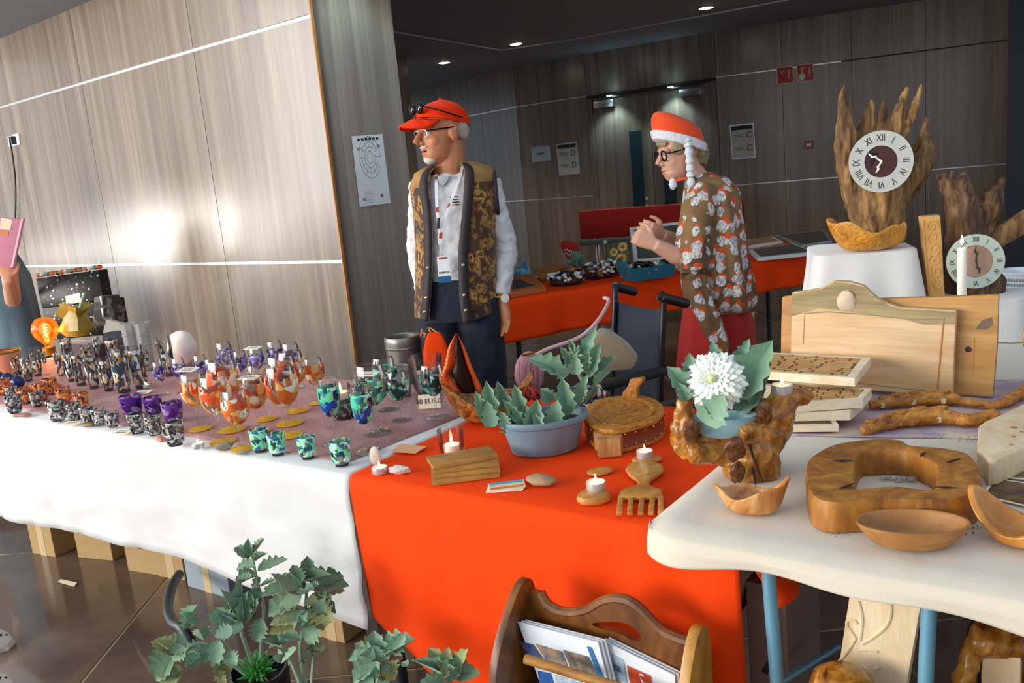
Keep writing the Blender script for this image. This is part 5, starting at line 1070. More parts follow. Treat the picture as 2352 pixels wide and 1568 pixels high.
def noisemat(name, stops, sc, rough=.5, st=(1, 1, 1)):
    t = NT(name); t.base(t.ramp(t.noise(t.coord(st), sc, 4), [(p, hexc(c)) for p, c in stops])); t.set(Roughness=rough); MATS[name] = t.m; return t.m
t, c4, cen = flatpic('canvas_painting', 'orange canvas painted with a dark hill, lying beside the white sleeve', [(1178, 633), (1221, 629), (1254, 658), (1172, 672)], .03, mat('orange canvas', 'b5622c', .7, 0, .15), mat('orange canvas', 'b5622c', .7), border=.98)
MB().prism([c4[3].lerp(c4[0], a).lerp(c4[2].lerp(c4[1], a), b_)+ZV*.0025 for b_, a in ((.05, .12), (.75, .15), (.55, .38), (.4, .62), (.2, .72), (.05, .6))], ZV*.001).build('painted_hill', mat('dark hill paint', '2e2428', .6), t, smooth=False)
flatpic('framed_painting', 'gold framed orange painting lying flat beside the shell ring', [(1213, 616), (1290, 604), (1302, 612), (1246, 642)], .018, mat('gold frame', 'a8823c', .4, .6), noisemat('orange sunset paint', ((.35, 'b5501c'), (.5, 'd9762c'), (.65, 'c08a3a')), 14))
cb = P(1200, 632, QZ)+QN*.02; t = thing('cyan_box', 'small cyan box with a raised flap behind the orange canvas', 'box', cb)
CY = noisemat('cyan marbled', ((.4, '2a9ac8'), (.55, '6fc4d8'), (.7, 'a8d8dc')), 30)
MB().box(cb+ZV*.025, (.10, .09, .05), RQ).build('body', CY, t, bev=.003); MB().box(cb+ZV*.06+QD*.03, (.03, .006, .05), RQ).build('flap', mat('cyan tape', '1f92cc', .4), t, bev=.002)
SH = [mat('blue mussel', '2d3f52', .2), mat('pearl shell', 'd9d2c6', .25), mat('slate shell', '5b7488', .25), mat('tan shell', 'a8743c', .4), mat('black mussel', '17181c', .2)]
sh_o = MB().blob((0, 0, 0), (1, .45, .4), 2, .08, 1, 12, 8).build('shell', SH[0], org=(0, 0, 0)); SHM = vmesh([sh_o.data], SH[0])+vmesh([sh_o.data], SH[1])+vmesh([sh_o.data], SH[2])+vmesh([sh_o.data], SH[3])+vmesh([sh_o.data], SH[4]); bpy.data.objects.remove(sh_o)
def shellset(t, gen, n, size, seed):
    rnd = random.Random(seed)
    for i in range(n):
        p = gen(i, rnd); R = Matrix.Rotation(rnd.uniform(0, 6.28), 4, 'Z') @ Matrix.Rotation(rnd.uniform(-.7, .7), 4, 'X') @ Matrix.Rotation(rnd.uniform(-.6, .6), 4, 'Y')
        s = size*rnd.uniform(.7, 1.2); M = Matrix.Translation(p) @ R @ Matrix.Diagonal((s, s, s, 1)); inst('shell', SHM[rnd.choice((0, 1, 1, 2, 3, 4))], M, t)
c = P(1300, 654, QZ)+QN*.012+QD*.008; t = thing('shell_ring', 'round ring crusted with mussel shells on the back table', 'shell craft', c)
MB().tube([c+Vector((cos(a)*.075, sin(a)*.06, .028)) for a in [i*.3491 for i in range(19)]], .026, 8, False).build('ring_core', mat('core brown', '3a2a20', .8), t)
shellset(t, lambda i, r: c+Vector((cos(i*.45)*(.075+r.uniform(-.025, .03)), sin(i*.45)*(.062+r.uniform(-.02, .025)), .02+r.uniform(0, .045))), 96, .027, 4)
c = P(1400, 640, QZ)+QN*.10+ZV*.012; t = thing('shell_casket', 'square casket crusted with pale shells and long blue mussels beside the teal tray', 'shell craft', c)
MB().box(c+ZV*.035, (.19, .13, .07), RQ).build('casket', mat('core brown', '3a2a20', .8), t, bev=.006)
shellset(t, lambda i, r: c+RQ @ Vector((r.uniform(-.1, .1), r.choice((-.07, r.uniform(-.07, .07))), 0))+ZV*r.uniform(.015, .085), 130, .026, 9)
c = P(1346, 640, QZ)+QN*.10; t = thing('small_succulent', 'small silver succulent in a dark pot between the shell ring and the casket', 'potted plant', c)
MB().lathe([(.0005, 0), (.032, 0), (.042, .05), (.036, .05), (.0005, .044)], 18, c).build('pot', mat('dark pot', '2a2724', .4), t)
for i in range(16):
    a = i*2.4; e = .25+.07*i; d = Vector((cos(a)*cos(e), sin(a)*cos(e), sin(e))); B = c+ZV*(.06+.002*i); leaf(t, B, B+d*.085, .042, i, ZV+d*.1-Vector((0, .5, 0)))
for k, cc_ in ((-.03, 'd8a02c'), (.03, 'c8321c')): MB().blob(c+Vector((k, -.03, .056)), .012, 3, .2).build('tiny_flower', mat('flower '+cc_, cc_, .6), t)
hp = PY(1308, 580, c.y+.10); t = thing('heart_pick', 'red felt heart with white lettering on a stick behind the succulent', 'ornament', hp)
hpts = [(1326, 612), (1310, 600), (1296, 584), (1288, 566), (1290, 556), (1298, 552), (1310, 556), (1320, 556), (1328, 562), (1330, 575), (1330, 595)]
MB().prism([PY(x, y, c.y+.10) for x, y in hpts], Vector((0, .022, 0))).build('heart', mat('red felt', 'b01a14', .8), t, bev=.006)
[MB().tube([PY(1296+j*2.2, 572+3*sin(j*1.7+r_)+r_*9+j*.8, c.y+.096) for j in range(9)], .0022, 5).build('stitched_script', mat('white thread', 'efe6e6', .7), t) for r_ in (0, 1)]
MB().tube([PY(1324, 606, c.y+.11), PY(1332, 636, c.y+.10)], .003, 6).build('stick', mat('stick', 'b5925a', .7), t)
def easelpic(name, label, cs, Y, frame, img, dY=.05, border=.86):
    c4 = [PY(x, y, Y+(dY if k < 2 else 0)) for k, (x, y) in enumerate(cs)]; cen = sum(c4, Vector())/4; n = (c4[1]-c4[0]).cross(c4[0]-c4[3]).normalized(); n = n if n.y < 0 else -n
    zmin = min(p.z for p in c4); t = thing(name, label, 'picture', Vector((cen.x, cen.y, zmin))); MB().prism(c4, -n*.02).build('frame', frame, t, bev=.002)
    q = [cen+(p-cen)*border+n*.0006 for p in c4]; MB().prism(q, n*.001).build('image', img, t, smooth=False); return t, q, n
Ye = c.y+.12
t, q, n = easelpic('sunflower_painting', 'dark framed painting of three sunflowers on green, standing', [(1390, 556), (1444, 549), (1452, 604), (1394, 610)], Ye, mat('frame black', '26262c', .5), noisemat('painted leaves', ((.35, '1f3a1c'), (.5, '35562a'), (.65, '5f7a3c')), 40))
ax, ay = (q[1]-q[0]).normalized(), (q[0]-q[3]).normalized(); cen = sum(q, Vector())/4+n*.0016
for dx, dy, r in ((-.028, .005, .026), (.03, .032, .030), (.018, -.04, .032)):
    MB().loft([[cen+ax*(dx+cos(a)*r*k*(1+.12*sin(a*9)))+ay*(dy+sin(a)*r*k*(1+.12*sin(a*9)))+n*o_ for a in [i*.2618 for i in range(24)]] for k, o_ in ((1, 0), (.98, .001), (.05, .0012))]).build('sunflower', noisemat('sunflower petal', ((.4, 'c8903a'), (.6, 'e8c070')), 60), t)
    MB().loft([[cen+ax*(dx+cos(a)*r*.4)+ay*(dy+sin(a)*r*.4)+n*o_ for a in [i*.5236 for i in range(12)]] for o_ in (.0012, .0022)]).build('sunflower_heart', mat('seed brown', '8a5a2c', .7), t)
MB().lathe([(.0005, 0), (.013, 0), (.013, .002), (.0005, .002)], 14).xf(basis(ax, ay, n, q[0]+ay*.012-ax*.012+n*.003)).build('round_sticker', mat('mint sticker', '8fd0a0', .6), t)
easelpic('landscape_painting', 'white framed dark landscape painting standing behind the clasped hands', [(1446, 522), (1566, 508), (1572, 592), (1456, 602)], Ye+.05, mat('white frame', 'd6dcda', .5), noisemat('dark landscape', ((.3, '26302a'), (.5, '3c4a38'), (.7, '5f6648')), 9), border=.84)
trp = P(1500, 640, QZ)+QN*.05; t = thing('teal_tray', 'teal wooden boat shaped tray filled with blue mussel shells', 'tray', trp)
TE = mat('teal paint wood', '1f6a80', .5, 0, .12, 30); hx, hy = .165, .075
bt = MB(); bt.loft([[trp+RQ @ Vector((x*hx*k, y*hy*k, 0))+ZV*z for x, y in ((-1, -1), (1, -1), (1, 1), (-1, 1))] for k, z in ((.8, 0), (1, .075), (.95, .075), (.78, .012))], True, True); bt.build('tray', TE, t, smooth=False)
MB().loft([[trp+RQ @ Vector((-hx*.98+x, y, 0))+ZV*z for x, y, z in ((0, -.07, .07), (.012, -.07, .07), (.012, .07, .07), (0, .07, .07))], [trp+RQ @ Vector((-hx*1.08+x, y, 0))+ZV*z for x, y, z in ((0, -.05, .12), (.01, -.05, .12), (.01, .05, .12), (0, .05, .12))]]).build('prow', TE, t, bev=.003)
shellset(t, lambda i, r: trp+RQ @ Vector((r.uniform(-.13, .13), r.uniform(-.05, .05), 0))+ZV*r.uniform(.03, .085), 34, .038, 13)
flatpic('framed_print', 'white framed grey print lying flat on the red cloth behind the shawl', [(1719, 573), (1823, 558), (1873, 578), (1740, 592)], .022, mat('white frame', 'd6dcda', .5), mat('grey print', '4c4f52', .4, 0, .2))
flatpic('framed_print', 'white framed tan print lying flat behind the grey print', [(1700, 552), (1775, 543), (1798, 553), (1712, 566)], .022, mat('white frame', 'd6dcda', .5), mat('tan print', '8a7450', .4, 0, .2))
flatpic('framed_print', 'black and silver framed dark print lying flat beside the burl bowl', [(1780, 540), (1893, 527), (1912, 552), (1842, 563)], .022, mat('silver frame', '8f9a9e', .4, .4), noisemat('dark print', ((.4, '1c1a1c'), (.6, '4a3a34')), 9, .3))
# dark red bench against the back wall
t = thing('red_bench', 'dark red upholstered bench with a grey rail in front of the double door', 'bench', P(1500, 640, 0)+Vector((0, 2, 0)))
e0, e1 = PY(1328, 485, 8.39), PY(1706, 458, 7.78); f0, f1 = PY(1328, 547, 8.39), PY(1712, 530, 7.78); ORG[t.name] = Vector(((e0.x+e1.x)/2, (e0.y+e1.y)/2, 0)); t.location = ORG[t.name]
bd = (e1-e0); bd.z = 0; bd.normalize(); bn = Vector((bd.y, -bd.x, 0)); UPH = clothmat('dark red upholstery', 'a3140e', sheen=.1)
zt1, zb1 = (e0.z+e1.z)/2, (f0.z+f1.z)/2
L0, L1 = Vector((e0.x, e0.y, 0)), Vector((e1.x, e1.y, 0))
MB().prism([L0+ZV*zb1, L1+ZV*zb1, L1+ZV*zt1, L0+ZV*zt1], -bn*.10).build('backrest', UPH, t, bev=.015)
MB().prism([L0+ZV*(zb1-.06), L1+ZV*(zb1-.06), L1+ZV*(zb1-.01), L0+ZV*(zb1-.01)], bn*.03).build('rail', mat('grey rail', '6d8790', .4, .4), t, bev=.005)
MB().prism([L0+ZV*.38, L1+ZV*.38, L1+ZV*.48, L0+ZV*.48], bn*.5).build('seat', UPH, t, bev=.02)
for a in (.1, .9):
    for o_ in (-.05, .45): MB().tube([L0.lerp(L1, a)+bn*o_+ZV*.38, L0.lerp(L1, a)+bn*o_], .02, 8).build('leg', STEEL, t)
    MB().tube([L0.lerp(L1, a)-bn*.05+ZV*.38, L0.lerp(L1, a)-bn*.05+ZV*zb1], .02, 8).build('post', STEEL, t)
# ================================================================ WHEELCHAIR
t = thing('wheelchair', 'folding wheelchair with a navy canvas back and black push handles', 'wheelchair', (.42, 3.1, 0)); NAVY = clothmat('navy canvas', '1c2030', sheen=.1); BK = mat('black rubber', '141416', .5); FRM = mat('black frame', '1d1d22', .35, .4)
wl_, wr_ = PY(1384, 690, 3.22), PY(1494, 706, 2.98); wa = (wr_-wl_); wa.z = 0; ww = wa.length; wa.normalize(); wf = Vector((wa.y, -wa.x, 0)); wf = wf if wf.y < 0 else -wf     # wf = facing direction of the chair
zt2 = .915; zs = .50
a0, a1 = Vector((wl_.x, wl_.y, 0)), Vector((wr_.x, wr_.y, 0))
b = MB(); g = []
for i in range(9):
    z = zs+(zt2-.02-zs)*i/8; g.append([a0.lerp(a1, j/10)+ZV*(z+(.02*(1 if i == 8 else 0))*(1-(j/5-1)**2)*-1)-wf*(.035*(1-(j/5-1)**2)+.06*(i/8)) for j in range(11)])
b.loft(g, False, False); o = b.build('backrest', NAVY, t); md = o.modifiers.new('thickness', 'SOLIDIFY'); md.thickness = .012
for A, hx_ in ((a0, (1412, 657, 1458, 670, 3.34)), (a1, (1517, 682, 1577, 697, 3.06))):
    top = A+ZV*zt2-wf*.06; k1, k2 = PY(hx_[0], hx_[1], hx_[4]-.06), PY(hx_[2], hx_[3], hx_[4]+.02)
    pth = catmull([A+ZV*.25, A+ZV*.6-wf*.02, top, k1-ZV*.004, k1.lerp(k2, .35)], 5); MB().tube(pth, .012, 10).build('push_post', FRM, t)
    n_ = 14; MB().tube([k1.lerp(k2, i/n_) for i in range(n_+1)], [.0185 if i % 2 else .0165 for i in range(n_+1)], 12).build('handle_grip', BK, t)
MB().loft([[a0+wf*x+ZV*z, a1+wf*x+ZV*z, a1+wf*x+ZV*(z+.03), a0+wf*x+ZV*(z+.03)] for x, z in ((0, .47), (.38, .48))]).build('seat', BK, t, bev=.006)
for A, s_ in ((a0, -1), (a1, 1)):
    o0 = A+wa*.05*s_
    MB().prism([o0+ZV*.68+wf*.02, o0+ZV*.68+wf*.30, o0+ZV*.71+wf*.30, o0+ZV*.71+wf*.02], wa*.045*s_).build('armrest', BK, t, bev=.008)
    MB().tube([o0+ZV*.68+wf*.27, o0+ZV*.42+wf*.29, o0+ZV*.2+wf*.34], .011, 8).build('front_post', FRM, t)
    wc_ = A+wa*.10*s_+ZV*.30+wf*.05
    MB().tube([wc_+wf*cos(a)*.285+ZV*sin(a)*.285 for a in [i*.2094 for i in range(31)]], .014, 8, False).build('tyre', mat('grey tyre', '3c3634', .7), t)
    MB().tube([wc_+wa*.03*s_+wf*cos(a)*.25+ZV*sin(a)*.25 for a in [i*.2094 for i in range(31)]], .008, 6, False).build('push_rim', STEEL, t)
    for k in range(12): MB().tube([wc_, wc_+wf*cos(k*.5236)*.28+ZV*sin(k*.5236)*.28], .0018, 4).build('spoke', STEEL, t)
    MB().tube([wc_-wa*.05*s_, wc_+wa*.02*s_], .025, 10).build('axle', FRM, t)
    cs_ = A+wf*.42+ZV*.085+wa*.02*s_; MB().tube([cs_+wf*cos(a)*.07+ZV*sin(a)*.07 for a in [i*.3142 for i in range(21)]], .015, 8, False).build('caster', BK, t); MB().tube([cs_, cs_+ZV*.16-wf*.06], .01, 6).build('caster_fork', FRM, t)
    MB().tube([A+ZV*.3, A+wf*.34+ZV*.24], .011, 8).build('side_frame', FRM, t)
MB().tube([a0+ZV*.45+wf*.2, a1+ZV*.15+wf*.2], .010, 8).build('cross_brace', FRM, t); MB().tube([a1+ZV*.45+wf*.2, a0+ZV*.15+wf*.2], .010, 8).build('cross_brace', FRM, t)
# bags on the chair
bc = PY(1405, 815, 2.93); t = thing('beige_handbag', 'beige canvas handbag with a pink strap resting on the wheelchair seat', 'bag', Vector((bc.x, bc.y, .515)))
BG = clothmat('beige canvas', '9a8568')
bpts = [(1330, 860), (1340, 800), (1372, 762), (1398, 766), (1438, 796), (1466, 830), (1452, 852)]
MB().prism([PY(x, y, 2.90) for x, y in bpts], Vector((.02, .10, 0))).build('bag_body', BG, t, bev=.02)
MB().tube(catmull([PY(1388, 684, 3.21), PY(1398, 692, 3.12), PY(1372, 738, 2.96), PY(1330, 775, 2.9), PY(1262, 800, 2.86), PY(1225, 818, 2.84)], 6), .007, 8).build('strap', mat('pink strap', 'c7a0a4', .6), t)
pp_ = PY(1215, 842, 2.79); t = thing('pink_purse', 'dusty pink pleated purse hanging from the pink strap', 'bag', pp_-ZV*.06); PKP = clothmat('dusty pink leather', 'a8767c', sheen=.1)
MB().blob(pp_-ZV*.02, (.05, .035, .07), 3, .06, 2, 18, 12).build('purse_body', PKP, t)
for k in range(5): MB().tube([pp_+Vector((-.03+.015*k, -.034, .03)), pp_+Vector((-.036+.018*k, -.037, -.02)), pp_+Vector((-.03+.015*k, -.03, -.06))], .002, 5).build('pleat', PKP, t)
MB().tube([pp_+Vector((-.02, -.02, .045)), pp_+Vector((.02, -.02, .05))], .004, 6).build('clasp', mat('brass', 'a8772c', .35, .9), t)
# slim grey bin beside the return wall
c = PY(926, 790, 3.62); c = Vector((c.x, c.y, 0)); zt3 = PY(926, 770, 3.62).z; t = thing('steel_bin', 'slim brushed steel bin standing in front of the dark return wall', 'bin', c)
SB = mat('satin bin steel', '9a948c', .35, .7, .08); rb = 42*mpp(PY(926, 780, 3.62))
MB().lathe([(.0005, .003), (rb*.92, 0), (rb*.96, .02), (rb*.97, zt3-.05), (rb, zt3-.03), (rb, zt3-.006), (rb*.95, zt3), (rb*.84, zt3-.004), (rb*.82, zt3-.12), (.0005, zt3-.12)], 36, c).build('body', SB, t)
MB().lathe([(rb*.975, zt3-.052), (rb*1.01, zt3-.047), (rb*.975, zt3-.042)], 36, c).build('rim_band', SB, t)
# ================================================================ PEOPLE
def skinmat(name, a, b_, rough=.5):
    t = NT(name); v = t.coord(); n = t.noise(v, 26, 4); t.base(t.mix(n, hexc(a), hexc(b_))); t.set(Roughness=rough); t.b.inputs['Subsurface Weight'].default_value = .08
    t.b.inputs['Subsurface Radius'].default_value = (.01, .004, .002); t.bump(t.noise(v, 120, 3), .15, .002); MATS[name] = t.m; return t.m
SK1 = skinmat('tanned skin', 'b06a44', 'c98760'); SK2 = skinmat('pale skin', 'cf957a', 'dfab90')
def ellring(c, a, b_, n=32, e=2.4): return [Vector(c)+Vector(a)*(abs(cos(q))**(2/e)*(1 if cos(q) >= 0 else -1))+Vector(b_)*(abs(sin(q))**(2/e)*(1 if sin(q) >= 0 else -1)) for q in [2*pi*j/n for j in range(n)]]
def head(b, Hc, hf, s=1.0, nose=1.0):
    hf = Vector(hf).normalized(); hs = Vector((-hf.y, hf.x, 0)).normalized(); hu = hs.cross(hf)*-1; hu = hu if hu.z > 0 else -hu
    R = Matrix((hs, hf, hu)).transposed()
    def L(x, y, z): return Hc+(hs*x+hf*y+hu*z)*s
    def B(x, y, z, r, **k): b.blob(L(x, y, z), tuple(q*s for q in r), 0, 0, 1, 18, 12, R)
    B(0, -.01, .03, (.076, .096, .092)); B(0, .03, -.03, (.062, .066, .088)); B(0, .062, -.085, (.030, .028, .028)); B(0, .05, -.07, (.05, .045, .04))
    B(0, .078, .028, (.052, .018, .016)); B(-.034, .056, -.024, (.026, .026, .030)); B(.034, .056, -.024, (.026, .026, .030)); B(-.032, .076, .020, (.018, .010, .007)); B(.032, .076, .020, (.018, .010, .007))
    b.tube([L(0, .088, .022), L(0, .104*nose, -.006), L(0, .116*nose, -.026)], [.008*s, .012*s, .015*s], 8); B(-.013, .098, -.028, (.009, .012, .009)); B(.013, .098, -.028, (.009, .012, .009))
    B(0, .090, -.052, (.024, .012, .006)); B(0, .088, -.066, (.022, .012, .007))
    for k in (-1, 1): B(.076*k, -.012, -.002, (.010, .020, .034)); B(.080*k, -.018, .012, (.008, .014, .016))
    return L, R
def hand(b, wrist, d, side, s=1.0, curl=.5, thumb=1):
    # d = direction to the finger tips, side = across the palm, n = palm normal; five unequal fingers
    d = Vector(d).normalized(); side = (Vector(side)-d*Vector(side).dot(d)).normalized(); n = d.cross(side)
    b.loft([ellring(wrist+d*t_*s, side*w*s, n*h*s, 14, 2.6) for t_, w, h in ((-.01, .026, .020), (.02, .034, .018), (.06, .042, .016), (.088, .040, .013))])
    for k, (off, L) in enumerate(((-.030, .066), (-.010, .076), (.011, .072), (.031, .056))):
        p = wrist+(d*.082+side*off)*s; pts = [p-d*.02*s, p]; a = .15
        for j in range(3): a += curl*.55; p = p+(d*cos(a)+n*sin(a))*L*s/3; pts.append(p)
        b.tube(pts, [.0095*s, .0095*s, .0092*s, .0085*s, .0065*s], 8)
    p = wrist+(d*.03+side*.03*thumb)*s; b.tube([p, p+(d*.02+side*.022*thumb)*s, p+(d*.045+side*.030*thumb+n*.012)*s, p+(d*.068+side*.028*thumb+n*.022)*s], [.013*s, .012*s, .010*s, .007*s], 8)
# ---------------------------------------------------------------- the man in the red cap
YM = 3.55; mm = mpp(PY(1045, 500, YM)); foot = PY(1075, 900, YM); foot.z = 0
man = thing('person', 'person in a red cap and leopard print vest with a white shirt and lanyard', 'person', foot)
Hc = PY(1016, 308, YM); hf = Vector((-.86, -.50, -.04))
b = MB(); L, HR = head(b, Hc, hf, 1.0, 1.06)
neck = PY(1028, 408, YM+.01); b.tube([L(0, -.03, -.03), L(0, -.025, -.09), neck-ZV*.02], [.056, .055, .065], 14)
sh_r, el_r, wr_r = PY(1118, 424, YM), PY(1160, 570, YM+.03), PY(1150, 684, YM-.04)
sh_l, el_l, wr_l = PY(972, 430, YM+.02), PY(962, 580, YM+.08), PY(980, 700, YM-.02)
tor = [(1034, 398, 44, .06), (1040, 412, 66, .085), (1043, 440, 82, .10), (1046, 520, 80, .11), (1052, 600, 76, .110), (1056, 664, 74, .105)]
MX = Vector((.98, -.17, 0)); MY = Vector((-.17, -.98, 0))
b.loft([ellring(PY(x, y, YM), MX*w*.85*mm, MY*d*.85) for x, y, w, d in tor])
b.tube([sh_r, el_r, wr_r], [.045, .036, .026], 10); b.tube([sh_l, el_l, wr_l], [.045, .036, .026], 10)
hand(b, wr_r+Vector((.002, -.005, -.01)), Vector((.0, -.05, -1)), Vector((.75, -.6, 0)), 1.0, .35, -1)
hand(b, wr_l, Vector((.05, -.12, -1)), Vector((.9, -.3, 0)), .95, .55, 1)
hip = PY(1058, 715, YM); 
for sx_ in (-1, 1):
    k = hip+MX*.085*sx_; b.tube([k, Vector((k.x+.012*sx_, k.y, .50)), Vector((k.x+.015*sx_, k.y+.02, .08))], [.08, .055, .04], 10); b.loft([ellring(Vector((k.x+.015*sx_, k.y-.02, .03))+Vector((-.04*q, -.08*q, 0)), Vector((.035, 0, 0)), Vector((0, 0, .025)), 10) for q in (0, .6, 1.4, 2)])
fuse('body', b, .0036, SK1, man, 0, 1, 5)
# shirt
SHW = clothmat('white shirt cotton', 'd4d4d6')
b = MB(); b.loft([ellring(PY(x, y, YM), MX*w*mm, MY*d) for x, y, w, d in tor])
def sleeve(b, a, e, w, r, extra=.0):
    b.tube(catmull([a-(e-a)*.05, a.lerp(e, .5), e, e.lerp(w, .5), w], 4), [r[0]+(r[1]-r[0])*i/8 if i <= 8 else r[1]+(r[2]-r[1])*(i-8)/8 for i in range(17)], 14)
sleeve(b, sh_r, el_r, wr_r+ZV*.012, (.060, .052, .036)); sleeve(b, sh_l, el_l, wr_l+ZV*.012, (.058, .05, .036))
fuse('shirt', b, .006, SHW, man, .006, 22, 3, (1, 1, 1.4))
MB().prism([PY(x, y, YM-.1) for x, y in ((1004, 404), (1034, 404), (1026, 418), (1017, 428), (1008, 418))], Vector((0, .03, 0))).build('undershirt', mat('grey undershirt', 'aeb2b4', .9), man, bev=.004)
# jeans
DEN = clothmat('dark denim', '12182c', bump=.4, sheen=.05); b = MB()
b.loft([ellring(PY(1055, y, YM), MX*w*mm, MY*d) for y, w, d in ((636, 82, .120), (690, 88, .124), (730, 92, .126))])
for sx_ in (-1, 1):
    k = hip+MX*.082*sx_; b.loft([ellring(Vector((k.x+.012*sx_*q, k.y+.01*q, z)), MX*w, MY*w*1.1, 20) for q, z, w in ((0, hip.z+.06, .088), (0, hip.z-.05, .092), (.4, .55, .078), (.8, .30, .066), (1, .09, .062))])
fuse('jeans', b, .007, DEN, man, .004, 18, 3)
for sx_ in (-1, 1): k = hip+MX*.095*sx_; MB().loft([ellring(Vector((k.x, k.y+.05-.10*q, .0))+ZV*h, Vector((w, 0, 0)), Vector((0, 0, h)), 14, 3) for q, w, h in ((0, .035, .04), (.6, .042, .05), (1.4, .046, .038), (2.2, .04, .028), (2.5, .02, .015))]).build('shoe', mat('dark shoe', '1b1a1c', .5), man)
# leopard vest: an open shell round the torso
lp = NT('leopard fur'); v = lp.coord((1, 1, .8)); nn_ = lp.noise(v, 12, 3); ad = lp.new('ShaderNodeMix'); ad.data_type = 'VECTOR'; ad.inputs[0].default_value = .06
nv = lp.new('ShaderNodeTexNoise'); nv.inputs['Scale'].default_value = 30; lp.l.new(v, nv.inputs['Vector']); lp.l.new(v, ad.inputs[4]); lp.l.new(nv.outputs['Color'], ad.inputs[5])
w = lp.vor(ad.outputs[1], 30); ring_ = lp.ramp(w.outputs['Distance'], [(.08, hexc('6b4018')), (.22, hexc('3a1f0c')), (.33, hexc('c0903f')), (.46, hexc('a8742f')), (.62, hexc('4a2a10'))])
lp.base(lp.mix(lp.ramp(nn_, [(.45, (0, 0, 0)), (.66, (.5,)*3)]), ring_, hexc('2a1608'))); lp.set(Roughness=.85); lp.b.inputs['Sheen Weight'].default_value = .3; lp.bump(lp.noise(v, 240, 2), .3, .002)
TANF = mat('tan suede yoke', 'a07a42', .85, 0, .25, 30, .3)
vest = [(1036, 380, 52, .066, -.66, .46), (1039, 394, 82, .098, -.60, .36), (1043, 425, 97, .122, -.58, .26), (1046, 480, 93, .128, -.56, .20), (1048, 560, 90, .132, -.58, .10), (1050, 640, 93, .142, -.62, .08), (1051, 690, 97, .150, -.66, .10), (1052, 716, 98, .152, -.70, .14)]
def vring(x, y, w, d, l, r, n=44, grow=0):
    c = PY(x, y, YM); out = []
    for i in range(n+1):
        a = r+(2*pi+l-r)*i/n; f = (w*mm+grow); q = c+Vector((1, 0, 0))*sin(a)*f+Vector((0, -1, 0))*cos(a)*(d+grow)
        if y > 700: q.z -= .035*max(0, 1-abs(((a+pi) % (2*pi))-pi)/1.0)*(1 if abs(((a+pi) % (2*pi))-pi) < 1.0 else 0)*.8
        out.append(q)
    return out
b = MB(); b.loft([vring(*r) for r in vest[1:]], False, False); o = b.build('vest', lp.m, man); md = o.modifiers.new('thickness', 'SOLIDIFY'); md.thickness = .008; md.offset = 1
b = MB(); b.loft([vring(*vest[0]), vring(*vest[1], grow=.002), vring(*vest[2], grow=.002)], False, False); o = b.build('vest_yoke', TANF, man); md = o.modifiers.new('thickness', 'SOLIDIFY'); md.thickness = .009; md.offset = 1
TRIM = mat('vest trim', '2a2124', .7)
for e in (0, 1):
    pts = [vring(*r, grow=.006)[0 if e == 0 else -1] for r in vest]; pts2 = []
    for r in vest:
        rr_ = list(r); 
        if e == 0: rr_[5] += .22
        else: rr_[4] -= .22
        pts2.append(vring(*rr_, grow=.008)[0 if e == 0 else -1])
    b = MB(); b.loft([[p, p.lerp(q, .5)+Vector((0, -.004, 0)), q] for p, q in zip(catmull(pts, 4), catmull(pts2, 4))], False, False); o = b.build('vest_trim', TRIM, man); md = o.modifiers.new('thickness', 'SOLIDIFY'); md.thickness = .006; md.offset = 1
    cp = catmull([p.lerp(q, .5) for p, q in zip(pts, pts2)], 4)
    for k in (18, 22, 25): MB().blob(cp[min(k, len(cp)-1)]+Vector((0, -.010, 0)), (.007, .004, .007), 0, 0, 1, 10, 6).build('button', mat('brass stud', 'd8b890', .25, .9), man)
b = MB(); b.tube([sh_r+(sh_r-neck).normalized()*.035+Vector((cos(a)*.0, -sin(a)*.075, cos(a)*.085-.03)) for a in [i*.4488 for i in range(15)]], .009, 8, False); b.build('armhole_binding', TRIM, man)
# cap, sunglasses, glasses, beard, hair
CAPM = clothmat('red cap cotton', 'e83408', sheen=0); CAPM.node_tree.nodes['Principled BSDF'].inputs['Specular IOR Level'].default_value = .15
def C_(x, y, z): return L(x, y, z)
b = MB(); rings = []
hs_ = (L(1, 0, 0)-L(0, 0, 0)); hf_ = (L(0, 1, 0)-L(0, 0, 0)); hu_ = (L(0, 0, 1)-L(0, 0, 0))
tilt = lambda y: -.10*y
for q, k in ((0, 1.0), (.18, 1.0), (.40, .95), (.62, .82), (.80, .60), (.93, .32), (1, .05)): rings.append([L(.086*k*cos(a), -.012+.108*k*sin(a), .046+.086*q+.25*(.108*k*sin(a))*(1-q)) for a in [2*pi*j/32 for j in range(32)]])
b.loft(rings); b.build('cap_crown', CAPM, man)
b = MB(); g = []
for i in range(13):
    a = -1.15+2.3*i/12; g.append([L(.084*sin(a)*(1+.05*r), .066*0+.094*cos(a)*(1)+r*.085*cos(a*.75), .076-.020*r-.02*abs(sin(a))*1.2-.008*(r*r)) for r in (0, .3, .6, .85, 1)])
b.loft(g, False, False); o = b.build('cap_brim', CAPM, man); md = o.modifiers.new('thickness', 'SOLIDIFY'); md.thickness = .006
MB().blob(L(0, -.012, .134), (.007, .007, .004), 0, 0).build('cap_button', CAPM, man)
DK = mat('black lens', '0c0c0e', .08, .2, 0)
for k in (-1, 1): MB().blob(L(.032*k, .100, .105), (.027, .010, .023), 0, 0, 1, 16, 10, HR).build('sunglass_lens', DK, man); MB().tube([L(.055*k, .095, .110), L(.085*k, .05, .09), L(.091*k, -.05, .052)], .0028, 6).build('sunglass_arm', DK, man)
MB().tube([L(-.01, .108, .108), L(.01, .108, .108)], .003, 6).build('sunglass_bridge', DK, man)
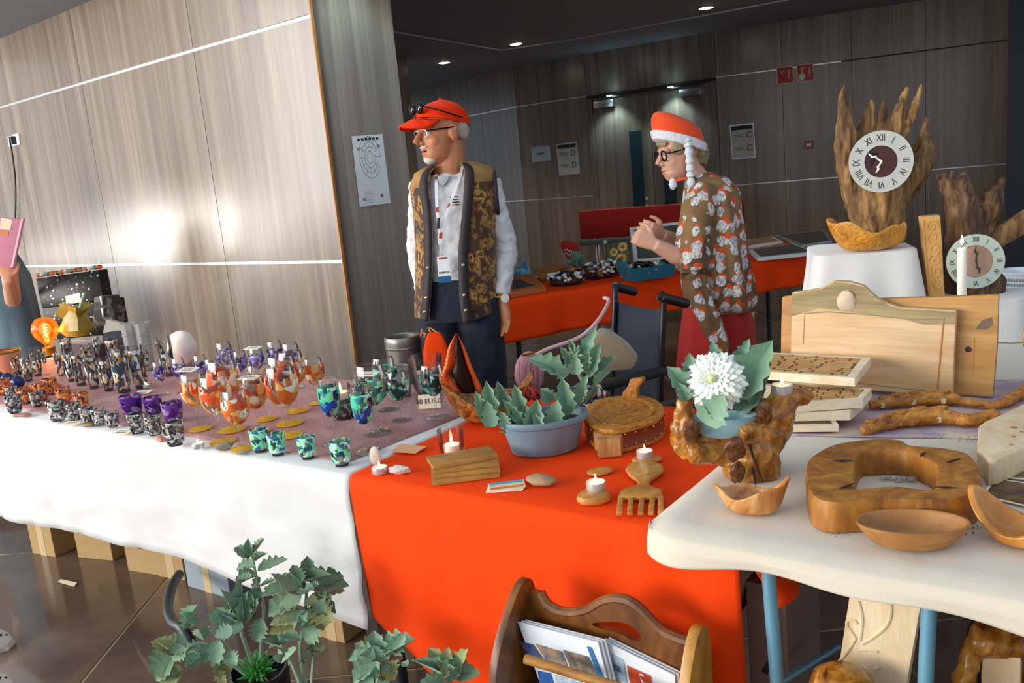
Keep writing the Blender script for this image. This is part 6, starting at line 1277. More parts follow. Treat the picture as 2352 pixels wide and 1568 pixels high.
for k in (-1, 1):
    MB().tube([L(.034*k+.024*cos(a), .100-.006*abs(cos(a)), .008+.015*sin(a)) for a in [i*.4488 for i in range(15)]], .0013, 5, False).build('glasses_rim', STEEL, man); MB().tube([L(.058*k, .094, .016), L(.076*k, .04, .018), L(.083*k, -.015, .020)], .0032, 6).build('glasses_arm', DK, man)
    e_ = MB().blob(L(.032*k, .0765, .008), .0112, 0, 0, 1, 12, 8).build('eye', mat('eye white', 'd8cfc6', .2), man); MB().blob(L(.032*k-.001, .0853, .008), .0045, 0, 0, 1, 10, 6).build('iris', mat('eye dark', '3c2a22', .2), e_)
BRD = mat('white stubble', 'cbbfb2', .9, 0, .2, 90, .6, .006)
MB().blob(L(0, .066, -.090), (.034, .0275, .022), 3, .05, 5, 22, 14, HR).build('beard', BRD, man); MB().blob(L(0, .092, -.043), (.028, .009, .0055), 3, .08, 5, 16, 8, HR).build('moustache', BRD, man); MB().blob(L(0, .092, -.058), (.022, .010, .006), 0, 0, 1, 12, 8, HR).build('mouth', mat('mouth dark', '5a2a22', .5), man)
for k in (-1, 1): MB().blob(L(.064*k, -.055, .008), (.012, .032, .034), 3, .15, 4, 12, 8, HR).build('hair', mat('grey hair', 'a8a096', .9, 0, .2, 90, .6, .006), man)
# lanyard, badge, watch
LAN = stopsmat('lanyard print', ((0, 'e8e4e2'), (.72, 'd8d0cc'), (.86, 'b8482c')), 45, .7)
bd_ = PY(1020, 592, YM-.150)
for pts in ([(1062, 372, .02), (1058, 400, -.07), (1040, 450, -.125), (1016, 520, -.145), (1012, 560, -.15)], [(1002, 400, -.06), (1002, 430, -.11), (1004, 480, -.14), (1008, 520, -.148), (1010, 560, -.15)]):
    b = MB(); A = catmull([PY(x, y, YM+d) for x, y, d in pts], 5); b.loft([[p-Vector((.006, 0, 0)), p+Vector((.006, 0, 0)), p+Vector((.006, .001, 0)), p+Vector((-.006, .001, 0))] for p in A]); b.build('lanyard', LAN, man)
MB().tube([PY(1007, 500, YM-.152), PY(1006, 525, YM-.153)], .005, 6).build('lanyard_clip', BK, man); MB().tube([PY(1010, 560, YM-.15), PY(1016, 588, YM-.15)], .002, 6).build('lanyard_cord', LAN, man)
bq = [PY(x, y, YM-.153) for x, y in ((1003, 590), (1030, 586), (1037, 647), (1008, 650))]
bdg = MB().prism(bq, Vector((0, .002, 0))).build('badge', mat('badge white', 'e6e8ea', .4), man, smooth=False)
bl = [bq[3].lerp(bq[0], a).lerp(bq[2].lerp(bq[1], a), c)-Vector((0, .001, 0)) for a, c in ((0, 0), (0, 1), (.24, 1), (.24, 0))]; MB().prism(bl, Vector((0, .001, 0))).build('badge_band', mat('badge blue', '1f5a8c', .4), bdg, smooth=False)
bx, by = (bq[1]-bq[0]).normalized(), (bq[0]-bq[3]).normalized(); bc_ = sum(bq, Vector())/4
text('badge_text', 'EXHIBITOR', .011, bx, by, bc_-by*.012-Vector((0, .0015, 0)), INK, bdg, sx=.75); MB().box(bc_+by*.044-Vector((0, .0015, 0)), (.032, .001, .008)).build('badge_header', mat('plan red', 'a04438', .7), bdg, smooth=False)
for k in range(4): MB().box(PY(1042+k*1.5, 452+k*6, YM-.112), (.03-.004*(k % 2), .002, .004)).build('shirt_print', INK, man, smooth=False)
GOLD = mat('gold watch', 'c9a24c', .3, .9); wd_ = (wr_r-el_r).normalized(); wa_ = wd_.orthogonal().normalized(); wb_ = wd_.cross(wa_); wo = wr_r+wd_*.004
MB().tube([wo+(wa_*cos(a)+wb_*sin(a))*.033 for a in [i*.3142 for i in range(21)]], .006, 8, False).build('watch_band', GOLD, man)
wn = Vector((.5, -.85, .15)).normalized(); MB().lathe([(.0005, 0), (.018, 0), (.018, .006), (.0005, .007)], 22).xf(basis(wn.orthogonal().normalized(), wn.cross(wn.orthogonal().normalized()), wn, wo+wn*.034)).build('watch_face', mat('watch dial', 'ece8de', .3), man)
# small orange bag hanging from his hand
hb = PY(1000, 792, YM-.17); t = thing('orange_bag', 'orange red paper bag with a cord hanging from the hand behind the glass bowl', 'bag', hb-ZV*.09)
MB().loft([ellring(hb+ZV*z, Vector((w, 0, 0)), Vector((0, d, 0)), 16, 5) for z, w, d in ((-.10, .055, .035), (-.02, .05, .03), (.03, .035, .012), (.05, .022, .006))]).build('bag_body', REDC, t)
MB().tube(catmull([hb+Vector((-.012, 0, .048)), PY(985, 752, YM-.10), hb+Vector((.012, 0, .048))], 6), .003, 6).build('cord', mat('orange cord', 'd9822c', .7), t)
# ---------------------------------------------------------------- the woman in the santa hat
YW = 3.78; mw = mpp(PY(1640, 560, YW)); foot = PY(1650, 830, YW); foot.z = 0
wom = thing('person', 'person in an orange and white santa hat and a patterned brown shawl, hands clasped', 'person', foot)
Hc = PY(1562, 352, YW); b = MB(); L, HR = head(b, Hc, (-.96, -.26, -.14), .96, 1.0)
nb_ = PY(1606, 412, YW+.01); b.tube([L(0, -.03, -.03), L(0, -.04, -.08), nb_-ZV*.02], [.050, .048, .055], 12)
WT = [(1612, 412, 40, .07), (1630, 440, 56, .10), (1636, 500, 62, .13), (1640, 580, 66, .14), (1648, 660, 72, .14), (1650, 720, 74, .14)]
b.loft([ellring(PY(x, y, YW), Vector((1, 0, 0))*w*.85*mw, Vector((0, -.85*d, 0))) for x, y, w, d in WT])
s1_, e1_, w1_ = PY(1612, 470, YW-.12), PY(1598, 612, YW-.16), PY(1505, 562, YW-.18)
s2_, e2_, w2_ = PY(1606, 470, YW+.06), PY(1600, 575, YW+.06), PY(1522, 540, YW-.02)
b.tube([s1_, e1_, e1_.lerp(w1_, .5), w1_], [.045, .044, .038, .028], 12); b.tube([s2_, e2_, e2_.lerp(w2_, .5), w2_], [.042, .04, .036, .028], 12)
hand(b, w1_, PY(1450, 535, YW-.17)-w1_, Vector((.1, .1, 1)), .92, 1.25, 1); hand(b, w2_, PY(1462, 515, YW-.10)-w2_, Vector((.1, -.2, 1)), .92, .9, 1)
for sx_ in (-1, 1): k = PY(1650, 720, YW)+Vector((.08*sx_, 0, 0)); b.tube([k, Vector((k.x, k.y, .45)), Vector((k.x, k.y, .08))], [.08, .055, .035], 10); b.loft([ellring(Vector((k.x-.05*q, k.y-.02*q, .03)), Vector((0, .034, 0)), Vector((0, 0, .026)), 10) for q in (-.5, .5, 1.6, 2.4)])
fuse('body', b, .0036, SK2, wom, 0, 1, 5)
PON = NT('shawl print'); v = PON.coord((1, 1, .95))
def spot(loc, sc, lo, hi):
    c = PON.coord((1, 1, .95), loc=loc); nv = PON.new('ShaderNodeTexNoise'); nv.inputs['Scale'].default_value = 26; PON.l.new(c, nv.inputs['Vector']); ad = PON.new('ShaderNodeMix'); ad.data_type = 'VECTOR'; ad.inputs[0].default_value = .035
    PON.l.new(c, ad.inputs[4]); PON.l.new(nv.outputs['Color'], ad.inputs[5]); w = PON.vor(ad.outputs[1], sc, 'F1', .55); return PON.ramp(w.outputs['Distance'], [(lo, (1, 1, 1)), (hi, (0, 0, 0))])
n_ = PON.noise(v, 5, 3); base_ = PON.ramp(n_, [(.38, hexc('5a4030')), (.6, hexc('8a6a40'))])
c_ = PON.mix(spot((-.010, 0, -.018), 18.5, .34, .38), base_, hexc('d9501c')); wv = PON.noise(PON.coord((1, 1, .4), (0, .6, 0)), 130, 2)
c_ = PON.mix(spot((0, 0, 0), 18.5, .41, .45), c_, PON.ramp(wv, [(.40, hexc('8f8c92')), (.52, hexc('ddd8d4'))])); PON.base(c_); PON.set(Roughness=.85)
pr = [(1602, 398, 30, .055), (1622, 412, 50, .09), (1632, 440, 62, .13), (1634, 490, 68, .155), (1636, 550, 74, .17), (1642, 610, 78, .175), (1650, 660, 82, .175), (1654, 695, 80, .165), (1660, 714, 70, .14)]
rings = []
for k, (x, y, w, d) in enumerate(pr):
    r = ellring(PY(x, y, YW), Vector((w*mw, 0, 0)), Vector((0, -d, 0)), 72, 2.1); c = PY(x, y, YW); q = min(1, k/4)
    rings.append([c+(p-c)*(1+.05*q*sin(j*.9+k*.3)+.03*q*sin(j*2.1+1)) for j, p in enumerate(r)])
b = MB(); b.loft(rings, True, True); b.tube([PY(1622, 430, YW-.08), PY(1606, 480, YW-.12), PY(1592, 560, YW-.15), PY(1594, 618, YW-.15)], [.05, .075, .078, .078], 16); b.tube([PY(1612, 440, YW+.04), PY(1602, 560, YW+.05)], [.06, .075], 14)
o = fuse('shawl', b, .010, PON.m, wom, .005, 12, 3)
b = MB(); T_ = [(1592, 628, .05), (1606, 680, .052), (1632, 740, .05), (1654, 790, .042), (1664, 815, .02)]
b.loft([[PY(x, y, YW-.19)+Vector((cos(a)*w, sin(a)*.022+.006*sin(a*5+i), .01*sin(a*3))) for a in [j*.2618 for j in range(24)]] for i, (x, y, w) in enumerate(T_)]); b.build('shawl_tail', PON.m, wom)
RSK = clothmat('red skirt knit', 'a81a10', bump=.5, sheen=.1); b = MB(); rings = []
for k, (y, w, d) in enumerate(((650, 66, .12), (700, 78, .14), (780, 88, .155), (860, 94, .165))):
    c = PY(1650-k*2, y, YW); rings.append([c+(p-c)*(1+.03*sin(j*1.1)) for j, p in enumerate(ellring(c, Vector((w*mw, 0, 0)), Vector((0, -d, 0)), 60, 2))])
c = rings[-1]; rings.append([Vector((p.x, p.y, .12)) for p in c]); b.loft(rings, True, False); b.build('skirt', RSK, wom)
b = MB(); b.loft([ellring(PY(x, y, YW-.02), Vector((w*mw, 0, 0)), Vector((0, -d, 0)), 30) for x, y, w, d in ((1606, 490, 30, .08), (1596, 540, 30, .10), (1596, 600, 30, .10))]); b.build('red_top', RSK, wom)
# hat
HATR = clothmat('orange felt', 'ec4a0c', sheen=.2); HATW = mat('white plush', 'dfe0e4', .95, 0, .06, 90, .8, .006)
ht = lambda y, z: z+.50*y      # tipped back
rg = lambda k, z, o_=0: [L(.094*k*cos(a), -.006+o_+.112*k*sin(a), ht(-.006+.112*k*sin(a), z)) for a in [2*pi*j/36 for j in range(36)]]
MB().loft([rg(1.0, .030), rg(1.06, .034), rg(1.06, .070), rg(1.0, .074)], True, True).build('hat_band', HATW, wom)
MB().loft([rg(.99, .066), rg(.99, .10), rg(.93, .130, .0), rg(.72, .158, .012), rg(.42, .178, .028), rg(.06, .188, .038)], True, True).build('hat_crown', HATR, wom)
brd = MB(); A = catmull([L(.088, .0, .060), L(.090, .002, .02), L(.088, .008, -.05), L(.082, .012, -.105)], 6); brd.tube(A, [.013+.003*(i % 3) for i in range(len(A))], 10); brd.build('hat_tie', HATW, wom)
A = catmull([L(-.088, .0, .060), L(-.09, .002, -.02), L(-.06, .03, -.11)], 6); MB().tube(A, .012, 8).build('hat_tie', HATW, wom)
for p in (L(.078, .012, -.128), L(.03, .075, -.120)): MB().blob(p, (.017, .017, .024), 2, .15, 3, 12, 8).build('pompon', HATW, wom)
MB().tube([L(.078, .012, -.105), L(.05, .06, -.108), L(.02, .07, -.108)], .006, 6).build('tie_bow', HATR, wom)
HAIR = mat('ash blonde hair', '9a8a66', .8, 0, .25, 70, .8, .008)
MB().blob(L(0, -.085, -.012), (.066, .040, .062), 3, .15, 4, 18, 12, HR).build('hair', HAIR, wom)
for k in (-1, 1): MB().blob(L(.064*k, .030, .030), (.016, .036, .030), 3, .15, 4, 14, 10, HR).build('hair', HAIR, wom)
MB().blob(L(0, .078, .058), (.045, .014, .014), 3, .2, 4, 14, 8, HR).build('hair', HAIR, wom)
for k in (-1, 1):
    MB().tube([L(.034*k+.026*cos(a), .100-.006*abs(cos(a)), .008+.022*sin(a)) for a in [i*.4488 for i in range(15)]], .0034, 6, False).build('glasses_rim', DK, wom); MB().tube([L(.060*k, .096, .016), L(.076*k, .04, .018), L(.080*k, -.015, .016)], .0032, 6).build('glasses_arm', DK, wom)
    e_ = MB().blob(L(.032*k, .0765, .008), .0110, 0, 0, 1, 12, 8).build('eye', mat('eye white', 'd8cfc6', .2), wom); MB().blob(L(.032*k, .0853, .008), .0045, 0, 0, 1, 10, 6).build('iris', mat('eye dark', '3c2a22', .2), e_)
MB().blob(L(0, .096, -.058), (.018, .006, .004), 0, 0, 1, 12, 8, HR).build('mouth', mat('lip rose', 'a85a50', .5), wom)
for q, r, m_ in ((.28, .036, mat('dark cord', '2c2a2a', .6)), (.42, .040, mat('teal bead', '5a8f92', .4)), (.36, .039, mat('pale beads', 'b5c0b8', .4))):
    d = (e2_-w2_).normalized(); a_ = d.orthogonal().normalized(); b_ = d.cross(a_); c = w2_.lerp(e2_, q); MB().tube([c+(a_*cos(x)+b_*sin(x))*r for x in [i*.3142 for i in range(21)]], .0032, 6, False).build('bracelet', m_, wom)
# ---------------------------------------------------------------- visitor cut off by the left edge
YV = 4.86; foot = PY(-10, 800, YV); foot.z = 0; vis = thing('person', 'person in a blue grey dress holding a pink folder', 'person', foot)
b = MB(); mv = mpp(PY(0, 700, YV)); Hc = PY(-75, 455, YV); L, HR = head(b, Hc, (.75, -.65, -.2), .95); b.tube([L(0, -.03, -.03), L(0, -.03, -.09), PY(-45, 570, YV)], [.05, .048, .055], 12)
VT = [(-45, 560, 34, .06), (-38, 585, 70, .10), (-20, 640, 84, .13), (-4, 720, 88, .14), (10, 800, 92, .15)]
b.loft([ellring(PY(x, y, YV), Vector((w*.85*mv, 0, 0)), Vector((0, -d*.85, 0))) for x, y, w, d in VT])
ws, we, wh = PY(20, 610, YV-.06), PY(30, 690, YV-.16), PY(18, 640, YV-.30); b.tube([ws, we, wh], [.045, .042, .03], 10); hand(b, wh, PY(10, 600, YV-.34)-wh, Vector((1, 0, .2)), .95, .8, 1)
for sx_ in (-1, 1): k = PY(10, 800, YV)+Vector((.08*sx_, 0, 0)); b.tube([k, Vector((k.x, k.y, .45)), Vector((k.x, k.y, .03))], [.08, .055, .035], 10)
fuse('body', b, .006, SK2, vis, 0, 1, 2)
b = MB(); b.loft([ellring(PY(x, y, YV), Vector((w*mv, 0, 0)), Vector((0, -d, 0)), 40) for x, y, w, d in VT+[(30, 900, 110, .2), (38, 960, 120, .22)]], True, True); b.build('dress', noisemat('blue grey dress', ((.35, '4f6878'), (.5, '64808e'), (.7, '7a929c')), 9, .8, (1, 1, .3)), vis)
MB().blob(L(0, -.02, .02), (.09, .11, .11), 3, .1, 3, 18, 12, HR).build('hair', HAIR, vis)
t = thing('pink_folder', 'pink folder with pale labels held by the visitor in blue grey', 'folder', PY(15, 590, YV-.34)); fq = [PY(x, y, YV-.36) for x, y in ((-40, 498), (48, 502), (24, 614), (-60, 606))]
MB().prism(fq, Vector((0, .02, 0))).build('cover', mat('pink card', 'c07a92', .6), t, bev=.002)
MB().prism([fq[1], fq[1]+Vector((.012, .0, 0)), fq[2]+Vector((.012, 0, 0)), fq[2]], Vector((0, .02, 0))).build('spine', mat('pale pink', 'd8a8c0', .6), t, smooth=False)
for cs, cc_ in ((((2, 500), (28, 504), (24, 528), (0, 526)), 'd9c9a8'), (((-2, 530), (20, 532), (18, 542), (-4, 540)), 'c8742c')): MB().prism([PY(x, y, YV-.362) for x, y in cs], Vector((0, .001, 0))).build('sticker', mat('sticker '+cc_, cc_, .6), t, smooth=False)
# ================================================================ ON THE FLOOR
KRAFT = mat('kraft board', 'a98a5c', .8, 0, .12, 40, .1); GREYB = mat('grey carton', '8d97a0', .8, 0, .08)
def carton(x0, x1, y, hgt, dep, label, m=KRAFT, mark=None):
    a, c = P(x0, y[0], 0), P(x1, y[1], 0); d = (c-a); d.z = 0; L = d.length; d.normalize(); n = Vector((-d.y, d.x, 0)); n = n if n.y > 0 else -n
    t = thing('carton', label, 'box', (a+c)/2+n*dep/2); MB().prism([a, c, c+n*dep, a+n*dep], ZV*hgt).build('box', m, t, bev=.003, smooth=False)
    mid = (a+c)/2
    if not mark: MB().prism([mid-n*.0008-d*.02, mid-n*.0008+d*.02, mid-n*.0008+d*.02+ZV*hgt, mid-n*.0008-d*.02+ZV*hgt], n*.0006).build('tape', mat('brown tape', 'bfa67c', .4), t, smooth=False)
    if mark: text('printed_mark', mark, .05, d, ZV, (a+c)/2+ZV*hgt*.45-n*.0015, mat('carton ink', '5f4a34', .8), t)
    return t
carton(75, 128, (1270, 1280), .36, .26, 'tall kraft carton with a pale tape strip at the far end under the white cloth')
carton(180, 260, (1280, 1288), .30, .22, 'kraft carton with a small printed mark in the middle under the white cloth', mark='o')
carton(295, 368, (1310, 1322), .26, .2, 'kraft carton with a small printed mark beside the black hose', mark='U')
carton(366, 426, (1324, 1334), .26, .2, 'plain kraft carton touching the printed carton beside the black hose')
carton(432, 530, (1346, 1376), .28, .2, 'pale grey carton under the white cloth behind the tall plant', GREYB)
carton(735, 792, (1462, 1478), .30, .1, 'flat kraft carton under the corner of the white cloth')
carton(866, 944, (1432, 1454), .32, .08, 'pale tan carton under the red cloth beside the white corner', mat('tan carton', 'b09a7c', .8))
ct = PP(1712, 1335, G(0, .10), VX); cz_ = ct.z; c0_ = Vector((ct.x, ct.y, 0)); t = thing('carton', 'tall taupe carton with dark printed bars beside the blue table leg', 'box', c0_+UX*.08+VX*.09)
MB().prism([c0_, c0_+UX*.075, c0_+UX*.075+VX*.2, c0_+VX*.2], ZV*cz_).build('box', mat('taupe carton', '8a7468', .8), t, bev=.003, smooth=False)
MB().prism([c0_+ZV*cz_, c0_+VX*.2+ZV*cz_, c0_+VX*.2-UX*.04+ZV*(cz_-.10), c0_-UX*.04-VX*.0+ZV*(cz_-.10)], UX*.004).build('flap', mat('taupe carton', '8a7468', .8), t, smooth=False)
for dz_ in (.16, .21): MB().box(c0_+UX*.04+ZV*(cz_-dz_)-VX*.001, (.012, .001, .045), RS @ Matrix.Rotation(.5, 3, 'Y')).build('print_bar', mat('carton print', '2a2a34', .7), t, smooth=False)
hz = [PY(x, y, Y) for x, y, Y in ((412, 1318, 2.95), (396, 1345, 2.85), (386, 1385, 2.72), (388, 1410, 2.62), (400, 1432, 2.52), (420, 1445, 2.45), (450, 1500, 2.4))]
hz = [Vector((p.x, p.y, max(p.z, .02))) for p in hz]
one('black_hose', 'black flexible hose looping out from under the white cloth', 'hose', MB().tube(catmull(hz, 6), .017, 10), mat('hose rubber', '26302f', .4))
one('paper_scrap', 'small scrap of paper lying on the dark tiles', 'paper', MB().prism([P(x, y, .004) for x, y in ((133, 1336), (140, 1330), (177, 1338), (170, 1347))], ZV*.001), CARD, smooth=False)
# clogs at the left edge
CL = mat('white clog foam', 'cfc2b8', .6, 0, .1); HO = mat('clog hole', '2e2a28', .8)
for k, (x, y, lab) in enumerate(((-10, 1490, 'white perforated clog farther from the plants'), (-14, 1592, 'white perforated clog nearer the plants'))):
    c = P(x, y, 0)+Vector((-.06, .0, 0)); t = thing('garden_clog', lab, 'shoe', c)
    MB().loft([[c+Vector((xx, yy*w, z)) for yy, z in ((-1, 0), (-1.05, .02), (-.8, h), (0, h*1.12), (.8, h), (1.05, .02), (1, 0))] for xx, w, h in ((-.13, .03, .05), (-.10, .042, .075), (-.02, .046, .075), (.05, .05, .06), (.09, .042, .04), (.115, .02, .022))]).build('upper', CL, t, bev=.006)
    for i in range(14): 
        xx = .0+.10*((i*5) % 14)/14; yy = -.036+.072*((i*3) % 7)/6; MB().blob(c+Vector((xx, yy*(1-xx*3), .083-abs(yy)*.35-.40*xx)), (.006, .006, .004), 0, 0, 1, 8, 5).build('hole', HO, t)
    MB().loft([[c+Vector((xx, yy*w, z)) for yy, z in ((-1.08, 0), (-1.08, .014), (1.08, .014), (1.08, 0))] for xx, w in ((-.13, .03), (-.05, .046), (.05, .052), (.118, .02))]).build('sole', CL, t, bev=.003)
# plants in front of the tables
BAG = mat('black nursery bag', '1c2028', .28, 0, .3, 40, .8, .01); TERR = mat('brown nursery pot', '4a3428', .6)
def bigplant(label, px, Yb, potm, pot_r, pot_h, stems, leaves, meshes, moss=False):
    c = PY(px[0], px[1], Yb); c = Vector((c.x, c.y, 0)); t = thing('kalanchoe_plant', label, 'potted plant', c)
    MB().lathe([(.0005, .004), (pot_r*.8, 0), (pot_r*.95, pot_h*.5), (pot_r*1.02, pot_h*.95), (pot_r*.98, pot_h), (pot_r*.9, pot_h), (pot_r*.85, pot_h*.85), (.0005, pot_h*.85)], 26, c, wob=.10 if potm is BAG else .01, seed=px[0]).build('pot', potm, t)
    MB().lathe([(pot_r*.88, pot_h*.86), (pot_r*.4, pot_h*.92), (.0005, pot_h*.93)], 18, c).build('soil', SOIL, t)
    if moss: spikes(t, c+ZV*(pot_h*.95), .05, 120, SPROUT, 5, 'moss_cushion')
    for st in stems:
        pts = [PY(x, y, Yb+d) for x, y, d in st]; MB().tube(catmull([c+ZV*pot_h*.85]+pts, 4), [.007-.004*i/(4*len(pts)) for i in range(4*len(pts)+1)], 6).build('stem', STEMG, t)
    for i, (bx, by, tx, ty, w, d, k) in enumerate(leaves):
        B = PY(bx, by, Yb+d); T = PY(tx, ty, Yb+d+random.uniform(-.03, .02)); f = (CAM-B).normalized()*.6+ZV*.8+Vector((random.uniform(-.4, .4), random.uniform(-.3, .3), 0)); leaf(t, B, T, w*mpp(B)*1.35, i, f, (meshes, LD_, LO_)[k])
        if i % 3 != 2: B2 = B.lerp(T, .12)+Vector((random.uniform(-.012, .012), random.uniform(-.03, .02), random.uniform(-.015, .01))); leaf(t, B2, B2+Matrix.Rotation(random.uniform(-.9, .9), 3, 'Y') @ (T-B)*random.uniform(.55, .85), w*mpp(B)*random.uniform(.8, 1.15), i+1, f+Vector((random.uniform(-.5, .5), 0, 0)), (meshes, LD_, LO_)[k])
    return t
bigplant('tall kalanchoe with a bare topped stem in a black plastic bag', (590, 1530), 1.95, BAG, .072, .275,
  [[(600, 1480, 0), (606, 1400, 0), (592, 1340, 0), (578, 1270, 0)], [(560, 1470, -.02), (545, 1420, -.02)], [(470, 1480, -.05), (420, 1500, -.06)], [(480, 1440, -.04)]],
  [(578, 1275, 568, 1237, 16, 0, 1), (580, 1272, 612, 1238, 16, 0, 1), (574, 1280, 538, 1256, 26, 0, 1), (590, 1275, 604, 1268, 10, 0, 1), (586, 1300, 540, 1305, 24, 0, 1), (592, 1310, 664, 1288, 24, 0, 1), (592, 1322, 534, 1340, 22, 0, 1), (600, 1345, 636, 1330, 14, 0, 1), (596, 1350, 578, 1385, 20, 0, 1), (600, 1360, 585, 1378, 22, 0, 1),
   (560, 1420, 545, 1340, 32, -.02, 0), (555, 1425, 506, 1352, 22, -.03, 0), (560, 1425, 565, 1365, 28, -.04, 0), (575, 1420, 600, 1385, 40, -.04, 1), (545, 1430, 500, 1395, 40, -.03, 0), (540, 1440, 478, 1410, 40, -.05, 0), (560, 1440, 500, 1455, 40, -.06, 0), (600, 1420, 590, 1470, 30, -.06, 0),
   (445, 1430, 440, 1392, 34, -.05, 0), (440, 1440, 425, 1398, 30, -.06, 0), (470, 1470, 455, 1440, 26, -.06, 0), (480, 1480, 470, 1520, 34, -.06, 0), (470, 1500, 420, 1520, 44, -.07, 0), (500, 1470, 495, 1540, 28, -.08, 0), (430, 1480, 380, 1490, 44, -.07, 1), (410, 1500, 345, 1478, 40, -.08, 2), (400, 1510, 350, 1560, 56, -.08, 1), (420, 1540, 365, 1575, 40, -.09, 2), (450, 1530, 430, 1500, 30, -.09, 0), (520, 1500, 545, 1530, 26, -.08, 0), (500, 1520, 520, 1560, 30, -.09, 2)], LEAVES, True)
bigplant('bushy kalanchoe with broad drooping leaves in a brown nursery pot', (700, 1540), 1.86, TERR, .058, .255,
  [[(690, 1500, 0), (700, 1420, 0), (705, 1340, 0)], [(665, 1510, -.02), (645, 1480, -.03)], [(720, 1500, -.02)]],
  [(705, 1335, 706, 1278, 34, 0, 1), (700, 1335, 692, 1300, 22, 0, 1), (710, 1335, 752, 1314, 22, 0, 1), (700, 1335, 640, 1322, 26, 0, 1), (710, 1345, 800, 1340, 44, -.01, 1), (715, 1350, 790, 1362, 40, .0, 1), (695, 1355, 600, 1360, 34, -.02, 1), (695, 1360, 640, 1390, 60, -.01, 1), (690, 1370, 612, 1410, 58, .0, 1), (705, 1360, 735, 1345, 26, -.03, 0), (715, 1365, 750, 1400, 40, 0, 1), (705, 1375, 728, 1388, 26, -.03, 2), (720, 1380, 770, 1405, 40, -.02, 1), (715, 1390, 765, 1430, 44, -.03, 2), (690, 1400, 665, 1440, 46, -.02, 2), (700, 1400, 690, 1440, 24, -.03, 0), (690, 1420, 620, 1430, 40, -.03, 2), (700, 1470, 740, 1430, 46, -.04, 0), (690, 1470, 615, 1478, 26, -.04, 0), (700, 1490, 712, 1520, 40, -.05, 0), (640, 1485, 610, 1470, 26, -.05, 0), (720, 1490, 745, 1480, 30, -.05, 1), (650, 1500, 640, 1520, 16, -.05, 0)], LEAVES)
bigplant('low kalanchoe with broad grey leaves in front of the red cloth corner', (870, 1570), 1.72, BAG, .06, .15,
  [[(865, 1530, 0), (862, 1505, 0)]],
  [(865, 1510, 858, 1450, 44, 0, 0), (862, 1510, 815, 1480, 36, 0, 2), (862, 1512, 800, 1510, 36, -.02, 0), (870, 1505, 925, 1462, 40, 0, 0), (885, 1500, 950, 1462, 46, -.01, 0), (880, 1515, 925, 1508, 44, -.02, 0), (860, 1525, 808, 1565, 40, -.03, 0), (875, 1525, 885, 1580, 44, -.03, 0), (885, 1525, 905, 1560, 36, -.03, 2), (860, 1505, 835, 1460, 30, .02, 2), (870, 1520, 850, 1580, 40, -.04, 0)], LEAVES)
bigplant('small olive tinted kalanchoe beside the curved magazine rack', (1030, 1590), 1.58, BAG, .055, .13,
  [[(1030, 1560, 0), (1030, 1545, 0)]],
  [(1025, 1550, 985, 1488, 40, 0, 2), (1030, 1550, 1000, 1510, 20, -.03, 2), (1025, 1555, 955, 1510, 22, -.02, 0), (1040, 1550, 1075, 1490, 40, 0, 2), (1040, 1550, 1060, 1508, 34, -.02, 0), (1045, 1555, 1105, 1548, 30, -.02, 0), (1035, 1555, 1045, 1525, 30, -.03, 0), (1020, 1560, 960, 1575, 34, -.02, 0), (935, 1530, 922, 1520, 16, -.05, 0)], LEAVES)
# magazine rack with newspapers
RK = wood('rack walnut', '3a1e0a', '6b3c14', '8f5a22', 7, (.4, 1, .5), (0, 0, .4), .35, .15, 1.5); RKL = wood('rack oak', '8a541a', 'b5802c', 'd09c48', 8, (1, 1, .25), (0, 0, 0), .4, .15, 1.2)
t = thing('magazine_rack', 'curved wooden magazine rack with a cut out handle, holding newspapers', 'magazine rack', G(.62, -.22, 0))
kp0 = G(0, -.105); back = [(1225, 1700), (1215, 1420), (1214, 1372), (1230, 1345), (1246, 1355), (1262, 1382), (1290, 1398), (1325, 1402), (1360, 1394), (1390, 1376), (1420, 1370), (1450, 1376), (1478, 1396), (1505, 1425), (1530, 1446), (1565, 1462), (1600, 1470), (1600, 1720)]
bk = catmull([PP(x, y, kp0, VX) for x, y in back[4:-1]], 4); z0 = .06
lo0, lo1 = PP(1225, 1568, kp0, VX), PP(1600, 1568, kp0, VX)
outl = [Vector((lo0.x, lo0.y, z0))]+bk+[Vector((lo1.x, lo1.y, z0))]
hole = [PP(x, y, kp0, VX) for x, y in ((1368, 1424), (1400, 1418), (1440, 1420), (1468, 1434), (1484, 1458), (1466, 1462), (1430, 1444), (1395, 1436))]
# back panel built as two strips so that the handle hole is really open
nb_ = len(bk); hs = catmull(hole, 3, True); hc = sum(hole, Vector())/len(hole)
def sOf(p): return (p-F0).dot(UX)
b = MB(); cols = []
ss = [sOf(outl[0])+(sOf(outl[-1])-sOf(outl[0]))*i/60 for i in range(61)]
def interp(lst, s):
    for p, q in zip(lst, lst[1:]):
        a, c = sOf(p), sOf(q)
        if min(a, c) <= s <= max(a, c) and abs(c-a) > 1e-6: return p.z+(q.z-p.z)*(s-a)/(c-a)
    return lst[0].z if s < sOf(lst[0]) else lst[-1].z
hsS = sorted([(sOf(p), p.z) for p in hs]); h0, h1 = hsS[0][0], hsS[-1][0]
def holez(s):
    zz = []
    n = len(hs)
    for i in range(n):
        p, q = hs[i], hs[(i+1) % n]; a, c = sOf(p), sOf(q)
        if min(a, c) <= s < max(a, c): zz.append(p.z+(q.z-p.z)*(s-a)/(c-a))
    return (min(zz), max(zz)) if len(zz) >= 2 else None
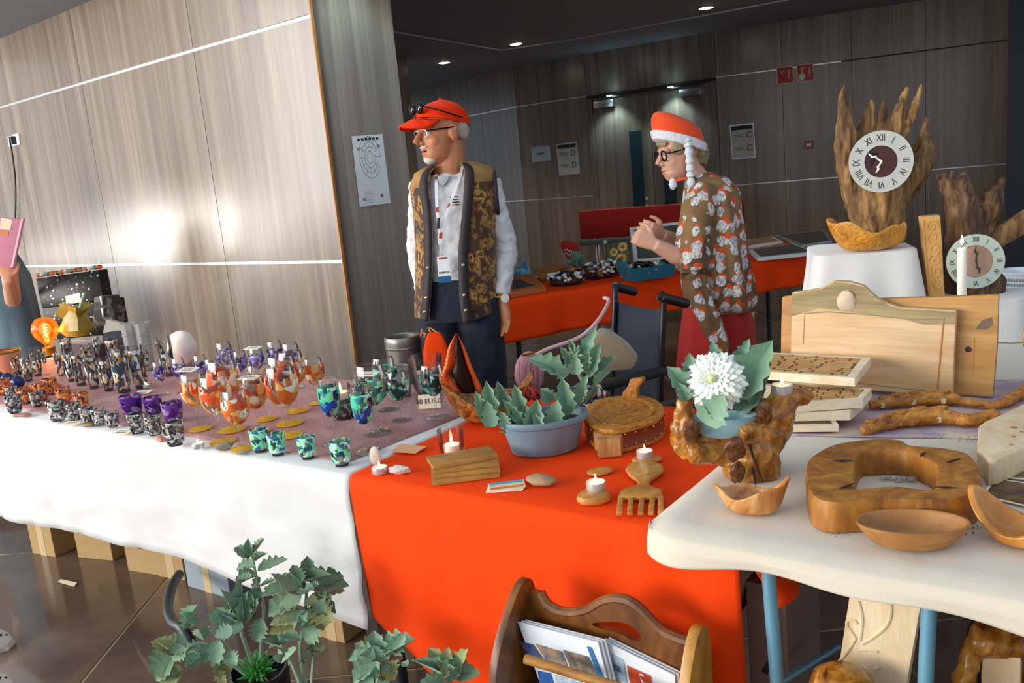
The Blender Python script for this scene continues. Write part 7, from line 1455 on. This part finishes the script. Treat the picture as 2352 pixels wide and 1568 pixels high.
for a, c in zip(ss, ss[1:]):
    ta, tc = interp(bk, a), interp(bk, c); m_ = (a+c)/2; hz_ = holez(m_)
    bands = [(z0, z0, ta, tc)] if not hz_ else [(z0, z0, (holez(a) or (hz_))[0], (holez(c) or hz_)[0]), ((holez(a) or hz_)[1], (holez(c) or hz_)[1], ta, tc)]
    for l0, l1, u0, u1 in bands: b.prism([G(a, -.105, l0), G(c, -.105, l1), G(c, -.105, u1), G(a, -.105, u0)], -VX*.016)
b.build('back_panel', RK, t, smooth=False)
MB().tube([p-VX*.008 for p in bk], .010, 8).build('top_edge', RK, t)
e1_ = [PP(x, y, G(0, -.12), VX) for x, y in ((1185, 1700), (1150, 1500), (1137, 1420), (1150, 1370), (1180, 1335), (1210, 1320), (1235, 1328), (1246, 1350), (1250, 1420), (1250, 1700))]
def endpanel(name, c_s, pts2, m, th):   # a rounded end board standing square to the back panel
    o = [G(c_s, tt, zz) for tt, zz in pts2]; MB().prism(o[:1]+catmull(o[1:], 4), UX*th).build(name, m, t, bev=.004)
zA = PP(1215, 1322, kp0, VX).z; sA = sOf(PP(1222, 1340, kp0, VX)); zB = PP(1612, 1428, kp0, VX).z; sB = sOf(PP(1600, 1470, kp0, VX))
endpanel('end_panel', sA-.018, [(-.09, .03), (-.09, zA-.06), (-.10, zA-.01), (-.13, zA), (-.17, zA-.03), (-.225, zA-.10), (-.245, zA-.17), (-.235, zA-.28), (-.20, .10), (-.18, .03)], RK, .018)
endpanel('end_panel', sB, [(-.09, .03), (-.09, zB-.05), (-.10, zB-.01), (-.13, zB), (-.16, zB-.03), (-.19, zB-.09), (-.20, zB-.17), (-.195, zB-.28), (-.185, .10), (-.175, .03)], RKL, .02)
r0, r1 = PP(1206, 1512, G(0, -.225), VX), PP(1460, 1590, G(0, -.19), VX)
MB().tube([r0, r1+(r1-r0)*.35], .009, 10).build('front_rail', TEAK, t)
MB().prism([G(sA, -.2, .05), G(sB, -.19, .05), G(sB, -.1, .05), G(sA, -.1, .05)], ZV*.014).build('floor_board', RK, t, smooth=False)
NEWS = mat('newsprint', 'd8dce0', .8, 0, .04)
def newspaper(label, cs, tpl, prints):
    p0 = G(0, tpl, .5); nn = (-VX*cos(.05)+ZV*sin(.05)); q = [PP(x, y, p0, nn) for x, y in cs]; e2, e3 = q[2]-q[1], q[3]-q[0]; q[2] = q[2]+e2*((q[2].z-.067)/-e2.z); q[3] = q[3]+e3*((q[3].z-.067)/-e3.z); q = [p+UX*(min(max(sOf(p), sA+.004), sB-.004)-sOf(p)) for p in q]; t = thing('newspaper', label, 'newspaper', sum(q, Vector())/4)
    for k in range(3): MB().prism([p+VX*.006*k+UX*(.004*(k-1)) for p in q], VX*.003).build('page_fold', NEWS, t, smooth=False)
    for pc, col, kind in prints:
        w = [PP(x, y, p0+nn*.0012, nn) for x, y in pc]
        if kind == 'box': MB().prism(w, nn*.0004).build('printed_block', noisemat('print '+col[0], ((.35, col[0]), (.65, col[1])), 45, .7), t, smooth=False)
        else: text('headline', kind, (w[1]-w[0]).length, (w[2]-w[0]).normalized(), (w[1]-w[0]).normalized(), (w[0]+w[1])/2+(w[2]-w[0])*.5, mat('print ink '+col[0], col[0], .7, 0, 0), t)
    return t
newspaper('folded newspaper with blue and photo blocks in the curved rack', [(1174, 1424), (1378, 1476), (1418, 1640), (1235, 1580)], -.165,
  [([(1192, 1472), (1225, 1480), (1260, 1530), (1225, 1520)], ('26386e', '4a5c8c'), 'box'), ([(1230, 1478), (1290, 1496), (1310, 1545), (1262, 1530)], ('46607e', 'b08a50'), 'box'), ([(1293, 1492), (1352, 1508), (1376, 1560), (1318, 1550)], ('4c4038', '9a8a78'), 'box'), ([(1348, 1484), (1358, 1486), (1392, 1568), (1380, 1568)], ('1f5a92', '2f74ae'), 'box'), ([(1235, 1540), (1265, 1546), (1275, 1580), (1240, 1572)], ('14509a', '2a66b0'), 'box'), ([(1275, 1550), (1335, 1562), (1340, 1590), (1280, 1585)], ('7a94b0', 'c8d0d8'), 'box')])
newspaper('newspaper with a red square headline letter S beside the oak end of the rack', [(1386, 1470), (1555, 1552), (1560, 1690), (1425, 1640)], -.142,
  [([(1396, 1496), (1432, 1516), (1440, 1568), (1412, 1560)], ('7f9db2', 'a9bcc8'), 'box'), ([(1440, 1528), (1494, 1552), (1500, 1590), (1448, 1575)], ('b8321c', 'c84a20'), 'box'), ([(1458, 1580), (1458, 1540), (1488, 1585)], ('f0e8e0',), 'S'), ([(1404, 1520), (1424, 1530), (1428, 1545), (1408, 1536)], ('3a5468', '4a6478'), 'box')])
# ================================================================ UNDER THE RIGHT-HAND TABLE
LEANP = G(0, .02); t = thing('leaning_plank', 'pale plank carved with leaf scrolls leaning under the cream table', 'carving', P(2000, 1700, 0))
cs = [(1962, 1290), (2128, 1320), (2078, 1600), (1915, 1600)]; q = [PP(x, y, LEANP, VX) for x, y in cs]; dn = (q[3]-q[0]); k_ = (q[3].z-.004)/-dn.z
q[3] = q[3]+dn*k_; dn2 = (q[2]-q[1]); q[2] = q[2]+dn2*((q[2].z-.004)/-dn2.z)
MB().prism(q, VX*.03).build('plank', PALEW, t, bev=.004); SCR = PALEW
for pl in ([(1968, 1375), (1968, 1335), (1990, 1315), (2020, 1318)], [(2030, 1365), (2046, 1390), (2040, 1430), (2010, 1460), (1980, 1478)], [(1946, 1440), (1946, 1426), (1962, 1424), (1968, 1432)], [(1948, 1440), (1962, 1460)], [(1928, 1518), (1950, 1490), (1966, 1462)], [(1972, 1492), (2000, 1492), (2016, 1496)], [(2005, 1550), (2008, 1536), (2020, 1532)], [(1972, 1380), (1980, 1420), (1975, 1470)]):
    MB().tube(catmull([PP(x, y, LEANP-VX*.0005, VX) for x, y in pl], 5), .0028, 6).build('carved_line', SCR, t)
gd = PP(1935, 1580, G(0, -.06), VX); t = thing('wooden_dome', 'varnished wooden dome at the foot of the carved plank', 'carving', Vector((gd.x, gd.y, 0)))
MB().lathe([(.03, 0), (.034, gd.z*.4), (.05, gd.z*.6), (.052, gd.z), (.045, gd.z+.02), (.025, gd.z+.034), (.0005, gd.z+.038)], 28, Vector((gd.x, gd.y, 0))).build('dome', ROOT, t); MB().lathe([(.0505, gd.z*.8), (.0535, gd.z*.85), (.0505, gd.z*.9)], 28, Vector((gd.x, gd.y, 0))).build('turned_ring', OLIVE, t)
rs0 = P(2300, 1720, 0); Ys = G(1.52, .12).y; t = thing('root_sculpture', 'polished twisted root sculpture standing under the end of the cream table', 'carving', PY(2300, 1568, 1.35)); b = MB()
Ys = 1.36
for pts in ([(2290, 1420, 34, 0), (2340, 1440, 40, 0), (2400, 1470, 44, 0)], [(2265, 1440, 30, 0), (2235, 1500, 26, 0), (2218, 1560, 26, 0), (2210, 1700, 30, 0)], [(2240, 1470, 34, 0), (2300, 1480, 36, -.02), (2380, 1500, 40, 0)], [(2350, 1450, 40, 0), (2370, 1560, 44, 0), (2380, 1700, 44, 0)], [(2215, 1690, 30, 0), (2300, 1720, 34, 0), (2380, 1700, 40, 0)]): limb(b, pts, Ys)
ORG[t.name] = Vector((PY(2290, 1568, Ys).x, Ys, 0)); t.location = ORG[t.name]
bb_ = min(v.z for v in b.v); leg0 = PY(2215, 1690, Ys); leg1 = PY(2380, 1700, Ys)
b.tube([leg0, Vector((leg0.x, leg0.y, .02))], [.03, .035], 10); b.tube([leg1, Vector((leg1.x, leg1.y, .02))], [.035, .04], 10)
fuse('root', b, .006, ROOT, t, .006, 30, 4)
MB().box(PY(2300, 1535, Ys-.02), (.06, .02, .07), RS).build('pale_inlay', PALEW, t, bev=.006)
one('black_bag', 'black bag standing behind the polished root sculpture', 'bag', MB().blob(PY(2320, 1440, 1.75)*1.0-ZV*PY(2320, 1440, 1.75).z+ZV*.19, (.10, .08, .20), 5, .1, 1.5, 18, 12), mat('black nylon', '0f0e10', .6))
wc0 = G(1.0, .55, 0); tw = [PP(x, y, G(0, .40), VX) for x, y in ((1843, 1285), (1876, 1285), (1826, 1392), (1782, 1440), (1780, 1345))]
one('hanging_cloth', 'hanging corner of white cloth under the cream table behind the leg', 'cloth', MB().prism(tw, VX*.004), WHITEC, smooth=False)
